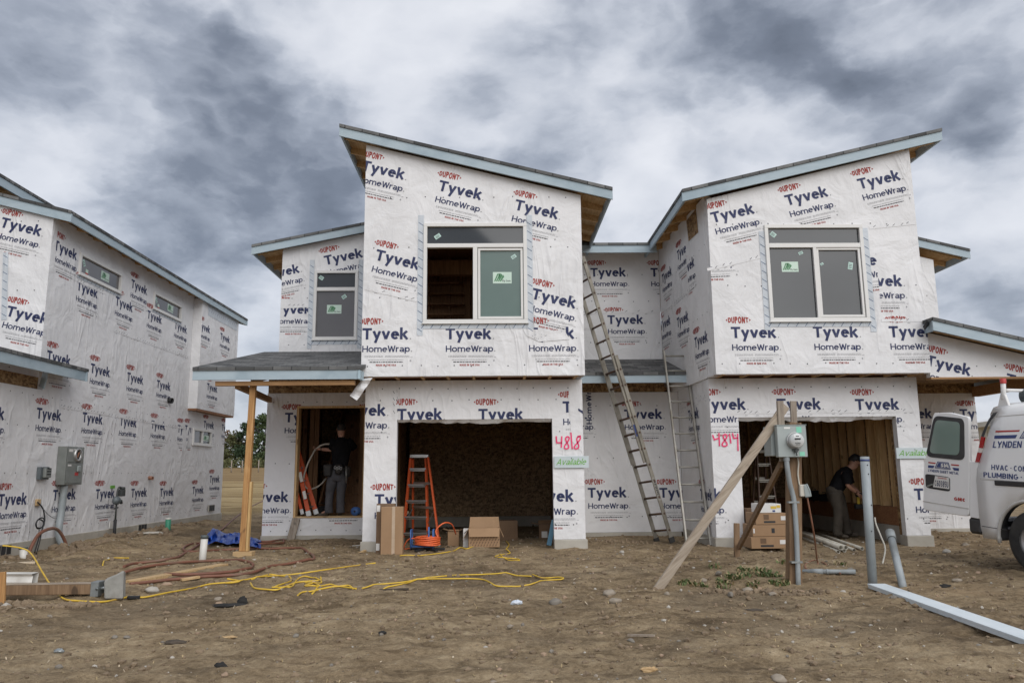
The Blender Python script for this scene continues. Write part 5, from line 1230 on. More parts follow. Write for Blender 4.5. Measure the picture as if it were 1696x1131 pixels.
ground_line('extension_lead', [(0, 948, .34), (20, 948.5, .33), (40, 950, .30), (52, 954, .24), (66, 964, .14), (85, 979, .04), (105, 992), (130, 997), (160, 998), (190, 996), (216, 993), (240, 990), (290, 980), (340, 972), (400, 962), (450, 956), (500, 950), (540, 944), (585, 938), (622, 933)], .0095, 'cord', 'long yellow extension cord sagging past the concrete pier block', 'extension cord')
ground_line('extension_lead', [(417, 965), (430, 956), (452, 953), (475, 957), (482, 963), (470, 968), (455, 973), (452, 976), (470, 978), (482, 973), (492, 964), (510, 958), (527, 960), (532, 966), (515, 968), (505, 971), (520, 973), (545, 971), (560, 972), (590, 976)], .0095, 'cord', 'tangled heap of yellow lead left of centre on the dirt', 'extension cord',
            extra=[[(415, 966), (420, 974), (440, 977), (465, 977), (490, 966), (528, 962), (531, 958)], [(493, 988), (500, 982), (520, 980), (545, 974), (575, 972), (585, 976)], [(374, 966), (385, 966), (397, 963), (385, 961), (376, 963)], [(517, 984), (527, 976), (528, 970), (505, 966)]])
ground_line('extension_lead', [(600, 975), (630, 969), (665, 965), (690, 961), (715, 957), (745, 954), (790, 952), (830, 952), (858, 954)], .0085, 'cord', 'pair of yellow leads lying in a flat loop on the open dirt', 'extension cord',
            extra=[[(634, 977), (665, 970), (695, 961), (740, 959), (795, 960), (810, 966), (820, 971), (845, 972), (870, 972), (885, 966), (905, 962), (930, 960), (931, 957), (912, 958), (896, 957), (882, 952)], [(858, 954), (880, 955)]])
ground_line('extension_lead', [(662, 922), (690, 921.5), (700, 920), (720, 918), (745, 914), (760, 912), (775, 910), (790, 907)], .0085, 'cord', 'yellow lead running along the ground past the orange hose reel', 'extension cord')
ground_line('extension_lead', [(838, 896), (843, 903), (838, 911), (845, 916), (835, 919), (820, 922), (835, 925), (855, 926), (860, 929), (840, 928), (828, 921)], .0085, 'cord', 'short kinked yellow lead coming out of the left garage', 'extension cord')
ground_line('extension_lead', [(170, 938), (172, 931), (180, 928), (200, 926), (213, 924.5)], .0095, 'cord', 'short end of yellow lead on the dirt behind the pier block', 'extension cord')
m = MB(); a = on_ground(220, 994); m.bar(a+Vector((-.06, 0, .03)), a+Vector((.07, .01, .03)), .035, .035); tag(m.build('lead_plug', 'cable_black', loc=a, bevel=.008), 'black plug joining the yellow lead beside the pier block', 'plug')
# ------------------------------------------------------------------ timber and debris on the left
def plank(name, a, b, wd, th, mat, label, cat='plank', bev=.003, lift=0.0):
    A = on_ground(*a[:2]); B = on_ground(*b[:2])
    A.z += th/2+(a[2] if len(a) > 2 else 0)+lift; B.z += th/2+(b[2] if len(b) > 2 else 0)+lift
    m = MB(); m.bar(A, B, wd, th); return tag(m.build(name, mat, loc=A, bevel=bev), label, cat)
plank('plank', (216, 967), (371, 938), .14, .045, 'plank_new', 'fresh yellow plank lying askew inside the brown hose loops')
plank('plank', (-60, 941), (57, 934), .10, .04, 'plank_pale', 'pale plank lying on the dirt near the left edge')
plank('plank', (300, 962), (330, 957), .07, .03, 'plank_new', 'short offcut beside the fresh yellow plank')
a = on_ground(481, 897); b_ = at(491, 858, Ye-.06); m = MB(); m.bar(a+Vector((0, 0, .02)), b_, .15, .04, 0, (0, -1, .4)); tag(m.build('plank', 'weathered', loc=a, bevel=.003), 'board leaning against the sill of the open doorway', 'plank')
# lying post with its concrete pier block
pbk = on_ground(190, 990)
t = thing('pier_post', 'lying brown timber post still fixed to a tipped tapered concrete pier block', 'pier block', pbk)
q0, q1 = at(0, 975, pbk.y+.06), at(163, 974, pbk.y+.06)
m = MB(); m.bar(at(-60, 977, pbk.y+.06), q1, .11, .105); m.build('post', 'treated', t, .006)
m = MB(); m.bar(at(-60, 976, pbk.y+.06)+Vector((0, .0, .050)), q1+Vector((0, 0, .056)), .112, .008); m.build('post_edge', 'weathered_x', t)
m = MB(); m.bar(at(155, 974, pbk.y+.055), at(168, 974, pbk.y+.055), .135, .15); m.tube([at(166, 974, pbk.y+.05), at(174, 973, pbk.y+.05)], .018, 0, 8); m.lathe([(0, 0), (.015, 0), (.015, .01), (0, .012)], at(160.5, 975, pbk.y-.02), (0, -1, 0), 1, 8); m.build('bracket', ['zinc', 'iron'], t, .003)
c0 = [at(173, 992, pbk.y-.09), at(203, 992, pbk.y-.09), at(205, 944, pbk.y-.09), at(172, 962, pbk.y-.09)]
c1 = [at(176, 989, pbk.y+.20), at(208, 988, pbk.y+.20), at(208, 945, pbk.y+.20), at(176, 957, pbk.y+.2)]
m = MB(); m.hexa([c0[0], c0[1], c1[1], c1[0], c0[3], c0[2], c1[2], c1[3]]); m.build('concrete_block', 'concrete_block', t, .012)
# white gutter offcut
g0 = at(8, 965, pbk.y+.14); m = MB(); n_ = []
A = at(-30, 957, pbk.y+.16); B = at(62, 957, pbk.y+.16)
for y_, z_ in ((0, -.075), (-.06, -.085), (-.10, -.03), (-.085, .03), (-.115, .055)): n_.append((y_, z_))
for i in range(len(n_)-1):
    (ya, za), (yb, zb) = n_[i], n_[i+1]
    for s_ in (0, .004): m.poly([A+Vector((0, ya+s_, za)), B+Vector((0, ya+s_, za)), B+Vector((0, yb+s_, zb)), A+Vector((0, yb+s_, zb))][::1 if s_ == 0 else -1])
m.poly([A+Vector((0, .0, -.075)), B+Vector((0, 0, -.075)), B+Vector((0, .02, .05)), A+Vector((0, .02, .05))]); m.poly([A+Vector((0, -.115, .056)), B+Vector((0, -.115, .056)), B+Vector((0, .02, .06)), A+Vector((0, .02, .06))])
m.keepn = True; tag(m.build('gutter_offcut', 'pvc_white', loc=A), 'white ribbed gutter offcut lying on the timber post at the left edge', 'gutter')
a = on_ground(1, 1002); m = MB(); m.bar(a+Vector((0, 0, -.05)), at(2, 947, a.y), .09, .03, 0, (0, 1, 0)); tag(m.build('wood_stake', 'post_new', loc=a, bevel=.003), 'brown wooden stake cut by the left edge of the view', 'stake')
# ------------------------------------------------------------------ signs
def sign(px0, px1, py0, py1, Y, label):
    a, b = at(px0, py1, Y), at(px1, py0, Y); t = thing('sale_sign', label, 'sign', (a.x, Y, a.z), group=None)
    m = MB(); m.box((a.x, Y, a.z), (b.x, Y+.014, b.z)); m.build('board', 'sign_board', t, .002)
    m = MB(); w_, h_ = b.x-a.x, b.z-a.z
    q, wd = text_quads('Available', .115, .09, shear=.36); sx = w_*.84/wd
    for pts, k in q:
        n = len(m.v); m.v += [Vector((a.x+w_*.06+p.x*sx, Y-.002-.0004*k, a.z+h_*.27+p.y*h_*.52)) for p in pts]; m.face(range(n, n+4))
    m.keepn = True; m.build('lettering', 'ink_green', t)
    m = MB(); m.lathe([(0, .0), (.008, 0), (.006, .006), (0, .008)], ((a.x+b.x)/2, Y-.001, b.z-.03), (0, -1, 0), 0, 8); m.build('nail', 'iron', t)
sign(918, 975, 755, 775, Yg-.03, 'pale sign reading Available in green script under the pink 4818')
sign(1485.5, 1546, 741, 759.5, Yg-.03, 'pale sign reading Available in green script, half hidden by the open van door')

# ------------------------------------------------------------------ ladders
def step_ladder(name, label, A, B, C, D, tl, tr, bl, br, rails, stepm, n, cap=True, group=None, brace=True):
    """A,B front feet; D,C rear feet; tl,tr,bl,br rail tops"""
    t = thing(name, label, 'stepladder', (A+B)/2)
    for p, q in ((A, tl), (B, tr)):
        m = MB(); m.bar(p, q, .03, .075, 0, (B-A).cross(q-p)); m.build('rail', rails, t, .003)
        m = MB(); d = (q-p).normalized(); m.bar(p-d*.01, p+d*.10, .036, .085, 0, (B-A).cross(q-p)); m.build('foot', stepm, t, .003)
    for p, q in ((D, bl), (C, br)):
        m = MB(); m.bar(p, q, .028, .05, 0, (B-A).cross(q-p)); m.build('rail', rails, t, .003)
        m = MB(); d = (q-p).normalized(); m.bar(p-d*.01, p+d*.07, .034, .06, 0, (B-A).cross(q-p)); m.build('foot', stepm, t, .003)
    for i in range(n):
        f = (i+.62)/(n+.35); m = MB(); a, b = A.lerp(tl, f), B.lerp(tr, f); m.bar(a, b, .085, .026, 0, (0, 0, 1))
        m.bar(a+Vector((0, 0, -.02)), b+Vector((0, 0, -.02)), .012, .05, 0); m.build('step', stepm, t, .003)
    if brace:
        for i in range(3):
            f = (i+.5)/3.6; m = MB(); m.bar(D.lerp(bl, f), C.lerp(br, f), .02, .045, 0); m.build('cross_bar', stepm, t)
        for p, q, r_, s_ in ((A, tl, D, bl), (B, tr, C, br)):
            m = MB(); m.bar(p.lerp(q, .22), r_.lerp(s_, .40), .006, .022); m.build('spreader', stepm, t)
    if cap:
        c = (tl+tr+bl+br)/4; u = (tr-tl).normalized(); m = MB(); m.bar(c-u*((tr-tl).length/2+.035)+Vector((0, 0, .02)), c+u*((tr-tl).length/2+.035)+Vector((0, 0, .02)), .16, .065, 0); m.build('top_cap', stepm, t, .008)
    return t
A, B_, C_, D_ = on_ground(667, 899), on_ground(709, 900), on_ground(728, 904), on_ground(684, 896)
yt = (A.y+B_.y)/2+.02
step_ladder('step_ladder', 'orange stepladder with aluminium steps standing in the mouth of the left garage', A, B_, C_, D_, at(680.5, 757, yt-.02), at(705.5, 757, yt-.02), at(684, 757, yt+.05), at(709, 757, yt-.12), 'orange', 'aluminium', 5)
# folded orange ladder in the doorway
t = thing('folded_ladder', 'folded orange stepladder leaning in the left side of the open doorway', 'stepladder', at(505, 855, 16.0))
for (p, q, Y, w_) in (((511.5, 853), (490, 752), 15.86, .085), ((501, 850), (487, 797), 15.84, .06), ((524, 850), (492, 742), 16.02, .09)):
    a, b_ = at(*p, Y), at(*q, Y+.12); m = MB(); m.bar(a, b_, w_, .03, 0, (0, -1, 0)); m.build('rail', 'orange', t, .003)
    d = (b_-a).normalized(); m = MB(); m.bar(a-d*.02, a+d*.09, w_+.012, .042, 0, (0, -1, 0)); m.build('foot', 'aluminium', t, .004)
m = MB(); a = at(506, 826, 15.82); d = (at(490, 752, 15.98)-at(511.5, 853, 15.86)).normalized()
m.bar(a, a+d*.16, .06, .03, 0, (0, -1, 0)); m.bar(a+d*.35, a+d*.55, .06, .03, 0, (0, -1, 0)); m.build('label', 'paper', t)
for k in range(4):
    m = MB(); f = .12+.2*k; m.bar(at(511.5, 853, 15.9).lerp(at(490, 752, 16.0), f), at(524, 850, 16.05).lerp(at(492, 742, 16.15), f), .05, .02); m.build('step', 'aluminium', t)
# dark stepladder inside the right garage
fz = gz(4.6, 15)
A, B_, C_, D_ = [Vector((x, y, fz)) for x, y in ((4.92, 14.75), (5.30, 14.75), (5.28, 15.45), (4.96, 15.45))]
step_ladder('step_ladder', 'dark brown stepladder standing in the gloom of the right garage', A, B_, C_, D_, Vector((5.02, 15.0, 1.62)), Vector((5.24, 15.0, 1.62)), Vector((5.04, 15.12, 1.62)), Vector((5.22, 15.12, 1.62)), 'ladder_dark', 'ladder_metal', 5)
# long extension ladder leaning on the corner of the left box
t = thing('extension_ladder', 'long weathered extension ladder leaning against the side of the left upper box', 'ladder', (3.05, 14.05, 0))
b0 = on_ground(1101, 898); L0 = Vector((b0.x, b0.y, gz(b0.x, b0.y))); L1 = Vector((1.60, b0.y-.12, 5.27)); d = (L1-L0).normalized(); wv_ = Vector((-.46, .888, 0)); wv_ = (wv_-d*wv_.dot(d)).normalized(); up = d.cross(wv_).normalized(); Lt = (L1-L0).length
for (off, s0, s1, wdt) in ((0, 0, .64, .44), (.045, .27, 1.0, .38)):
    for sgn in (-1, 1):
        m = MB(); o_ = up*off+wv_*(sgn*wdt/2); m.bar(L0+d*Lt*s0+o_, L0+d*Lt*s1+o_, .026, .078, 0, up); m.build('rail', 'ladder_grey', t, .003)
k = 0
while .22+.30*k < Lt-.05:
    s_ = .22+.30*k
    for (off, s0, s1, wdt) in ((0, 0, .64, .44), (.045, .27, 1.0, .38)):
        if s0*Lt < s_ < s1*Lt: m = MB(); m.tube([L0+d*s_+up*off-wv_*(wdt/2+.022), L0+d*s_+up*off+wv_*(wdt/2+.022)], .02, 0, 8); m.build('rung', 'ladder_dark', t)
    k += 1
for sgn in (-1, 1): m = MB(); o_ = wv_*(sgn*.22); m.bar(L0+o_-d*.01, L0+o_+d*.09, .04, .11, 0, up); m.build('foot', 'rubber', t, .004)
m = MB(); s_ = Lt*.36; o_ = up*.046-wv_*.205; m.bar(L0+d*s_+o_, L0+d*(s_+.22)+o_, .004, .06, 0, up); m.build('label', 'ink_blue', t)
pl_ = MB(); pl_.poly([L0+d*a_-wv_*.2332+up*b_ for a_, b_ in ((.76, -.03), (1.18, -.03), (1.18, .034), (.76, .034))]); pl_.keepn = True; pl_ = pl_.build('name_plate', 'ladder_metal', t)
q, wd = text_quads('WERNER', .2, .12); m = MB()
for pts, k in q:
    n = len(m.v); m.v += [L0+d*(1.15-p.x*.36/wd)-wv_*(.2338+.0005*k)+up*(-.018+p.y*.04) for p in pts]; m.face(range(n, n+4))
m.poly([L0+d*a_-wv_*.2336+up*b_ for a_, b_ in ((.78, -.026), (1.16, -.026), (1.16, -.022), (.78, -.022))])
m.keepn = True; m.build('lettering', 'ink', t)
# straight ladder beside it
t = thing('straight_ladder', 'straight metal ladder standing against the shed roof in the recess', 'ladder', (3.45, 13.6, 0))
rl0, rr0 = on_ground(1128, 903), on_ground(1168, 903); rl0.x, rr0.x = 3.25, 3.655; rl0.y = rr0.y = 13.6
rl1, rr1 = Vector((3.25, 14.76, 3.56)), Vector((3.655, 14.76, 3.56))
for a, b_ in ((rl0, rl1), (rr0, rr1)):
    m = MB(); m.bar(a, b_, .032, .07, 0, (0, -1, .3)); m.tube([b_-Vector((0, .02, .06)), b_+Vector((0, .0, .03)), b_+Vector((0, .05, .02))], .022, 0, 8); m.build('rail', 'ladder_metal', t, .003)
for k in range(12):
    f = (k+.45)/11.75; m = MB(); m.tube([rl0.lerp(rl1, f), rr0.lerp(rr1, f)], .017, 0, 8); m.build('rung', 'ladder_metal', t)
# ------------------------------------------------------------------ cartons
def carton(name, label, x0, x1, Y, dep, h, mat='card', rot=0.0, tape=True, z=None, extras=(), openf=(), inner='card_in', stripes=False, group=None):
    """box with its front face at Y between x0 and x1; local frame at the bottom front left corner"""
    zb = (gz((x0+x1)/2, Y) if z is None else z)
    t = thing(name, label, 'cardboard box', (x0, Y, zb), (0, 0, rot), group); w_ = x1-x0
    ROOT[t.name] = Vector((0, 0, 0))
    m = MB(); e = .006
    if openf:
        m.box((0, 0, 0), (w_, e, h)); m.box((0, dep-e, 0), (w_, dep, h)); m.box((0, e, 0), (e, dep-e, h)); m.box((w_-e, e, 0), (w_, dep-e, h)); m.box((e, e, 0), (w_-e, dep-e, e))
    else: m.box((0, 0, 0), (w_, dep, h))
    m.build('body', mat, t, .004)
    for f in openf:
        m = MB(); L = dep/2 if f[0] in 'FB' else f[2] if len(f) > 2 else w_*.4
        L = f[2] if len(f) > 2 else L; a = R(f[1])
        if f[0] == 'F': p = [(0, 0, h), (w_, 0, h)]; dv = Vector((0, -math.sin(a), math.cos(a)))
        if f[0] == 'B': p = [(w_, dep, h), (0, dep, h)]; dv = Vector((0, math.sin(a), math.cos(a)))
        if f[0] == 'L': p = [(0, dep, h), (0, 0, h)]; dv = Vector((-math.sin(a), 0, math.cos(a)))
        if f[0] == 'R': p = [(w_, 0, h), (w_, dep, h)]; dv = Vector((math.sin(a), 0, math.cos(a)))
        p = [Vector(q) for q in p]; n_ = (p[1]-p[0]).cross(dv).normalized()*.005
        k0 = (p[1]-p[0])*.03
        m.hexa([p[0], p[1], p[1]+n_, p[0]+n_, p[0]+dv*L+k0, p[1]+dv*L-k0, p[1]+dv*L-k0+n_, p[0]+dv*L+k0+n_]); m.build('flap', inner if f[0] != 'F' or f[1] < 60 else mat, t)
    if stripes:
        m = MB()
        for i in range(int(w_/.05)+4):
            for j in range(int(h*.62/.045)):
                x = -.1+.05*i+.022*j; z_ = .02+.045*j
                if .01 < x < w_-.03 and z_ < h-.05: m.poly([(x, -.002, z_), (x+.018, -.002, z_), (x+.034, -.002, z_+.032), (x+.016, -.002, z_+.032)])
        m.keepn = True; m.build('printed_stripes', 'card_print', t)
    if tape:
        m = MB(); c = w_*.57; m.box((c-.025, -.003, 0), (c+.025, -.0005, h)); m.box((c-.025, 0, h+.0005), (c+.025, dep, h+.003)); m.build('packing_tape', 'pack_tape', t)
    for (a, b_, c, d_, mt) in extras:
        m = MB(); m.box((a*w_, -.004, b_*h), (c*w_, -.001, d_*h)); m.build('label', mt, t)
    return t
def bx(px0, px1, py_b, py_t, Y=None):
    Y = Y if Y else on_ground((px0+px1)/2, py_b).y
    a, b_ = at(px0, py_b, Y), at(px1, py_t, Y); return a.x, b_.x, Y, b_.z-gz((a.x+b_.x)/2, Y)
x0, x1, Y, h = bx(630, 667.5, 921, 839); carton('cardboard_box', 'tall brown carton with a strip of clear tape standing upright before the left garage pier', x0, x1, Y, .17, h)
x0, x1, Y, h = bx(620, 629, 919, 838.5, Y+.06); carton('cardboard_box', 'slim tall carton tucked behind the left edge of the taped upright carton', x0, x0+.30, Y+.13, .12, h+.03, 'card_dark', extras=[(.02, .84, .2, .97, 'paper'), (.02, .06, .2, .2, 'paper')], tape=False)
x0, x1, Y, h = bx(741.5, 760, 904, 878); carton('cardboard_box', 'small open carton between the hose reel and the big carton', x0, x1, Y, .22, h, openf=[('L', 70, .09), ('R', 75, .06), ('F', 80, .03)], tape=False)
x0, x1, Y, h = bx(776, 827.5, 908, 874); carton('cardboard_box', 'big open carton with drooping flaps and printed stripes in front of the left garage', x0, x1, Y, .34, h, openf=[('F', 158, .15), ('B', 8, .17), ('L', 152, .19), ('R', 156, .17)], tape=False, stripes=True, inner='card')
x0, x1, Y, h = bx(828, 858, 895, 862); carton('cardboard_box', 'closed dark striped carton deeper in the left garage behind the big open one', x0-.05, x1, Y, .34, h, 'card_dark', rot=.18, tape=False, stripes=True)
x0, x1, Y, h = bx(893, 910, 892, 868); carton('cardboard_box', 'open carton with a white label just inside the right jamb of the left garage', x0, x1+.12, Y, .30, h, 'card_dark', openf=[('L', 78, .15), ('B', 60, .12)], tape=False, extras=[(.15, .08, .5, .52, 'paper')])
x0, x1, Y, h = bx(767, 776, 907, 876); t = thing('white_carton', 'narrow white box standing against the left side of the big open carton', 'box', (x0, Y, 0)); zb = gz(x0, Y)
m = MB(); m.box((x0, Y, zb), (x1-.004, Y+.28, zb+h)); m.build('body', 'paper', t, .004); m = MB(); m.bar((x0+.02, Y-.002, zb+h-.07), (x1-.015, Y-.002, zb+h-.02), .003, .012); m.build('strap', 'ink', t)
# stack in the right garage
zb = gz(4.4, 12.6)
def flat_box(px0, px1, py_b, py_t, Y, dep, label, mat='card', ex=(), name='cardboard_box', white=False):
    a, b_ = at(px0, py_b, Y), at(px1, py_t, Y)
    return carton(name, label, a.x, b_.x, Y, dep, b_.z-a.z, mat, tape=False, z=a.z, extras=ex)
ex = [(.26, .16, .62, .32, 'ink'), (.26, .45, .42, .88, 'card_print'), (.80, .38, 1.0, .74, 'paper')]
Ys = 12.62; gb = at(1270, 908.5, Ys); dzs = zb-gb.z
flat_box(1245, 1303, 908.5, 888.5, Ys, .5, 'bottom brown carton of the stack behind the power post', ex=ex)
flat_box(1247, 1303, 888.3, 868.8, Ys+.02, .5, 'middle brown carton of the stack behind the power post, with a round black mark', ex=[(.55, .30, .64, .72, 'ink'), (.02, .3, .06, .7, 'paper')])
flat_box(1252, 1303, 868.6, 849.3, Ys+.03, .5, 'top brown carton of the stack behind the power post, under the white one', ex=ex)
flat_box(1258, 1293, 849.1, 834, Ys+.05, .4, 'white carton with yellow stickers on top of the brown stack', mat='paper', ex=[(.52, .45, .78, .75, 'yellow'), (.80, .55, .96, .85, 'yellow'), (.60, .10, .72, .30, 'ink_blue')], name='white_carton')
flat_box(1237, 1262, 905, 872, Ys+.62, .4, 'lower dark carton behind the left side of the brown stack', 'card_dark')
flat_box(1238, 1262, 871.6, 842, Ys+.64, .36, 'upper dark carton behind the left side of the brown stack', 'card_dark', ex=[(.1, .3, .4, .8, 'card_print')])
# blue plank leaning on the jamb
a = on_ground(909, 903); m = MB(); m.bar(a, at(917.5, 861, a.y+.16), .085, .025, 0, (0, -1, .2)); tag(m.build('plank', 'plank_blue', loc=a, bevel=.002), 'blue painted board leaning inside the right jamb of the left garage', 'plank')
# hose reel
rb = on_ground(708, 911); t = thing('hose_reel', 'blue wire hose reel wound with bright orange hose on a black star base', 'hose reel', rb)
m = MB()
for k in range(5): a = 2*PI*k/5+.3; m.bar(rb+Vector((0, 0, .03)), rb+Vector((.30*math.cos(a), .30*math.sin(a), .015)), .045, .03)
m.lathe([(0, 0), (.07, 0), (.06, .05), (0, .05)], rb+Vector((0, 0, .03)), (0, 0, 1), 0, 14); m.build('base', 'black', t, .004)
m = MB(); rr = random.Random(5)
for j in range(5):
    for i in range(3): m.tube([rb+Vector(((.165+.02*i+rr.uniform(-.006, .006))*math.cos(a), (.165+.02*i)*math.sin(a), .10+.027*j+.008*math.sin(a*2+j))) for a in [2*PI*q/28 for q in range(28)]], .0135, 0, 7, closed=True)
m.tube(smooth_path([rb+Vector((.18, -.02, .2)), at(722, 878, rb.y), at(735, 866, rb.y+.05), at(748, 868, rb.y+.25), at(755, 884, rb.y+.6)], 6), .012, 0, 7)
m.tube(smooth_path([rb+Vector((-.18, -.05, .20)), rb+Vector((-.32, -.02, .18)), rb+Vector((-.40, .05, .03)), rb+Vector((-.30, .2, .02))], 6), .011, 0, 7); m.build('hose', 'hose_orange', t)
m = MB()
for sx in (-.27, .10):
    q = [rb+Vector((sx, -.12, .05)), rb+Vector((sx, -.12, .34)), rb+Vector((sx, .12, .34)), rb+Vector((sx, .12, .05))]; m.tube(q, .012, 0, 7, closed=True)
m.tube([rb+Vector((-.27, -.12, .07)), rb+Vector((.10, -.12, .07))], .012, 0, 7); m.tube([rb+Vector((-.27, .12, .07)), rb+Vector((.10, .12, .07))], .012, 0, 7); m.tube([rb+Vector((.02, 0, .05)), rb+Vector((.02, 0, .38))], .014, 0, 8); m.build('frame', 'steel_blue', t)
# ------------------------------------------------------------------ temporary power post
PB = on_ground(1313, 966); PY = PB.y
t = thing('power_post', 'braced brown timber power post with a round glass electric meter in a grey cabinet', 'power post', PB)
pt_ = at(1314, 700, PY); m = MB(); m.bar(PB-Vector((0, 0, .2)), pt_, .145, .14, 0, (0, 1, 0)); m.build('post', 'treated', t, .006)
m = MB(); a, b_ = at(1291.5, 664, PY-.10), at(1297, 764, PY-.10); m.bar(b_, a, .075, .04, 0, (0, 1, 0)); m.build('upright', 'weathered', t, .003)
m = MB(); a, b_ = at(1313.5, 664, PY-.02+.1), at(1317.5, 765, PY+.1); m.bar(b_, a, .07, .04, 0, (0, 1, 0)); m.build('upright', 'weathered', t, .003)
bb = on_ground(1084, 977); m = MB(); m.bar(bb+Vector((0, 0, -.04)), at(1301, 672, PY-.06), .04, .10, 0); m.build('long_brace', 'weathered_d', t, .003)
sk = on_ground(1220, 921); m = MB(); m.bar(Vector((sk.x+.03, sk.y-.05, gz(sk.x, sk.y)+.16)), at(1294, 768, PY+.02), .04, .09, 0); m.build('short_brace', 'treated', t, .003)
m = MB(); m.bar(sk-Vector((0, 0, .1)), at(1220, 866, sk.y), .085, .04, 0, (0, 1, 0)); m.build('stake', 'treated', t, .004)
a, b_ = at(1289.5, 757, PY-.21), at(1334.5, 704, PY-.21)
cab = MB(); cab.box((a.x, PY-.21, a.z), (b_.x, PY-.125, b_.z)); cab = cab.build('cabinet', 'meter_grey', t, .006)
m = MB(); m.box((a.x-.006, PY-.216, b_.z+.001), (b_.x+.006, PY-.12, b_.z+.008)); m.build('hood', 'meter_grey', cab)
c = at(1316, 729.5, PY-.21)
m = MB(); m.lathe([(.098, 0), (.098, .02), (.088, .03), (.086, .012)], c, (0, -1, 0), 0, 28); m.build('ring', 'aluminium', cab)
mt = MB(); mt.lathe([(.084, .01), (.084, .075), (.074, .092), (.0, .096)], c, (0, -1, 0), 0, 28); mt = mt.build('meter', 'meter_glass', t)
m = MB(); f_ = c.y-.0975
m.box((c.x-.034, f_, c.z+.008), (c.x+.034, f_-.003, c.z+.026), 0); [m.box((c.x-.03+.016*k, f_, c.z-.034), (c.x-.020+.016*k, f_-.002, c.z-.026), 0) for k in range(4)]; m.box((c.x-.02, f_, c.z+.046), (c.x+.02, f_-.002, c.z+.052), 0); m.box((c.x-.026, f_, c.z-.05), (c.x+.026, f_-.002, c.z-.046), 0); m.build('display', 'ink', mt)
m = MB(); m.bar(c+Vector((0, -.03, -.095)), c+Vector((0, -.03, -.135)), .03, .03); m.tube([c+Vector((0, -.03, -.13)), c+Vector((0.004, -.03, -.175))], .006, 0, 6); m.bar(c+Vector((-.035, -.02, -.105)), c+Vector((.035, -.02, -.105)), .02, .02); m.build('seal', 'iron', cab)
m = MB(); m.box((b_.x-.115, PY-.2125, b_.z-.085), (b_.x-.055, PY-.2105, b_.z-.018), 0); m.box((b_.x-.095, PY-.2125, a.z+.012), (b_.x-.035, PY-.2105, a.z+.06), 0); m.box((a.x+.085, PY-.2125, b_.z-.04), (a.x+.155, PY-.2105, b_.z-.02), 1); m.build('sticker', ['tag_mint', 'paper'], cab)
a2, b2 = at(1276, 755, PY-.06), at(1290, 706, PY-.06); m = MB(); m.box((a2.x, PY-.10, a2.z), (b2.x, PY+.14, b2.z)); m.build('breaker_box', 'meter_grey', t, .006)
m = MB(); m.tube(smooth_path([at(1302.5, 757, PY-.17), at(1304, 775, PY-.17), at(1308, 800, PY-.13), at(1312, 815, PY-.11), at(1315.5, 832, PY-.11), at(1319, 880, PY-.11), at(1321, 930, PY-.11), at(1322.5, 972, PY-.11)], 5), .028, 0, 12); m.lathe([(.036, -.02), (.036, .03)], at(1302.5, 760, PY-.17), (0, 0, 1), 0, 12); m.build('conduit', 'pvc_grey', t)
for px, py in ((1315.5, 831), (1320.5, 930)): m = MB(); q = at(px, py, PY-.11); m.box((q.x-.075, q.y-.03, q.z-.012), (q.x+.05, q.y+.04, q.z+.008)); m.build('clamp', 'zinc', t)
a3, b3 = at(1322.5, 822, PY-.05), at(1337, 802, PY-.05); m = MB(); m.box((a3.x, PY-.11, a3.z), (b3.x-.02, PY-.02, b3.z)); m.build('outlet_box', 'pvc_cream', t, .008)
m = MB(); q = [at(1336, 801, PY-.12), at(1341, 812, PY-.13), at(1343.5, 821, PY-.14), at(1334, 823, PY-.12), at(1331, 803, PY-.115)]; m.poly(q); m.poly([p+Vector((0, .006, 0)) for p in reversed(q)]); m.tube([q[0], q[1], q[2], q[3]], .008, 0, 6); m.keepn = True; m.build('outlet_cover', 'meter_grey', t)
m = MB(); m.tube(smooth_path([at(1321, 757, PY-.1), at(1322.5, 768, PY-.1), at(1321.5, 785, PY-.09), at(1324, 803, PY-.08)], 5), .009, 0, 7); m.build('cable', 'cable_white', t)
g1 = on_ground(1355, 935); t2 = MB().tube(smooth_path([at(1337, 824, PY-.1), at(1342, 850, PY-.05), at(1349, 890, PY+.2), at(1353, 925, g1.y-.05), g1+Vector((0, 0, .012)), on_ground(1352, 943, .012), on_ground(1338, 946, .02), on_ground(1334, 937, .02), on_ground(1348, 929, .012), on_ground(1366, 934, .012), on_ground(1372, 941, .012), on_ground(1384, 946, .012), on_ground(1392, 951, .012)], 6), .010, 0, 6)
tag(t2.build('power_lead', 'copper', loc=g1), 'thin reddish lead hanging from the power post outlet and coiled on the dirt', 'power cord')
q0, q1 = on_ground(1329, 953, .05), on_ground(1418, 955, .06); t = thing('conduit_pipe', 'grey conduit lying on the dirt at the foot of the power post', 'pipe', q0)
m = MB(); m.pipe(q0, q1, .028, .023, 0, 14); m.build('pipe', 'pvc_grey', t); m = MB(); d = (q1-q0).normalized(); m.pipe(q0+d*.10, q0+d*.24, .034, .029, 0, 14); m.pipe(q0+d*.28, q0+d*.30, .033, .029, 0, 14); m.build('coupling', 'pvc_grey', t)
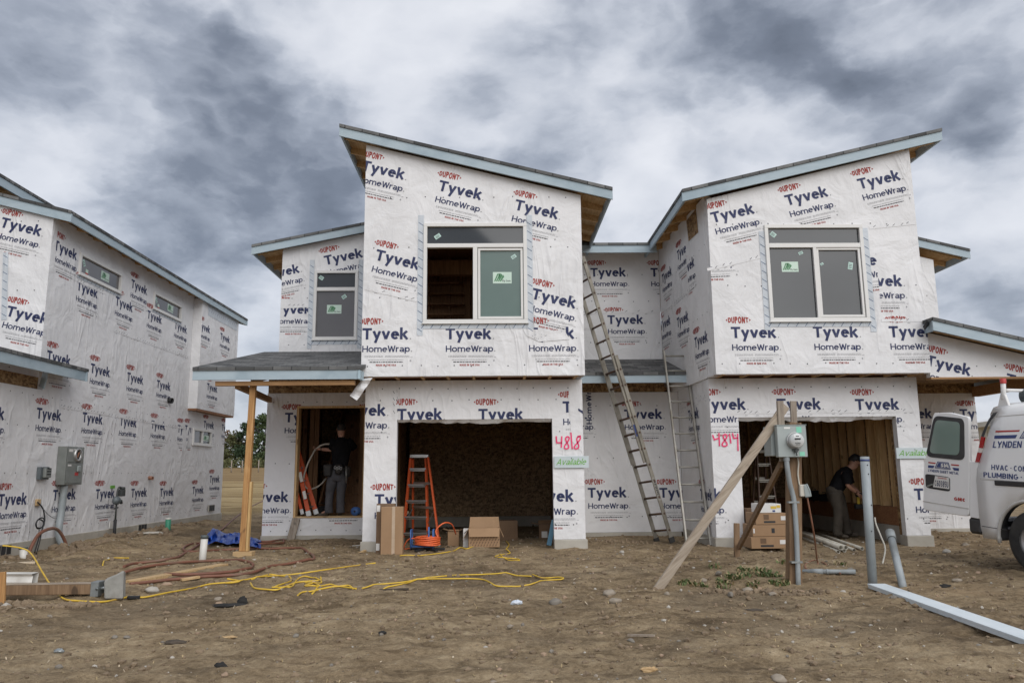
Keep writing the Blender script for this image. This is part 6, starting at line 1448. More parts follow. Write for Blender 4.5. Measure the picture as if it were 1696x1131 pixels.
# tall grey pipe, leaning pipe
b = on_ground(1445.5, 972); t = thing('standing_pipe', 'tall grey plastic pipe with a blue ring standing in the dirt before the right garage', 'pipe', b); tp = at(1432, 756, b.y)
m = MB(); m.pipe(b-Vector((0, 0, .1)), tp, .049, .043, 0, 20); m.build('pipe', 'pvc_grey', t); d = (tp-b).normalized()
m = MB(); m.pipe(tp-d*.052, tp-d*.030, .0502, .049, 0, 20); m.build('ring', 'ink_blue', t)
for f, x in ((.93, .0), (.86, .005), (.42, .0), (.62, .018)): m = MB(); m.bar(b.lerp(tp, f)+Vector((x, -.0495, 0)), b.lerp(tp, f)+Vector((x+.006, -.0495, .012)), .004, .012); m.build('mark', 'ink', t)
b = on_ground(1494.5, 967); tp = at(1474, 881, b.y+.75); t = thing('leaning_pipe', 'short grey pipe with a wide socket leaning back from the dirt beside the tall pipe', 'pipe', b); d = (tp-b).normalized()
m = MB(); m.pipe(b-d*.1, tp-d*.12, .043, .037, 0, 18); m.build('pipe', 'pvc_grey', t); m = MB(); m.pipe(tp-d*.14, tp, .055, .046, 0, 18); m.build('socket', 'pvc_grey', t)
p_ = [on_ground(1462, 934, .01), at(1466, 908, 11.6), at(1459, 888, 12.0), at(1451, 868, 12.2), at(1449, 857, 12.3)]
tag(MB().tube(smooth_path(p_, 6), .012, 0, 7).build('cable_end', 'cable_white', loc=p_[0]), 'bent stub of white cable rising from the dirt behind the tall grey pipe', 'cable')
# white pipes on the garage floor
ends = [(1392.5, 900.5, .037, .075, 'upper thick'), (1389.5, 909.5, .028, 0, 'left front'), (1400.5, 908.5, .028, 0, ''), (1404, 904.5, .034, .045, ''), (1418.5, 908.5, .027, 0, ''), (1433, 908.5, .027, 0, '')]
for i, (px, py, r, up_, nm) in enumerate(ends):
    b = on_ground(px, py+(3 if not up_ else 0)); b = Vector((at(px, py, 12.45).x, 12.45+.02*i, 0)); b.z = gz(b.x, b.y)+r+up_*.75+.004
    e = b+Vector((.52+.02*i, 3.6, 0)); e.z = gz(e.x, e.y)+r+up_*.75+.01
    lab = ['thick white pipe lying on top of the pile in the right garage', 'white pipe lying at the left of the pile in the right garage', 'white pipe in the middle of the pile, under the thick ones', 'second thick white pipe of the pile in the right garage', 'white pipe lying apart to the right of the pile', 'rightmost white pipe of the pile, behind the tall grey pipe'][i]
    t = thing('plastic_pipe', lab, 'pipe', b, (0, 0, 0), 'white pipes on the garage floor')
    m = MB(); m.pipe(b, e, r, r*.84, 0, 16); m.build('pipe', 'pvc_cream', t)
    m = MB(); m.lathe([(r*.83, 0), (0, 0)], b+(e-b).normalized()*.35, (e-b), 0, 12); m.build('bore', 'vent', t)
# primed trim board on the ground
c = [Vector((4.03, 8.40, 0)), Vector((4.22, 8.42, 0)), Vector((4.02, 4.6, 0)), Vector((3.80, 4.6, 0))]
m = MB(); a, b_ = on_ground(1452, 976), on_ground(1700, 1064); d = (b_-a).normalized(); b_ = a+d*4.4
m.bar(a+Vector((0, 0, .055)), b_+Vector((0, 0, .040)), .19, .018); m.bar(a+Vector((-.084, 0, .035)), b_+Vector((-.084, 0, .02)), .018, .035)
tag(m.build('trim_board', 'board_primed', loc=a, bevel=.002), 'long pale blue primed trim board lying on the dirt at the lower right', 'board')
# dark tool cases on the ledge of the right garage
for px0, px1, py0, py1, lab in ((1343, 1358, 836, 812, 'black tool case on the timber ledge left of the stooping worker'), (1361, 1374, 836, 818, 'smaller black tool case on the timber ledge nearest the stooping worker')):
    Y = 7.0*FPX/(px0-822); a, b_ = at(px0, py0, Y), at(px1, py1, Y); a.z = .622; t = thing('tool_case', lab, 'tool case', (a.x, Y, .622))
    m = MB(); m.box((a.x, Y, .622), (b_.x, Y+.14, b_.z)); m.build('case', 'black_matte', t, .015); m = MB(); m.tube([((a.x*.7+b_.x*.3), Y+.07, b_.z), ((a.x*.7+b_.x*.3), Y+.07, b_.z+.035), ((a.x*.3+b_.x*.7), Y+.07, b_.z+.035), ((a.x*.3+b_.x*.7), Y+.07, b_.z)], .008, 0, 6); m.build('handle', 'black', t)
# things on the entry floor
q = at(600, 852, 15.78); q.z = .47+.085; t = thing('lead_reel', 'small bright blue cord reel at the right foot of the doorway', 'cord reel', q); q.x = -2.80
m = MB(); m.lathe([(0, -.05), (.085, -.05), (.085, -.03), (.05, -.03), (.05, .03), (.085, .03), (.085, .05), (0, .05)], q, (.3, 1, 0), 0, 20); m.build('drum', 'steel_blue', t); m = MB(); m.lathe([(0, -.06), (.02, -.06), (.02, .06), (0, .06)], q, (.3, 1, 0), 0, 10); m.build('hub', 'black', t)
for px, lab in ((532, 'black tool bag on the floor beside the standing worker'),):
    q = at(px, 846, 16.4); t = thing('tool_bag', lab, 'tool bag', (q.x, 16.4, .44)); m = MB(); m.lathe([(0, 0), (.15, 0), (.17, .08), (.13, .18), (.0, .2)], (q.x, 16.45, .442), (0, 0, 1), 0, 12); m.build('bag', 'black_matte', t); m = MB(); m.tube([(q.x-.08, 16.45, .62), (q.x-.05, 16.45, .70), (q.x+.05, 16.45, .70), (q.x+.08, 16.45, .62)], .01, 0, 6); m.build('handle', 'black', t)

# ------------------------------------------------------------------ van
VANG, VTILT = -75.2, 2.4
_f = Vector((math.cos(R(VANG)), math.sin(R(VANG)), 0)); _r = Vector((_f.y, -_f.x, 0))
VO = Vector((6.5, 9.5, 0)) - _r*.95; VO.z = .0
van = thing('van', 'white work van with blue lettering, a roof rack and its rear door swung open', 'van', VO, (0, R(VTILT), R(VANG)))
ROOT[van.name] = Vector((0, 0, 0))
VM = Matrix.Translation(VO) @ Matrix.Rotation(R(VANG), 4, 'Z') @ Matrix.Rotation(R(VTILT), 4, 'Y'); VI = VM.inverted()
VR3 = VI.to_3x3(); camL = VI @ CAM
_wz = [.36, .50, .75, 1.10, 1.25, 1.75, 1.96, 2.05, 2.10]; _wy = [.955, .985, 1.0, 1.0, .99, .935, .905, .85, .68]
def vw(z): return float(np.interp(z, _wz, _wy))
def rear_in(z): return float(np.interp(z, [.3, 1.20, 1.45, 1.7, 1.9, 2.02, 2.12], [0, 0, .07, .17, .29, .37, .44]))
def side(px, py, off=.004):
    """point on the van's near side seen at a pixel, in the van's own frame"""
    d = VR3 @ ray(px, py); y = -1.0
    for _ in range(6):
        p = camL + d*((y-camL.y)/d.y); y = -(vw(p.z)+off)
    return p
def roofz(x): return float(np.interp(x, [-1, -.4, 2.3, 2.75, 3.0, 3.35, 3.6, 4.35], [2.06, 2.11, 2.11, 2.05, 1.78, 1.36, 1.24, 1.05]))
def front_w(x): return float(np.interp(x, [-1, 3.2, 3.9, 4.35], [1, 1, .97, .86]))
RX = -.75
def section(x, rear=False):
    zt = roofz(x); pts = []
    for z, y in zip(_wz, _wy):
        zz_ = .36+(z-.36)*(zt-.36)/(2.11-.36) if zt < 2.0 else z*(1 if z < 1.9 else 1)
        if zt >= 2.0 and z > 2.0: zz_ = z-(2.11-zt)
        pts.append((y*front_w(x), zz_))
    ring = [(-y, z) for y, z in pts]+[(0, zt+.01)]+[(y, z) for y, z in reversed(pts)]
    return [Vector((x+(rear_in(z) if rear else 0), y, z)) for y, z in ring]
m = MB(); xs_ = [RX, -.55, -.3, 0, .5, 1.2, 2.0, 2.4, 2.75, 3.0, 3.35, 3.6, 4.0, 4.35]
secs = [section(x, i == 0) for i, x in enumerate(xs_)]; K = len(secs[0])
for s_ in secs: m.v += s_
for i in range(len(xs_)-1):
    for k in range(K-1):
        m.face((i*K+k, i*K+k+1, (i+1)*K+k+1, (i+1)*K+k), 0, True)
    m.face((i*K+K-1, i*K, (i+1)*K, (i+1)*K+K-1), 1)
m.face([(len(xs_)-1)*K+k for k in range(K)], 0)
# rear: pillar frame round the open half, closed half door
inn = [Vector((RX+.02+rear_in(v.z), v.y*.9, .50+(v.z-.36)*.80)) for v in secs[0]]; n0 = len(m.v); m.v += inn
for k in range(K-1): m.face((k+1, k, n0+k, n0+k+1), 0)
m.face((0, K-1, n0+K-1, n0), 0)
dp = [Vector((RX+1.7, v.y, v.z)) for v in inn]; n1 = len(m.v); m.v += dp
for k in range(K-1): m.face((n0+k+1, n0+k, n1+k, n1+k+1), 2)
m.face((n0, n0+K-1, n1+K-1, n1), 2); m.face([n1+k for k in range(K)], 2)
body = m.build('body', ['van_paint', 'van_black', 'van_black'], van)
for p in body.data.polygons: pass
def wheel_cut(ob, xc):
    c = MB(); c.lathe([(0, -1.2), (.475, -1.2), (.475, -.62), (0, -.62)], (xc, 0, .40), (0, 1, 0), 0, 36); c.lathe([(0, .62), (.475, .62), (.475, 1.2), (0, 1.2)], (xc, 0, .40), (0, 1, 0), 0, 36)
    co = c.build('cutter', 'van_black', van)
    md = ob.modifiers.new('b', 'BOOLEAN'); md.operation = 'DIFFERENCE'; md.object = co; md.solver = 'EXACT'
    bpy.context.view_layer.update(); dg = bpy.context.evaluated_depsgraph_get()
    me = bpy.data.meshes.new_from_object(ob.evaluated_get(dg)); ob.modifiers.clear(); ob.data = me
    bpy.data.objects.remove(co)
for xc in (0, 3.43): wheel_cut(body, xc)
def flat(pts, name, mat, off=.004, th=0.0, par=None):
    """shape traced on the near side"""
    mb = MB(); P_ = [side(x, y, off) for x, y in pts]; c = sum(P_, Vector())/len(P_)
    if th:
        mb.prism(P_, None, (0, th, 0))
    else: mb.poly(P_)
    mb.keepn = True
    return mb.build(name, mat, par or van)
flat([(1652.5, 681.5), (1645, 684), (1637.5, 694), (1630.5, 708), (1624.8, 722.3), (1629.6, 723.5), (1635.5, 707), (1642, 695), (1648.5, 688)], 'pillar_trim', 'van_black', .006)
lamp = flat([(1624.6, 722.8), (1629.6, 723.8), (1625.6, 742), (1620.8, 741)], 'tail_lamp', 'lamp_red', .012, .03)
flat([(1620.7, 741.3), (1625.5, 742.3), (1624.2, 749.5), (1618.8, 748.6)], 'clear_band', 'lamp_clear', .012, .03, lamp); flat([(1618.7, 748.9), (1624.1, 749.8), (1620.6, 765.2), (1614.8, 765)], 'lower_lens', 'lamp_red', .012, .03, lamp)
a, b_ = side(1647.5, 799.5), side(1694, 804.5); m = MB(); m.box((a.x, a.y-.012, a.z-.03), (3.2, a.y+.02, a.z+.035)); m.build('rub_strip', 'van_black', van, .008)
def lineon(p, q, wd, mat, name, off=.003):
    A, B = side(*p, off), side(*q, off); n = 8; mb = MB()
    for i in range(n):
        a, b_ = A.lerp(B, i/n), A.lerp(B, (i+1)/n)
        for v in (a, b_): v.y = -(vw(v.z)+off)
        mb.poly([a-Vector((0, 0, wd/2)), b_-Vector((0, 0, wd/2)), b_+Vector((0, 0, wd/2)), a+Vector((0, 0, wd/2))])
    mb.keepn = True; return mb.build(name, mat, van)
lineon((1626, 870.7), (1668, 877.6), .008, 'van_seal', 'seam'); lineon((1623, 793), (1700, 799), .02, 'van_dirt_shade', 'crease'); lineon((1650, 690), (1700, 686), .012, 'van_dirt_shade', 'crease')  # shade of the body creases painted as flat greyer strips
# bumper, exhaust
m = MB(); m.box((RX-.22, -.97, .42), (RX+.03, .97, .60)); m.box((RX-.20, -.99, .40), (RX+.02, -.80, .61)); m.build('bumper', 'van_seal', van, .035)
e0 = VI @ at(1656, 915, 10.15); m = MB(); m.pipe((-.62, -.62, .25), (-.05, -.62, .27), .042, .036, 0, 14); m.lathe([(.035, .04), (0, .04)], (-.62, -.62, .25), (1, 0, 0), 1, 12); m.build('exhaust', ['van_black', 'vent'], van)
# wheels
for xc in (0, 3.43):
    for sy in (-1, 1):
        t = MB(); t.lathe([(.20, -.115), (.30, -.125), (.355, -.115), (.382, -.08), (.388, 0), (.382, .08), (.355, .115), (.30, .125), (.20, .115)], (xc, sy*.86, .385), (0, sy, 0), 0, 40)
        w_ = t.build('wheel', 'rubber', van)
        t = MB(); t.lathe([(.215, .09), (.205, .118), (.19, .075), (.12, .055), (.10, .085), (.05, .10), (0, .10)], (xc, sy*.86, .385), (0, sy, 0), 0, 32); t.build('rim', 'wheel_steel', w_)
        t = MB(); [t.lathe([(0, .055), (.028, .056), (.028, .07), (0, .07)], (xc+.155*math.cos(a), sy*.86, .385+.155*math.sin(a)), (0, sy, 0), 0, 8) for a in [2*PI*k/8 for k in range(8)]]; t.build('rim_hole', 'vent', w_)
    lo = MB(); lo.tube([Vector((xc+.485*math.cos(a), -1.0+.012, .40+.485*math.sin(a))) for a in [R(-8+196*k/24) for k in range(25)]], .022, 0, 8); lo.build('wheel_arch', 'van_dirt_shade', van)
# the open door: hinged at the near rear corner, standing straight out behind
hinge = Vector((RX-.005, -.99, 1)); DA = R(2)
dn = Vector((math.sin(DA), -math.cos(DA), 0)); du = Vector((-math.cos(DA), -math.sin(DA), 0))
def dpt(px, py, off=0.0):
    d = VR3 @ ray(px, py); t_ = (hinge-camL).dot(dn)/d.dot(dn); return camL+d*t_+dn*off
def dshape(pts, name, mat, off, th, par=None, bev=0.0):
    mb = MB(); P_ = [dpt(x, y, off) for x, y in pts]
    mb.prism(P_, None, -dn*th); return mb.build(name, mat, par or van, bev)
def rounded(pts, r=.25, n=4):
    out_ = []; N = len(pts); P_ = [Vector(p) for p in pts]
    for i in range(N):
        a, b, c = P_[i-1], P_[i], P_[(i+1) % N]; p, q = b.lerp(a, r), b.lerp(c, r)
        for k in range(n+1):
            t = k/n; out_.append(tuple(p*(1-t)**2+b*2*t*(1-t)+q*t*t))
    return out_
outl = rounded([(1528.5, 844), (1529.5, 775), (1545.5, 684), (1573, 683), (1604.5, 690.5), (1605.5, 763), (1605, 855.5)], .10, 4)
door = dshape(outl, 'rear_door', 'van_paint', 0, .05, None, .008)
dshape([(1605.6, 764), (1619.5, 764.5), (1622, 859), (1605.8, 856)], 'hinge_panel', 'van_paint', -.004, .045, door, .004)
dshape(rounded([(1533.5, 756), (1547.5, 688), (1597, 693), (1598, 762.5)], .16, 5), 'window_seal', 'van_seal', .006, .012, door)
dshape(rounded([(1539.5, 750), (1550.5, 695), (1590.5, 699), (1589.5, 754)], .16, 5), 'window_glass', 'van_glass', .010, .008, door)
dshape(rounded([(1532.5, 784), (1573.5, 790), (1573.8, 814), (1534, 807.5)], .16, 4), 'plate_recess', 'van_black', .004, .01, door)
plate = dshape([(1549.5, 787.8), (1572.2, 791), (1572.8, 809.8), (1546, 806.2)], 'number_plate', 'paper', .008, .004, door)
dshape([(1536.5, 804), (1545, 800.5), (1546, 803), (1537.5, 806.5)], 'handle', 'panel_grey', .02, .02, door)
dshape([(1528.7, 829), (1604.8, 841.5), (1604.6, 843), (1528.7, 830.5)], 'crease', 'van_dirt_shade', .003, .004, door)  # flat grey strip stands in for the shaded fold of the door
def bil(q, u, v): a, b, c, d = [Vector(p) for p in q]; return (a*(1-u)+b*u)*(1-v)+(d*(1-u)+c*u)*v
def decal(par, name, mats, quads, mapf):
    mb = MB()
    for pts, mi, k in quads:
        n = len(mb.v); mb.v += [mapf(p, k) for p in pts]; mb.face(range(n, n+len(pts)), mi)
    mb.keepn = True; return mb.build(name, mats, par)
def text_on(s, quad, t, mi=0, shear=0.0, track=.12, space=.34):
    """text fitted into a pixel quad given as lower left, lower right, upper right, upper left"""
    q, wd = text_quads(s, t, track, space, shear); return [([bil(quad, p.x/wd, p.y) for p in pts], mi, k) for pts, k in q]
def poly_on(pts, mi, k=0): return [([Vector(p) for p in pts], mi, k)]
DM = lambda off: (lambda p, k: dpt(p.x, p.y, off+.0008*k))
D = []
D += poly_on([(1537.9, 764.5), (1550, 766), (1549.2, 768), (1537.6, 766.5)], 1); D += poly_on([(1575, 768.2), (1588.6, 769.4), (1588.6, 771.6), (1576, 770.4)], 1)
D += poly_on([(1537.4, 770), (1548, 771), (1546, 775), (1537.2, 774.4)], 0); D += poly_on([(1577.6, 774), (1588.5, 775), (1588.3, 779.6), (1580, 778.6)], 0)
D += poly_on([(1553, 763.8), (1571.2, 765.6), (1575, 777.8), (1548.2, 775)], 0); D += poly_on([(1554.2, 765), (1570.4, 766.6), (1573.4, 776.6), (1550, 774)], 2, 1); D += poly_on([(1554.8, 765.6), (1570, 767.1), (1572.6, 775.9), (1551, 773.4)], 0, 2)
D += text_on('LSM', [(1551.6, 772.4), (1572, 774.6), (1569.6, 768.0), (1555.4, 766.6)], .26, 2, .0, .10)
for i in range(len(D)-1, -1, -1):
    if D[i][1] == 2 and D[i][2] < 5 and len(D[i][0]) == 4 and i > 8: D[i] = (D[i][0], 2, D[i][2]+3)
D += text_on('LYNDEN SHEET METAL', [(1537.4, 780.6), (1588.2, 786.0), (1588.2, 781.6), (1537.4, 776.2)], .17, 0)
decal(door, 'lettering', ['ink_blue', 'ink_red', 'paper'], D, DM(.003))
D = text_on('C60385U', [(1548.6, 804.2), (1571.8, 807.4), (1571.2, 797.4), (1549.2, 794.4)], .16, 0, 0, .14); D += text_on('WASHINGTON', [(1554, 791.6), (1568.5, 793.8), (1568.5, 791.6), (1554, 789.6)], .2, 1)
decal(plate, 'number', ['ink_navy', 'ink_red'], D, DM(.0085))
D = text_on('GMC', [(1580.5, 828.2), (1599.5, 830.6), (1599.5, 825.2), (1580.5, 822.6)], .26, 0, 0, .10); decal(door, 'emblem', ['ink_red'], D, DM(.004))
SM = lambda p, k: side(p.x, p.y, .003+.0008*k)
D = poly_on([(1649, 713), (1689.5, 711.8), (1687.5, 714.6), (1648.6, 715.8)], 1); D += poly_on([(1647.2, 721), (1685, 719.8), (1681.8, 725.6), (1646.4, 726.4)], 0)
decal(van, 'stripe', ['ink_blue', 'ink_red', 'paper'], D[:1], SM); decal(van, 'stripe', ['ink_blue', 'ink_red', 'paper'], D[1:], SM)
D = poly_on([(1697, 711.5), (1740, 709), (1752, 726), (1688, 725.8)], 0) + poly_on([(1698.2, 713), (1739, 710.6), (1749, 724.6), (1690.5, 724.4)], 2, 1) + poly_on([(1699.2, 714), (1738.4, 711.8), (1746.8, 723.8), (1692.4, 723.6)], 0, 2)
D += [(p, 2, k+3) for p, mi, k in text_on('LSM', [(1694, 722.4), (1745, 722.4), (1738, 713), (1701, 715)], .26, 2)]
decal(van, 'logo', ['ink_blue', 'ink_red', 'paper'], D, SM)
D = text_on('LYNDEN SHEET METAL', [(1643.8, 741.4), (1782, 741), (1782, 729.2), (1645.6, 730.6)], .17, 0, .02, .12, .40)
decal(van, 'lettering', ['ink_blue', 'ink_red', 'paper'], D, SM)
D = text_on('HVAC · COMMERCIAL', [(1641.8, 777.6), (1745, 783.5), (1745, 774), (1641.8, 769.0)], .17, 0, .0, .12, .30); decal(van, 'lettering', ['ink_blue', 'ink_red', 'paper'], D, SM); D = text_on('PLUMBING · METAL', [(1628.8, 789.6), (1735, 798.0), (1735, 788.4), (1628.8, 781.4)], .17, 0, 0, .12, .30)
decal(van, 'lettering', ['ink_blue', 'ink_red', 'paper'], D, SM)
# front of the van, out of the photograph
for sy in (-1, 1):
    m = MB(); m.box((4.18, sy*.52, .78), (4.37, sy*.80, .96)); m.build('headlight', 'lamp_clear', van, .02)
    m = MB(); m.box((2.70, sy*1.0, 1.30), (2.86, sy*1.20, 1.52)); m.build('mirror', 'van_black', van, .03)
m = MB(); m.poly([(2.80, -.80, 2.00), (2.80, .80, 2.00), (3.34, .92, 1.385), (3.34, -.92, 1.385)]); m.v = [v+Vector((.03, 0, .015)) for v in m.v]; m.keepn = True; m.build('windscreen', 'glass', van)
m = MB(); m.box((4.34, -.5, .62), (4.385, .5, .92)); m.build('grille', 'van_black', van, .01)
m = MB(); m.box((4.28, -.9, .38), (4.45, .9, .56)); m.build('front_bumper', 'van_seal', van, .03)
for sy in (-1,):
    for x0, x1 in ((2.35, 3.05),): m = MB(); m.hexa([(x0, sy*(vw(1.35)+.006), 1.35), (x1+.1, sy*(vw(1.35)+.006), 1.35), (x1+.1, sy*(vw(1.35)-.01), 1.35), (x0, sy*(vw(1.35)-.01), 1.35), (x0, sy*(vw(1.8)+.006), 1.82), (x1-.35, sy*(vw(1.8)+.006), 1.82), (x1-.35, sy*(vw(1.8)-.01), 1.82), (x0, sy*(vw(1.8)-.01), 1.82)]); m.build('side_window', 'glass', van)
# roof rack
def vloc(px, py, y):
    d = VR3 @ ray(px, py); return camL+d*((y-camL.y)/d.y)
yr = -.80
p0, p1 = vloc(1663, 668, yr), vloc(1665.5, 627, yr)
rk = MB(); rk.hexa([(p0.x-.09, yr-.02, p0.z-.06), (p0.x+.09, yr-.02, p0.z-.06), (p0.x+.09, yr+.02, p0.z-.06), (p0.x-.09, yr+.02, p0.z-.06), (p0.x-.025, yr-.02, p0.z+.14), (p0.x+.025, yr-.02, p0.z+.14), (p0.x+.025, yr+.02, p0.z+.14), (p0.x-.025, yr+.02, p0.z+.14)])
rk.tube([Vector((p0.x, yr, p0.z+.05)), Vector((p0.x+.01, yr, p1.z-.05))], .030, 0, 14); rk.box((p0.x-.13, yr-.05, p0.z-.075), (p0.x+.13, yr+.05, p0.z-.062), 0)
rk.tube([Vector((p0.x+.02, yr+.03, p0.z+.17)), Vector((p0.x+.02, .78, p0.z+.17))], .022, 0, 8); r2k = MB(); r2k.tube([Vector((p0.x+1.5, yr+.03, p0.z+.17)), Vector((p0.x+1.5, .78, p0.z+.17))], .022, 0, 8); r2k.box((p0.x+1.42, yr-.05, p0.z-.06), (p0.x+1.58, yr+.05, p0.z+.20)); r2k.box((p0.x+1.42, .75, p0.z-.06), (p0.x+1.58, .85, p0.z+.20)); rk.box((p0.x-.06, .75, p0.z-.06), (p0.x+.10, .85, p0.z+.20))
r2k.build('roof_rack', 'metal_white', van, .006); rk = rk.build('roof_rack', 'metal_white', van, .006)
m = MB(); m.lathe([(.036, -.0), (.037, .06), (.030, .065), (0, .066)], (p0.x+.01, yr, p1.z-.06), (0, 0, 1), 0, 14); m.build('cap', 'red_label', rk)
cc = vloc(1697, 656, -.45); m = MB(); m.pipe((cc.x, -.45, cc.z), (cc.x+2.6, -.45, cc.z), .10, .085, 0, 20); m.lathe([(.084, .03), (0, .03)], (cc.x, -.45, cc.z), (1, 0, 0), 1, 16); m.build('pipe_carrier', ['gas_grey', 'vent'], van)
lz = p0.z+.21; lad = thing('roof_ladder', 'yellow ladder lying on the roof rack of the white van', 'ladder', VO, (0, R(VTILT), R(VANG))); ROOT[lad.name] = Vector((0, 0, 0))
for y_ in (-.20, .22): m = MB(); m.bar((p0.x-.0, y_, lz), (p0.x+2.6, y_, lz), .03, .075); m.build('rail', 'yellow', lad, .003)
for k in range(8): m = MB(); m.tube([(p0.x+.15+.32*k, -.2, lz), (p0.x+.15+.32*k, .22, lz)], .016, 0, 8); m.build('rung', 'aluminium', lad)

# ------------------------------------------------------------------ people
def skin_mesh(name, mat, verts, edges, radii, parent, sub=2, root=0, flat_z=None):
    me = bpy.data.meshes.new(name); off = ROOT[parent.name]
    me.from_pydata([tuple(Vector(v)-off) for v in verts], edges, []); o = link_obj(name, me, parent)
    md = o.modifiers.new('s', 'SKIN'); md.use_smooth_shade = True
    for i, r in enumerate(radii):
        sv = me.skin_vertices[0].data[i]; sv.radius = (r, r) if not isinstance(r, tuple) else r; sv.use_root = (i == root)
    sb = o.modifiers.new('u', 'SUBSURF'); sb.levels = sub; sb.render_levels = sub
    bpy.context.view_layer.update(); dg = bpy.context.evaluated_depsgraph_get()
    m2 = bpy.data.meshes.new_from_object(o.evaluated_get(dg)); o.modifiers.clear(); o.data = m2; bpy.data.meshes.remove(me)
    m2.materials.clear(); m2.materials.append(MATS[mat]); m2.polygons.foreach_set('use_smooth', [True]*len(m2.polygons))
    return o
class Skel:
    def __init__(s): s.v = []; s.r = []; s.e = []
    def add(s, p, r, par=None):
        s.v.append(Vector(p)); s.r.append(r)
        if par is not None: s.e.append((par, len(s.v)-1))
        return len(s.v)-1
    def chain(s, pts, par):
        for p, r in pts: par = s.add(p, r, par)
        return par
def hand(sk, wrist, w_i, d, palm_n, thumb_side, curl=.5, k=1.0):
    """palm, four unequal bent fingers and a side thumb; d = hand direction"""
    d = Vector(d).normalized(); n = Vector(palm_n).normalized(); s_ = d.cross(n).normalized()*thumb_side
    pm = sk.add(wrist+d*.05*k, (.030*k, .019*k), w_i); pk = sk.add(wrist+d*.085*k, (.034*k, .016*k), pm)
    for i, (o, L) in enumerate(((.027, .070), (.009, .080), (-.009, .075), (-.026, .058))):
        b = wrist+d*.095*k+s_*o*k; d1 = (d*math.cos(curl*.7)+n*math.sin(curl*.7)); d2 = (d*math.cos(curl*1.8)+n*math.sin(curl*1.8))
        sk.chain([(b, .0095*k), (b+d1*L*.5*k, .0088*k), (b+d1*L*.5*k+d2*L*.5*k, .0072*k)], pk)
    tb = wrist+d*.035*k+s_*.030*k
    sk.chain([(tb, .012*k), (tb+(s_*.6+d*.7).normalized()*.034*k+n*.008, .010*k), (tb+(s_*.35+d*.9).normalized()*.062*k+n*.018, .008*k)], pm)
def head(parent, c, fwd, upv, hairmat, hat=False, k=1.0):
    """face features and hair fitted to a head centred at c"""
    f = Vector(fwd).normalized(); u = (Vector(upv)-f*Vector(upv).dot(f)).normalized(); r = f.cross(u)
    def P(a, b, g): return c+r*a*k+f*b*k+u*g*k
    m = MB(); n = 14
    # hair: a cap of slightly rough shells over the skull
    rr = random.Random(3)
    for j in range(8):
        for i in range(n):
            th = 2*PI*i/n; ph = j/7*1.95 if math.sin(th) < .2 else j/7*1.15
            q = .004*rr.random(); m.v.append(P((.092+q)*math.sin(ph)*math.cos(th), -.012+(.108+q)*math.sin(ph)*math.sin(th), .022+(.112+q)*math.cos(ph)))
    for j in range(7):
        for i in range(n): m.face((j*n+i, j*n+(i+1) % n, (j+1)*n+(i+1) % n, (j+1)*n+i), 0, True)
    m.build('hair', hairmat, parent)
    if hat:
        m = MB(); m.lathe([(.098*k, -.005), (.100*k, .03), (.092*k, .07), (.06*k, .105), (0, .118*k)], P(0, -.005, .035), u, 0, 20)
        b = [P(-.075, .06, .04), P(-.06, .15, .022), P(0, .185, .018), P(.06, .15, .022), P(.075, .06, .04)]
        m.poly(b); m.poly([p-u*.008 for p in reversed(b)]); m.keepn = True; m.build('cap', 'black', parent)
    for s_ in (-1, 1):
        m = MB(); m.lathe([(0, -.012), (.022, -.008), (.026, 0), (.02, .010), (0, .012)], P(s_*.080, -.004, -.006), r*s_+f*.3, 0, 10); m.build('ear', 'skin', parent)
        m = MB(); m.lathe([(.0, -.006), (.011, -.003), (.011, .003), (0, .006)], P(s_*.030, .086, .006), f, 0, 8); m.build('eye', 'ink', parent)
def head_chain(sk, neck_i, neck, c, fwd, upv):
    f = Vector(fwd).normalized(); u = (Vector(upv)-f*Vector(upv).dot(f)).normalized()
    j = sk.add(c-u*.075+f*.012, .070, neck_i); m_ = sk.add(c-u*.01, .100, j); t = sk.add(c+u*.060-f*.01, .085, m_)
    ns = sk.add(c+f*.098-u*.018, .010, m_); sk.add(c+f*.114-u*.030, .009, ns); ch = sk.add(c+f*.075-u*.095, .020, j)
# worker 1: standing in the doorway, seen from behind
Y1 = 15.95; A_ = lambda x, y, dy=0.0: at(x, y, Y1+dy)
fz = .47
per = thing('person', 'person in black T-shirt, tool belt and grey trousers standing in the doorway holding a hose', 'person', (A_(555, 850).x, Y1, .44))
hc = A_(565.3, 711); neck = A_(565.2, 723); chest = A_(565.5, 742); waist = A_(563, 771); pel = A_(560, 783)
sL, sR = A_(552.5, 731), A_(578.5, 731.5); eL, wL = A_(550.0, 745.2, .10), A_(529, 743.6, .16); eR, wR = A_(588, 743, .16), A_(586.5, 739, .42)
hL, hR = A_(552.5, 788), A_(568, 788); kL, aL, tL = A_(545.5, 818, .04), A_(544.5, 845), A_(532, 851, .05); kR, aR, tR = A_(564.5, 818, .03), A_(564, 846), A_(563, 851.5, .16)
for a in (aL, aR): a.z = fz+.08
for a in (tL, tR): a.z = fz+.03
fw = Vector((-.15, 1, .05)); sk = Skel()
i0 = sk.add(pel, .10); ab = sk.add(waist, .095, i0); c1 = sk.add(chest, .11, ab); nk = sk.add(neck, .058, c1); head_chain(sk, nk, neck, hc, fw, (0, 0, 1))
for s_, e_, w_, pn, th_, dd in ((sL, eL, wL, (0, -.2, 1), -1, (-1, .1, .05)), (sR, eR, wR, (0, .2, -1), 1, (.0, 1, .1))):
    i = sk.chain([(s_, .066), (s_.lerp(e_, .5), .052), (e_, .044), (e_.lerp(w_, .45), .042), (w_, .029)], c1); hand(sk, w_, i, dd, pn, th_, 1.1)
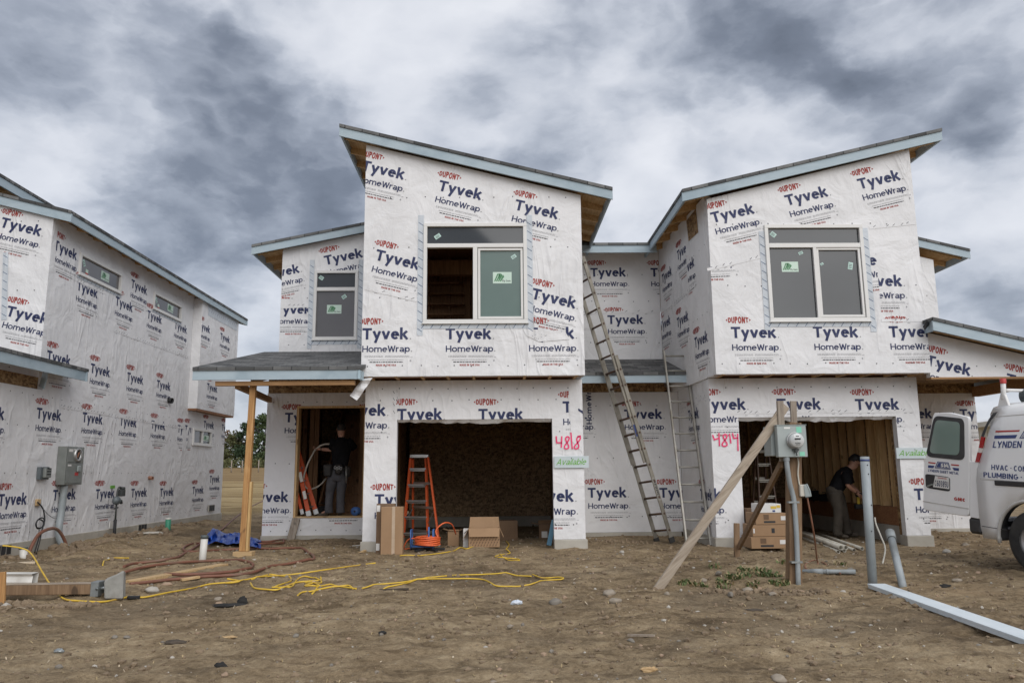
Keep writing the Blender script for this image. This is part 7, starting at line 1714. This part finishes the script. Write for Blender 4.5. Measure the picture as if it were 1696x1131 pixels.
for h_, k_, a_, t_ in ((hL, kL, aL, tL), (hR, kR, aR, tR)): sk.chain([(h_, .09), (h_.lerp(k_, .5), .078), (k_, .058), (k_.lerp(a_, .4), .055), (a_, .042), (a_.lerp(t_, .6), .04), (t_, .035)], i0)
skin_mesh('body', 'skin', sk.v, sk.e, sk.r, per)
head(per, hc, fw, (0, 0, 1), 'hair')
def loft(mb, rings, seg=18, seed=0, amp=.010):
    """soft cloth tube through elliptical rings (centre, side axis, depth axis, half width, half depth)"""
    n0 = len(mb.v); N = []
    for i in range(len(rings)-1):
        for k in range(3):
            t_ = k/3; a, b = rings[i], rings[i+1]; t2 = t_*t_*(3-2*t_); N.append([a[j].lerp(b[j], t_) for j in range(3)]+[a[3]+(b[3]-a[3])*t2, a[4]+(b[4]-a[4])*t2])
    N.append(list(rings[-1]))
    for c, ax, ay, rx, ry in N:
        for k in range(seg):
            th = 2*PI*k/seg; p = c+ax*rx*math.cos(th)+ay*ry*math.sin(th)
            q = noise.noise(p*9+Vector((seed, 0, 0)))*amp+noise.noise(Vector((p.x*14, p.y*14, p.z*26+seed)))*amp*.7
            mb.v.append(p+(p-c).normalized()*q)
    for i in range(len(N)-1):
        for k in range(seg): mb.face((n0+i*seg+k, n0+i*seg+(k+1) % seg, n0+(i+1)*seg+(k+1) % seg, n0+(i+1)*seg+k), 0, True)
    mb.face([n0+k for k in reversed(range(seg))], 0); mb.face([n0+(len(N)-1)*seg+k for k in range(seg)], 0)
def limb(mb, pts, rad, seed=0, amp=.010):
    rings = []
    for i, p in enumerate(pts):
        d = (pts[min(i+1, len(pts)-1)]-pts[max(i-1, 0)]); u, v = frame_from(d); rings.append((p, u, v, rad[i], rad[i]))
    # keep frames from twisting
    for i in range(1, len(rings)):
        d = (pts[min(i+1, len(pts)-1)]-pts[max(i-1, 0)]).normalized(); u = rings[i-1][1]; u = (u-d*u.dot(d)).normalized(); rings[i] = (rings[i][0], u, d.cross(u), rings[i][3], rings[i][4])
    loft(mb, rings, 14, seed, amp)
EX, EY = Vector((1, 0, 0)), Vector((0, 1, 0)); Z_ = lambda z: Vector((0, 0, z))
m = MB(); loft(m, [(waist+Z_(-.11), EX, EY, .165, .125), (waist, EX, EY, .160, .118), (waist.lerp(chest, .5), EX, EY, .180, .130), (chest, EX, EY, .205, .138), (chest.lerp(neck, .45), EX, EY, .200, .120), (chest.lerp(neck, .72), EX, EY, .135, .092), (neck+Z_(-.01), EX, EY, .066, .066)], seed=1)
for s_, e_ in ((sL, eL), (sR, eR)): limb(m, [s_.lerp(chest, .45)+Z_(.02), s_, s_.lerp(e_, .5), s_.lerp(e_, .85)], [.07, .088, .080, .076], 2)
m.keepn = True; m.build('shirt', 'shirt_black', per)
m = MB(); loft(m, [(waist+Z_(-.05), EX, EY, .168, .125), (pel, EX, EY, .180, .142), (pel+Z_(-.09), EX, EY, .182, .142), (pel+Z_(-.16), EX, EY, .15, .12)], seed=3)
for h_, k_, a_ in ((hL, kL, aL), (hR, kR, aR)): limb(m, [h_+Z_(.02), h_.lerp(k_, .4), k_, k_.lerp(a_, .5), a_+Z_(.05), a_+Z_(-.03)], [.108, .102, .082, .078, .080, .086], 4, .014)
m.keepn = True; m.build('trousers', 'trouser_grey', per)
for a_, t_ in ((aL, tL), (aR, tR)):
    sk = Skel(); q = sk.add(a_+Vector((0, -.03, -.01)), (.05, .052)); d_ = (t_-a_).normalized(); sk.chain([(a_+Vector((0, 0, -.035))+d_*.08, (.048, .042)), (t_+d_*.05, (.046, .032)), (t_+d_*.09, (.036, .024))], q); skin_mesh('boot', 'boot', sk.v, sk.e, sk.r, per)
m = MB(); m.lathe([(.165, -.035), (.172, -.03), (.172, .03), (.165, .035)], waist+Vector((0, 0, -.075)), (0, 0, 1), 0, 22); m.v = [Vector((v.x, Y1+(v.y-Y1)*.80, v.z)) for v in m.v]; m.build('tool_belt', 'belt_leather', per)
m = MB()
for (x, y, w_, h_, dy) in ((543.5, 779, .19, .25, -.10), (561, 777, .15, .20, -.17), (576, 781, .12, .22, -.08)):
    q = A_(x, y, dy); m.hexa([(q.x-w_*.42, q.y-.06, q.z-h_/2), (q.x+w_*.42, q.y-.06, q.z-h_/2), (q.x+w_*.42, q.y+.05, q.z-h_/2), (q.x-w_*.42, q.y+.05, q.z-h_/2), (q.x-w_/2, q.y-.09, q.z+h_/2), (q.x+w_/2, q.y-.09, q.z+h_/2), (q.x+w_/2, q.y+.05, q.z+h_/2), (q.x-w_/2, q.y+.05, q.z+h_/2)])
m.build('pouch', 'belt_leather', per, .03)
m = MB()
for k in range(4): q = A_(555+3.2*k, 774+1.5*(k % 2), -.27); m.tube([q+Vector((.02*math.cos(a), 0, .028*math.sin(a))) for a in [2*PI*i/12 for i in range(12)]], .005, 0, 6, closed=True)
m.tube([A_(573, 772, -.2), A_(573.5, 800, -.18)], .009, 0, 8); m.build('belt_tool', 'aluminium', per)
m = MB(); m.lathe([(.033, -.012), (.036, 0), (.033, .012)], wL+(eL-wL).normalized()*.05, (eL-wL), 0, 14); m.build('watch', 'black', per)
hz = [A_(546, 735, .12), A_(538, 735.5, .14), A_(530, 738.5, .15), A_(522, 745, .14), A_(516, 755, .10), A_(508, 772, .06), A_(503, 790, .04), A_(503.5, 801, .05), A_(508, 808, .10), A_(518, 809, .2), A_(530, 803, .3), A_(540, 792, .4)]
tag(MB().tube(smooth_path(hz, 6), .017, 0, 8).build('pale_hose', 'cable_white', loc=A_(522, 745)), 'pale flexible hose looping down from the left hand of the worker in the doorway', 'hose')
# worker 2: stooping in the right garage, in profile facing right
Y2 = 14.85; B = lambda x, y, dy=0.0: at(x, y, Y2+dy)
fz2 = gz(7.1, Y2)+.012
pe2 = thing('person', 'person in black cap and brown trousers stooping over a drill in the right garage', 'person', (B(1390, 880).x, Y2, fz2))
hc = B(1415.5, 764.5); neck = B(1406.5, 775); chest = B(1398, 787); waist = B(1386.5, 806); pel = B(1382, 814.5)
fw = Vector((.82, -.08, -.42)); upv = Vector((.35, 0, .9))
sN, sF = B(1401.5, 786, -.20), B(1403.5, 783, .18); eN, wN = B(1404.5, 804.5, -.24), B(1419.5, 816.5, -.16); eF, wF = B(1409, 803, .20), B(1422, 815, .06)
hN, hF = B(1383, 818, -.10), B(1387, 818, .10); kN, aN, tN = B(1389, 845, -.12), B(1386.5, 878, -.12), B(1397, 885, -.14); kF, aF, tF = B(1396.5, 845, .12), B(1402.5, 876, .16), B(1413, 882, .16)
aN.z = fz2+.085; aF.z = fz2+.085; tN.z = tF.z = fz2+.03
sk = Skel(); i0 = sk.add(pel, .11); ab = sk.add(waist, .10, i0); c1 = sk.add(chest, .11, ab); nk = sk.add(neck, .06, c1); head_chain(sk, nk, neck, hc, fw, upv)
for s_, e_, w_, dd, pn, th_ in ((sN, eN, wN, (.85, .2, -.5), (.3, .6, -.6), -1), (sF, eF, wF, (.85, -.2, -.5), (.3, -.6, -.6), 1)):
    i = sk.chain([(s_, .066), (s_.lerp(e_, .5), .053), (e_, .045), (e_.lerp(w_, .45), .044), (w_, .030)], c1); hand(sk, w_, i, dd, pn, th_, .9)
for h_, k_, a_, t_ in ((hN, kN, aN, tN), (hF, kF, aF, tF)): sk.chain([(h_, .095), (h_.lerp(k_, .5), .08), (k_, .06), (k_.lerp(a_, .4), .056), (a_, .043), (a_.lerp(t_, .6), .04), (t_, .035)], i0)
skin_mesh('body', 'skin', sk.v, sk.e, sk.r, pe2); head(pe2, hc, fw, upv, 'hair', True)
def bent(c, d, rx, ry): d = Vector(d).normalized(); w_ = EY; return (c, w_, d.cross(w_).normalized(), rx, ry)
m = MB(); dd1, dd2, dd3 = waist-pel+Z_(.02), chest-waist, neck-chest
loft(m, [bent(pel.lerp(waist, .35), dd1, .165, .13), bent(waist, dd1+dd2, .165, .135), bent(waist.lerp(chest, .5), dd2, .182, .145), bent(chest, dd2+dd3, .20, .145), bent(chest.lerp(neck, .5), dd3, .175, .118), bent(neck-dd3*.05, dd3, .07, .07)], seed=6)
for s_, e_ in ((sN, eN), (sF, eF)): limb(m, [s_.lerp(chest, .45), s_, s_.lerp(e_, .5), s_.lerp(e_, .85)], [.07, .09, .082, .078], 7)
m.keepn = True; m.build('shirt', 'shirt_black', pe2)
m = MB(); loft(m, [bent(pel.lerp(waist, .55), dd1, .162, .135), bent(pel+Vector((-.01, 0, .01)), dd1, .175, .15), bent(pel+Vector((.0, 0, -.10)), (0, 0, 1), .172, .145), bent(pel+Vector((.02, 0, -.19)), (0, 0, 1), .14, .12)], seed=8)
for h_, k_, a_ in ((hN, kN, aN), (hF, kF, aF)): limb(m, [h_+Z_(.03), h_.lerp(k_, .4), k_, k_.lerp(a_, .5), a_+Z_(.05), a_+Vector((.01, 0, -.03))], [.115, .108, .090, .084, .088, .092], 9, .016)
m.keepn = True; m.build('trousers', 'trouser_brown', pe2)
for a_, t_ in ((aN, tN), (aF, tF)):
    sk = Skel(); q = sk.add(a_+Vector((-.03, 0, -.02)), (.05, .052)); d_ = (t_-a_); d_.z = 0; d_.normalize(); sk.chain([(a_+Vector((0, 0, -.04))+d_*.09, (.05, .042)), (t_+d_*.04, (.046, .032)), (t_+d_*.10, (.036, .026))], q); skin_mesh('boot', 'boot', sk.v, sk.e, sk.r, pe2)
m = MB(); m.lathe([(.034, -.012), (.037, 0), (.034, .012)], wN+(eN-wN).normalized()*.04, (eN-wN), 0, 14); m.build('wristband', 'black', pe2)
q = B(1424.5, 824, -.06); dr_ = thing('drill', 'black and yellow cordless drill held by the stooping worker', 'drill', q)
m = MB(); m.tube([q+Vector((-.06, .02, .05)), q+Vector((.10, .02, .05)), q+Vector((.14, .02, .05))], [.04, .04, .022], 0, 12); m.build('motor', 'black', dr_)
m = MB(); m.bar(q+Vector((-.02, .02, .02)), q+Vector((-.03, .02, -.12)), .05, .045); m.build('grip', 'drill_yellow', dr_, .01); m = MB(); m.box((q.x-.10, q.y-.03, q.z-.21), (q.x+.10, q.y+.07, q.z-.12)); m.build('battery', 'black', dr_, .012)

# ------------------------------------------------------------------ vegetation, far things
def leaf_cloud(centres, n, size, seed):
    """many small folded leaf faces scattered in blobs"""
    r_ = np.random.default_rng(seed); m = MB()
    for (c, rad, k) in centres:
        for _ in range(k):
            v = r_.normal(size=3); v /= np.linalg.norm(v); rr = rad*(r_.random()**.45); p = Vector(c)+Vector((v[0]*rr, v[1]*rr, v[2]*rr*.85))
            a = Vector(r_.normal(size=3)).normalized(); b = a.cross(Vector(r_.normal(size=3))).normalized(); s_ = size*(.6+.8*r_.random())
            m.poly([p-a*s_, p-b*s_*.55, p+a*s_, p+b*s_*.55])
    m.keepn = True; return m
def tree(x, y, h, wd, kind, seed):
    r_ = random.Random(seed); z = gz(x, y)
    lab = {'leaf_dark': 'dark green tree in the row behind the dry field', 'leaf_mid': 'mid green tree in the row behind the dry field', 'leaf_rust': 'rust brown thinning tree in the row behind the dry field', 'leaf_olive': 'olive bushy tree in the row behind the dry field'}[kind]
    t = thing('field_tree', lab, 'tree', (x, y, z), group=lab.replace('tree', 'trees'))
    m = MB(); m.tube([(x, y, z-.2), (x+.1, y, z+h*.3), (x+r_.uniform(-.3, .3), y, z+h*.8)], [.22, .15, .04], 0, 7)
    for _ in range(5):
        a = r_.uniform(0, 6.28); z0 = z+h*r_.uniform(.2, .55); m.tube([(x, y, z0), (x+math.cos(a)*wd*.45, y+math.sin(a)*wd*.4, z0+h*.22)], [.08, .02], 0, 5)
    m.build('trunk', 'bark', t)
    cs = []
    for _ in range(24):
        f = r_.random()**1.3; a = r_.uniform(0, 6.28); sp = wd*.5*(1-.75*abs(f-.35))
        cs.append(((x+math.cos(a)*sp*r_.random(), y+math.sin(a)*sp*r_.random(), z+h*(.05+.88*f)), wd*(.14+.16*r_.random())*(1.15-.6*f), int(r_.uniform(110, 190) if kind != 'leaf_rust' else r_.uniform(35, 70))))
    leaf_cloud(cs, 0, .17, seed).build('crown', kind, t)
r_ = random.Random(21); kinds = ['leaf_rust', 'leaf_mid', 'leaf_dark', 'leaf_olive']
xs_t = [-62, -57.5, -53.5, -50, -46.5, -43.2, -40.3, -37.8, -35.4, -33.0, -30.4, -27.5, -24, -20]
for i, x in enumerate(xs_t):
    y = 104+r_.uniform(-3, 8); h = [6, 6.4, 6.6, 6.0, 5.6, 5.4, 4.9, 5.8, 5.4, 6.6, 6.9, 6.5, 6.7, 7][i]*r_.uniform(.95, 1.08)
    tree(x, y, h, r_.uniform(3.8, 5.0), ['leaf_mid', 'leaf_dark', 'leaf_dark', 'leaf_mid', 'leaf_olive', 'leaf_dark', 'leaf_rust', 'leaf_rust', 'leaf_olive', 'leaf_dark', 'leaf_mid', 'leaf_dark', 'leaf_dark', 'leaf_mid'][i], 100+i)
cs = []
for k in range(260): x = r_.uniform(-70, -14); y = r_.uniform(97, 103); cs.append(((x, y, gz(x, y)+.5), r_.uniform(.6, 1.3), 34))
o = leaf_cloud(cs, 0, .16, 5).build('undergrowth', 'leaf_olive'); o['kind'] = 'stuff'; o['label'] = 'rough olive undergrowth at the foot of the distant tree row'; o['category'] = 'undergrowth'
for i, px in enumerate((383, 401, 428, 350, 455)):
    p = at(px, 780, 78); z = gz(p.x, 78); t = thing('fence_post', 'thin grey post standing in the distant dry field', 'fence post', (p.x, 78, z), group='thin posts in the dry field')
    m = MB(); m.tube([(p.x, 78, z-.2), (p.x, 78, z+1.15)], .06, 0, 6); m.build('post', 'weathered', t); m = MB(); m.lathe([(.07, 0), (.07, .03), (0, .06)], (p.x, 78, z+1.15), (0, 0, 1), 0, 6); m.build('cap', 'zinc', t)
# pale building beyond the van
nb = thing('neighbour_building', 'low beige building with vertical siding beyond the white van', 'building', (20, 30, 0))
def L2(px, Y): return at(px, 705, Y)
pL, pR = at(1600, 705, 35), at(1760, 705, 27); zt1 = at(1625, 705, 33.6).z
d = (pR-pL); d.z = 0; L = d.length; d.normalize(); nn = Vector((d.y, -d.x, 0))
m = MB(); q = [pL+Vector((0, 0, -pL.z-.3)), pR+Vector((0, 0, -pR.z-.3))]; back = -nn*7
m.hexa([q[0], q[1], q[1]+back, q[0]+back]+[Vector((p.x, p.y, zt1)) for p in (q[0], q[1], q[1]+back, q[0]+back)]); m.build('wall', 'siding', nb)
m = MB(); k = 0
while k*.42 < L: p = q[0]+d*(.42*k)+nn*.012; m.box((p.x-.012, p.y-.012, 0), (p.x+.012, p.y+.012, zt1-.2)); k += 1
m.build('siding_groove', 'siding', nb)['kind'] = 'stuff'
m = MB(); e = nn*.35; a, b_ = Vector((q[0].x, q[0].y, zt1))-d*.3, Vector((q[1].x, q[1].y, zt1))+d*.3
m.hexa([a+e+Vector((0, 0, -.10)), b_+e+Vector((0, 0, -.10)), b_+back-e+Vector((0, 0, -.10)), a+back-e+Vector((0, 0, -.10)), a+e+Vector((0, 0, .10)), b_+e+Vector((0, 0, .10)), b_+back*.5+Vector((0, 0, .9)), a+back*.5+Vector((0, 0, .9))]); m.build('roof', 'metal_white', nb)
m = MB(); m.bar(a+e+nn*.02+Vector((0, 0, -.0)), b_+e+nn*.02+Vector((0, 0, -.0)), .04, .2); m.build('fascia', 'siding', nb)
# weeds at the foot of the post
def weeds(name, spots, label):
    r_ = np.random.default_rng(8); m = MB()
    for px, py, rad, n in spots:
        c = on_ground(px, py)
        for _ in range(int(n*.42)):
            a = r_.uniform(0, 6.28); rr = rad*.85*math.sqrt(r_.random()); x, y = c.x+rr*math.cos(a), c.y+rr*.8*math.sin(a); z = gz(x, y)
            L = r_.uniform(.02, .09); b = r_.uniform(0, 6.28); t = Vector((math.cos(b), math.sin(b), 0)); w_ = Vector((-t.y, t.x, 0))*r_.uniform(.004, .012)
            p0 = Vector((x, y, z-.005)); p1 = p0+Vector((0, 0, L*.6))+t*L*.3; p2 = p0+Vector((0, 0, L*.8))+t*L*.9
            m.poly([p0-w_, p0+w_, p1+w_*1.3, p1-w_*1.3]); m.poly([p1-w_*1.3, p1+w_*1.3, p2])
    r3 = random.Random(2); m.m = [1 if (i//2) % 4 == 0 else 0 for i in range(len(m.f))]
    m.keepn = True; o = m.build(name, ['leaf_grass', 'straw']); o['kind'] = 'stuff'; o['label'] = label; o['category'] = 'weeds'
weeds('weeds', [(1142, 969, .16, 130), (1165, 972, .10, 60), (1200, 966, .13, 110), (1225, 958, .22, 260), (1250, 950, .26, 300), (1275, 955, .20, 240), (1292, 963, .15, 180), (1248, 968, .10, 60), (1185, 944, .12, 50), (1300, 940, .12, 60), (1195, 976, .1, 40), (1390, 935, .1, 30)], 'low green weeds growing in the dirt round the foot of the power post')
# loose stones one can pick out
STONES = [(1020, 998, 20, 0), (920, 999, 22, 1), (1010, 985, 22, 0), (935, 990, 9, 2), (363, 1000, 11, 2), (361, 993, 13, 0), (252, 979, 20, 3), (276, 969, 14, 2), (1416, 1052, 18, 3), (1397, 981, 11, 3), (1643, 1026, 16, 2), (565, 1036, 14, 3), (372, 1119, 13, 2), (1290, 1126, 22, 0), (10, 1006, 18, 3), (97, 1105, 10, 1), (190, 1056, 9, 1), (210, 1056, 11, 1),
          (1568, 915, 16, 3), (1600, 905, 14, 0), (1585, 962, 13, 0), (1620, 950, 10, 2), (1325, 980, 12, 2), (1280, 985, 15, 0), (1210, 985, 12, 1), (1165, 962, 11, 0), (1190, 950, 12, 1), (827, 1109, 9, 2), (632, 1051, 9, 1), (713, 1065, 11, 0), (845, 1038, 10, 0), (1045, 1062, 12, 1), (490, 1054, 12, 1), (955, 906, 9, 3), (817, 1130, 11, 0), (1350, 948, 13, 0), (1408, 946, 14, 1), (1105, 984, 10, 0), (1258, 975, 10, 2), (1238, 978, 13, 0), (1030, 915, 10, 3), (1090, 925, 9, 0), (1480, 990, 12, 1)]
def stone_mesh(seed, w_):
    r2 = random.Random(seed); bm = bmesh.new(); bmesh.ops.create_icosphere(bm, subdivisions=3, radius=1)
    o_ = Vector((r2.uniform(0, 50), r2.uniform(0, 50), 0)); sx, sy, sz = r2.uniform(.8, 1.25), r2.uniform(.65, 1), r2.uniform(.45, .7)
    for v in bm.verts:
        n = noise.noise(v.co*1.1+o_)*.35+noise.noise(v.co*3+o_)*.10; v.co = v.co*(1+n); v.co = Vector((v.co.x*sx*w_, v.co.y*sy*w_, v.co.z*sz*w_))
    me = bpy.data.meshes.new('stone'); bm.to_mesh(me); bm.free(); me.polygons.foreach_set('use_smooth', [True]*len(me.polygons)); return me
slab = ['small grey brown stone lying on the bare dirt', 'small dark grey stone lying on the bare dirt', 'small reddish tan stone lying on the bare dirt', 'small pale stone lying on the bare dirt']
for i, (px, py, wpx, kd) in enumerate(STONES):
    p = on_ground(px, py); w_ = wpx/2*p.y/FPX*1.0
    me = stone_mesh(500+i, w_); me.materials.append(MATS['stone_%d' % kd]); o = link_obj('stone', me); o.location = p+Vector((0, 0, w_*.18)); o.rotation_euler = (0, 0, random.uniform(0, 6.28)); tag(o, slab[kd], 'stone', slab[kd].replace('small', 'small scattered').replace('stone', 'stones'))
# gravel, clods and straw nobody could count
def scatter(name, mats, n, label, cat, size, region, kind, seed):
    r2 = np.random.default_rng(seed); V, F, MI = [], [], []
    base = [stone_mesh(900+k, 1.0) for k in range(5)] if kind == 'rock' else None
    if base:
        tmpl = []
        for k, b in enumerate(base):
            bm = bmesh.new(); bmesh.ops.create_icosphere(bm, subdivisions=1, radius=1)
            for v in bm.verts: v.co *= 1+.5*noise.noise(v.co*1.3+Vector((k*7.3, 0, 0)))
            tmpl.append((np.array([v.co for v in bm.verts]), [tuple(x.index for x in f.verts) for f in bm.faces])); bm.free(); bpy.data.meshes.remove(b)
    N_ = n*4; Ya = region[2]*(region[3]/region[2])**r2.random(N_); Xa = region[0]+(region[1]-region[0])*r2.random(N_)
    ok = vnoise(Xa*.7, Ya*.7, seed) > -.5+.5*r2.random(N_)
    ok &= ~((Ya > 13.2) & (Ya < 20) & (((Xa > A1) & (Xa < -1.6)) | ((Xa > .9) & (Xa < A2)) | ((Xa > B1) & (Xa < 4.3)) | ((Xa > 6.9) & (Xa < B2))))
    ok &= ~((Ya > Ye-.1) & ~(((Xa > A1) & (Xa < A2)) | ((Xa > B1) & (Xa < B2)))) & (Xa > -8.0)
    Xa, Ya = Xa[ok][:n], Ya[ok][:n]; Za = ground_h(Xa, Ya); tot = 0
    for X, Y, z in zip(Xa, Ya, Za):
        s_ = size[0]+(size[1]-size[0])*r2.random()**3; s_ *= (.55+.45*min(Y/8, 1.4))
        if kind == 'rock':
            vv, ff = tmpl[int(r2.integers(5))]; a = r2.random()*6.28; c_, n_ = math.cos(a), math.sin(a); fl = .5+.4*r2.random()
            P_ = np.stack([(vv[:, 0]*c_-vv[:, 1]*n_)*s_+X, (vv[:, 0]*n_+vv[:, 1]*c_)*s_*.85+Y, vv[:, 2]*s_*fl+z+s_*.15], 1); mi = int(r2.integers(len(mats)))
        else:
            a = r2.random()*6.28; L = s_*(1+2*r2.random()); wd = .0022+.003*r2.random(); d = np.array([math.cos(a), math.sin(a)])*L/2; w2 = np.array([-math.sin(a), math.cos(a)])*wd; h = .006+.02*r2.random()
            P_ = np.array([[X-d[0]-w2[0], Y-d[1]-w2[1], z+.004], [X-d[0]+w2[0], Y-d[1]+w2[1], z+.006], [X+w2[0], Y+w2[1], z+h], [X-w2[0], Y-w2[1], z+h], [X+d[0]+w2[0], Y+d[1]+w2[1], z+.006], [X+d[0]-w2[0], Y+d[1]-w2[1], z+.004]]); ff = [(0, 1, 2, 3), (3, 2, 4, 5)]; mi = int(r2.integers(len(mats)))
        V.append(P_); F += [tuple(i+tot for i in f) for f in ff]; MI += [mi]*len(ff); tot += len(P_)
    me = bpy.data.meshes.new(name); me.from_pydata(np.concatenate(V).tolist(), [], F)
    for mm in mats: me.materials.append(MATS[mm])
    me.polygons.foreach_set('material_index', MI); o = link_obj(name, me); o['kind'] = 'stuff'; o['label'] = label; o['category'] = cat
scatter('gravel', ['stone_0', 'stone_1', 'stone_2', 'clod', 'clod', 'clod', 'stone_3'], 6500, 'loose gravel strewn over the bare dirt', 'gravel', (.003, .024), (-8.5, 9.5, 3.6, 22), 'rock', 41)
scatter('dirt_clods', ['clod'], 7000, 'crumbled clods of brown soil over the bare ground', 'soil', (.006, .040), (-8.5, 9.5, 3.6, 20), 'rock', 42)
scatter('straw', ['straw', 'straw', 'plank_pale'], 1700, 'bits of straw and wood splinters on the bare dirt', 'straw', (.010, .042), (-8.5, 9.5, 3.8, 18), 'straw', 43)
# heaps of clods: spoil by the foundation and the near left edge
def heap(px, py, rx, ry, n, seed, smin, smax):
    r2 = random.Random(seed); c = on_ground(px, py); m = MB()
    for _ in range(n):
        a, q = r2.uniform(0, 6.28), math.sqrt(r2.random()); x, y = c.x+rx*q*math.cos(a), c.y+ry*q*math.sin(a); s_ = r2.uniform(smin, smax)
        bm = bmesh.new(); bmesh.ops.create_icosphere(bm, subdivisions=1, radius=s_); n0 = len(m.v); o_ = Vector((r2.random()*9, r2.random()*9, 0))
        for v in bm.verts: m.v.append(v.co*(1+.6*noise.noise(v.co/s_*1.2+o_))+Vector((x, y, gz(x, y)+s_*.25)))
        for f in bm.faces: m.face([n0+v.index for v in f.verts], 0)
        bm.free()
    return m
hm = MB(); [hm.add(heap(*a)) for a in ((132, 912, .5, .35, 60, 1, .03, .085), (40, 925, .9, .3, 60, 2, .02, .07), (230, 885, .8, .5, 90, 3, .02, .06), (60, 1003, .6, .16, 120, 4, .012, .04), (300, 870, .9, .6, 60, 5, .02, .05), (1240, 982, .55, .2, 90, 6, .01, .035), (1005, 898, .7, .2, 60, 7, .012, .035), (530, 897, 1.0, .2, 60, 8, .01, .035), (1330, 985, .3, .12, 40, 9, .01, .03))]
o = hm.build('soil_heaps', 'clod'); o['kind'] = 'stuff'; o['label'] = 'crumbling heaps of dug soil by the foundation and the posts'; o['category'] = 'soil'
# small litter
def crumple(name, px, py, wd, hh, mat, label, cat, seed, elong=1.0):
    c = on_ground(px, py); me = stone_mesh(seed, 1.0)
    for v in me.vertices:
        n = noise.noise(Vector(v.co)*3.1+Vector((seed, 0, 0))); v.co = Vector((v.co.x*wd*elong*(1+.4*n), v.co.y*wd*.7*(1-.3*n), v.co.z*hh*1.6*(1+.5*n)))
    me.materials.append(MATS[mat]); me.polygons.foreach_set('use_smooth', [False]*len(me.polygons)); o = link_obj(name, me); o.location = c+Vector((0, 0, hh*.5)); tag(o, label, cat)
crumple('crushed_bottle', 855, 1000, .038, .030, 'clear_plastic', 'crushed clear plastic bottle on the dirt in the middle of the foreground', 'bottle', 61, 1.2)
crumple('felt_scrap', 384, 1004, .085, .022, 'felt_black', 'torn strip of black felt on the dirt left of centre', 'scrap', 62, 1.7)
crumple('felt_scrap', 402, 999, .04, .05, 'felt_black', 'upright twisted end of the torn black felt', 'scrap', 63, 1.0)
crumple('foil_scrap', 98, 1080, .032, .022, 'zinc', 'crumpled grey scrap on the dirt at the lower left', 'scrap', 64, 1.2)
crumple('bark_chip', 290, 1065, .05, .018, 'bark', 'curled piece of bark on the dirt at the lower left', 'bark', 65, 1.5)
crumple('bark_chip', 633, 1050, .03, .02, 'felt_black', 'small black chip on the dirt below the yellow cords', 'chip', 66, 1.2)
crumple('bark_chip', 366, 1105, .03, .02, 'felt_black', 'small black clod at the lower edge left of centre', 'chip', 67, 1.1)
crumple('bark_chip', 1248, 1011, .055, .016, 'bark', 'flat dark chip on the dirt below the weeds', 'chip', 68, 1.4)
crumple('bark_chip', 1565, 972, .05, .025, 'felt_black', 'black lump on the dirt between the leaning pipe and the van', 'chip', 69, 1.4)
crumple('wood_chip', 1076, 1112, .04, .02, 'plank_new', 'broken yellow wood chip at the lower edge right of centre', 'chip', 70, 1.3)
crumple('wood_chip', 380, 1055, .05, .008, 'plank_new', 'thin yellow wood chip on the dirt in the left foreground', 'chip', 71, 1.5)
crumple('foam_scrap', 250, 884, .13, .03, 'concrete', 'pale flat slab of rubble beside the bare foundation', 'rubble', 72, 1.4)
crumple('foam_scrap', 592, 904, .06, .012, 'paper', 'white scrap at the left foot of the left garage pier', 'scrap', 73, 1.3)
plank('stick', (628, 978), (677, 976), .02, .018, 'bark', 'thin dark stick lying below the flat loop of yellow cords', 'stick', 0)
plank('stick', (1040, 1053), (1084, 1054), .02, .016, 'weathered_x', 'weathered stick lying right of centre in the foreground', 'stick', 0)
plank('wood_offcut', (595, 918), (605, 913), .05, .03, 'plank_new', 'tiny yellow offcut beside the left garage pier', 'offcut', 0)
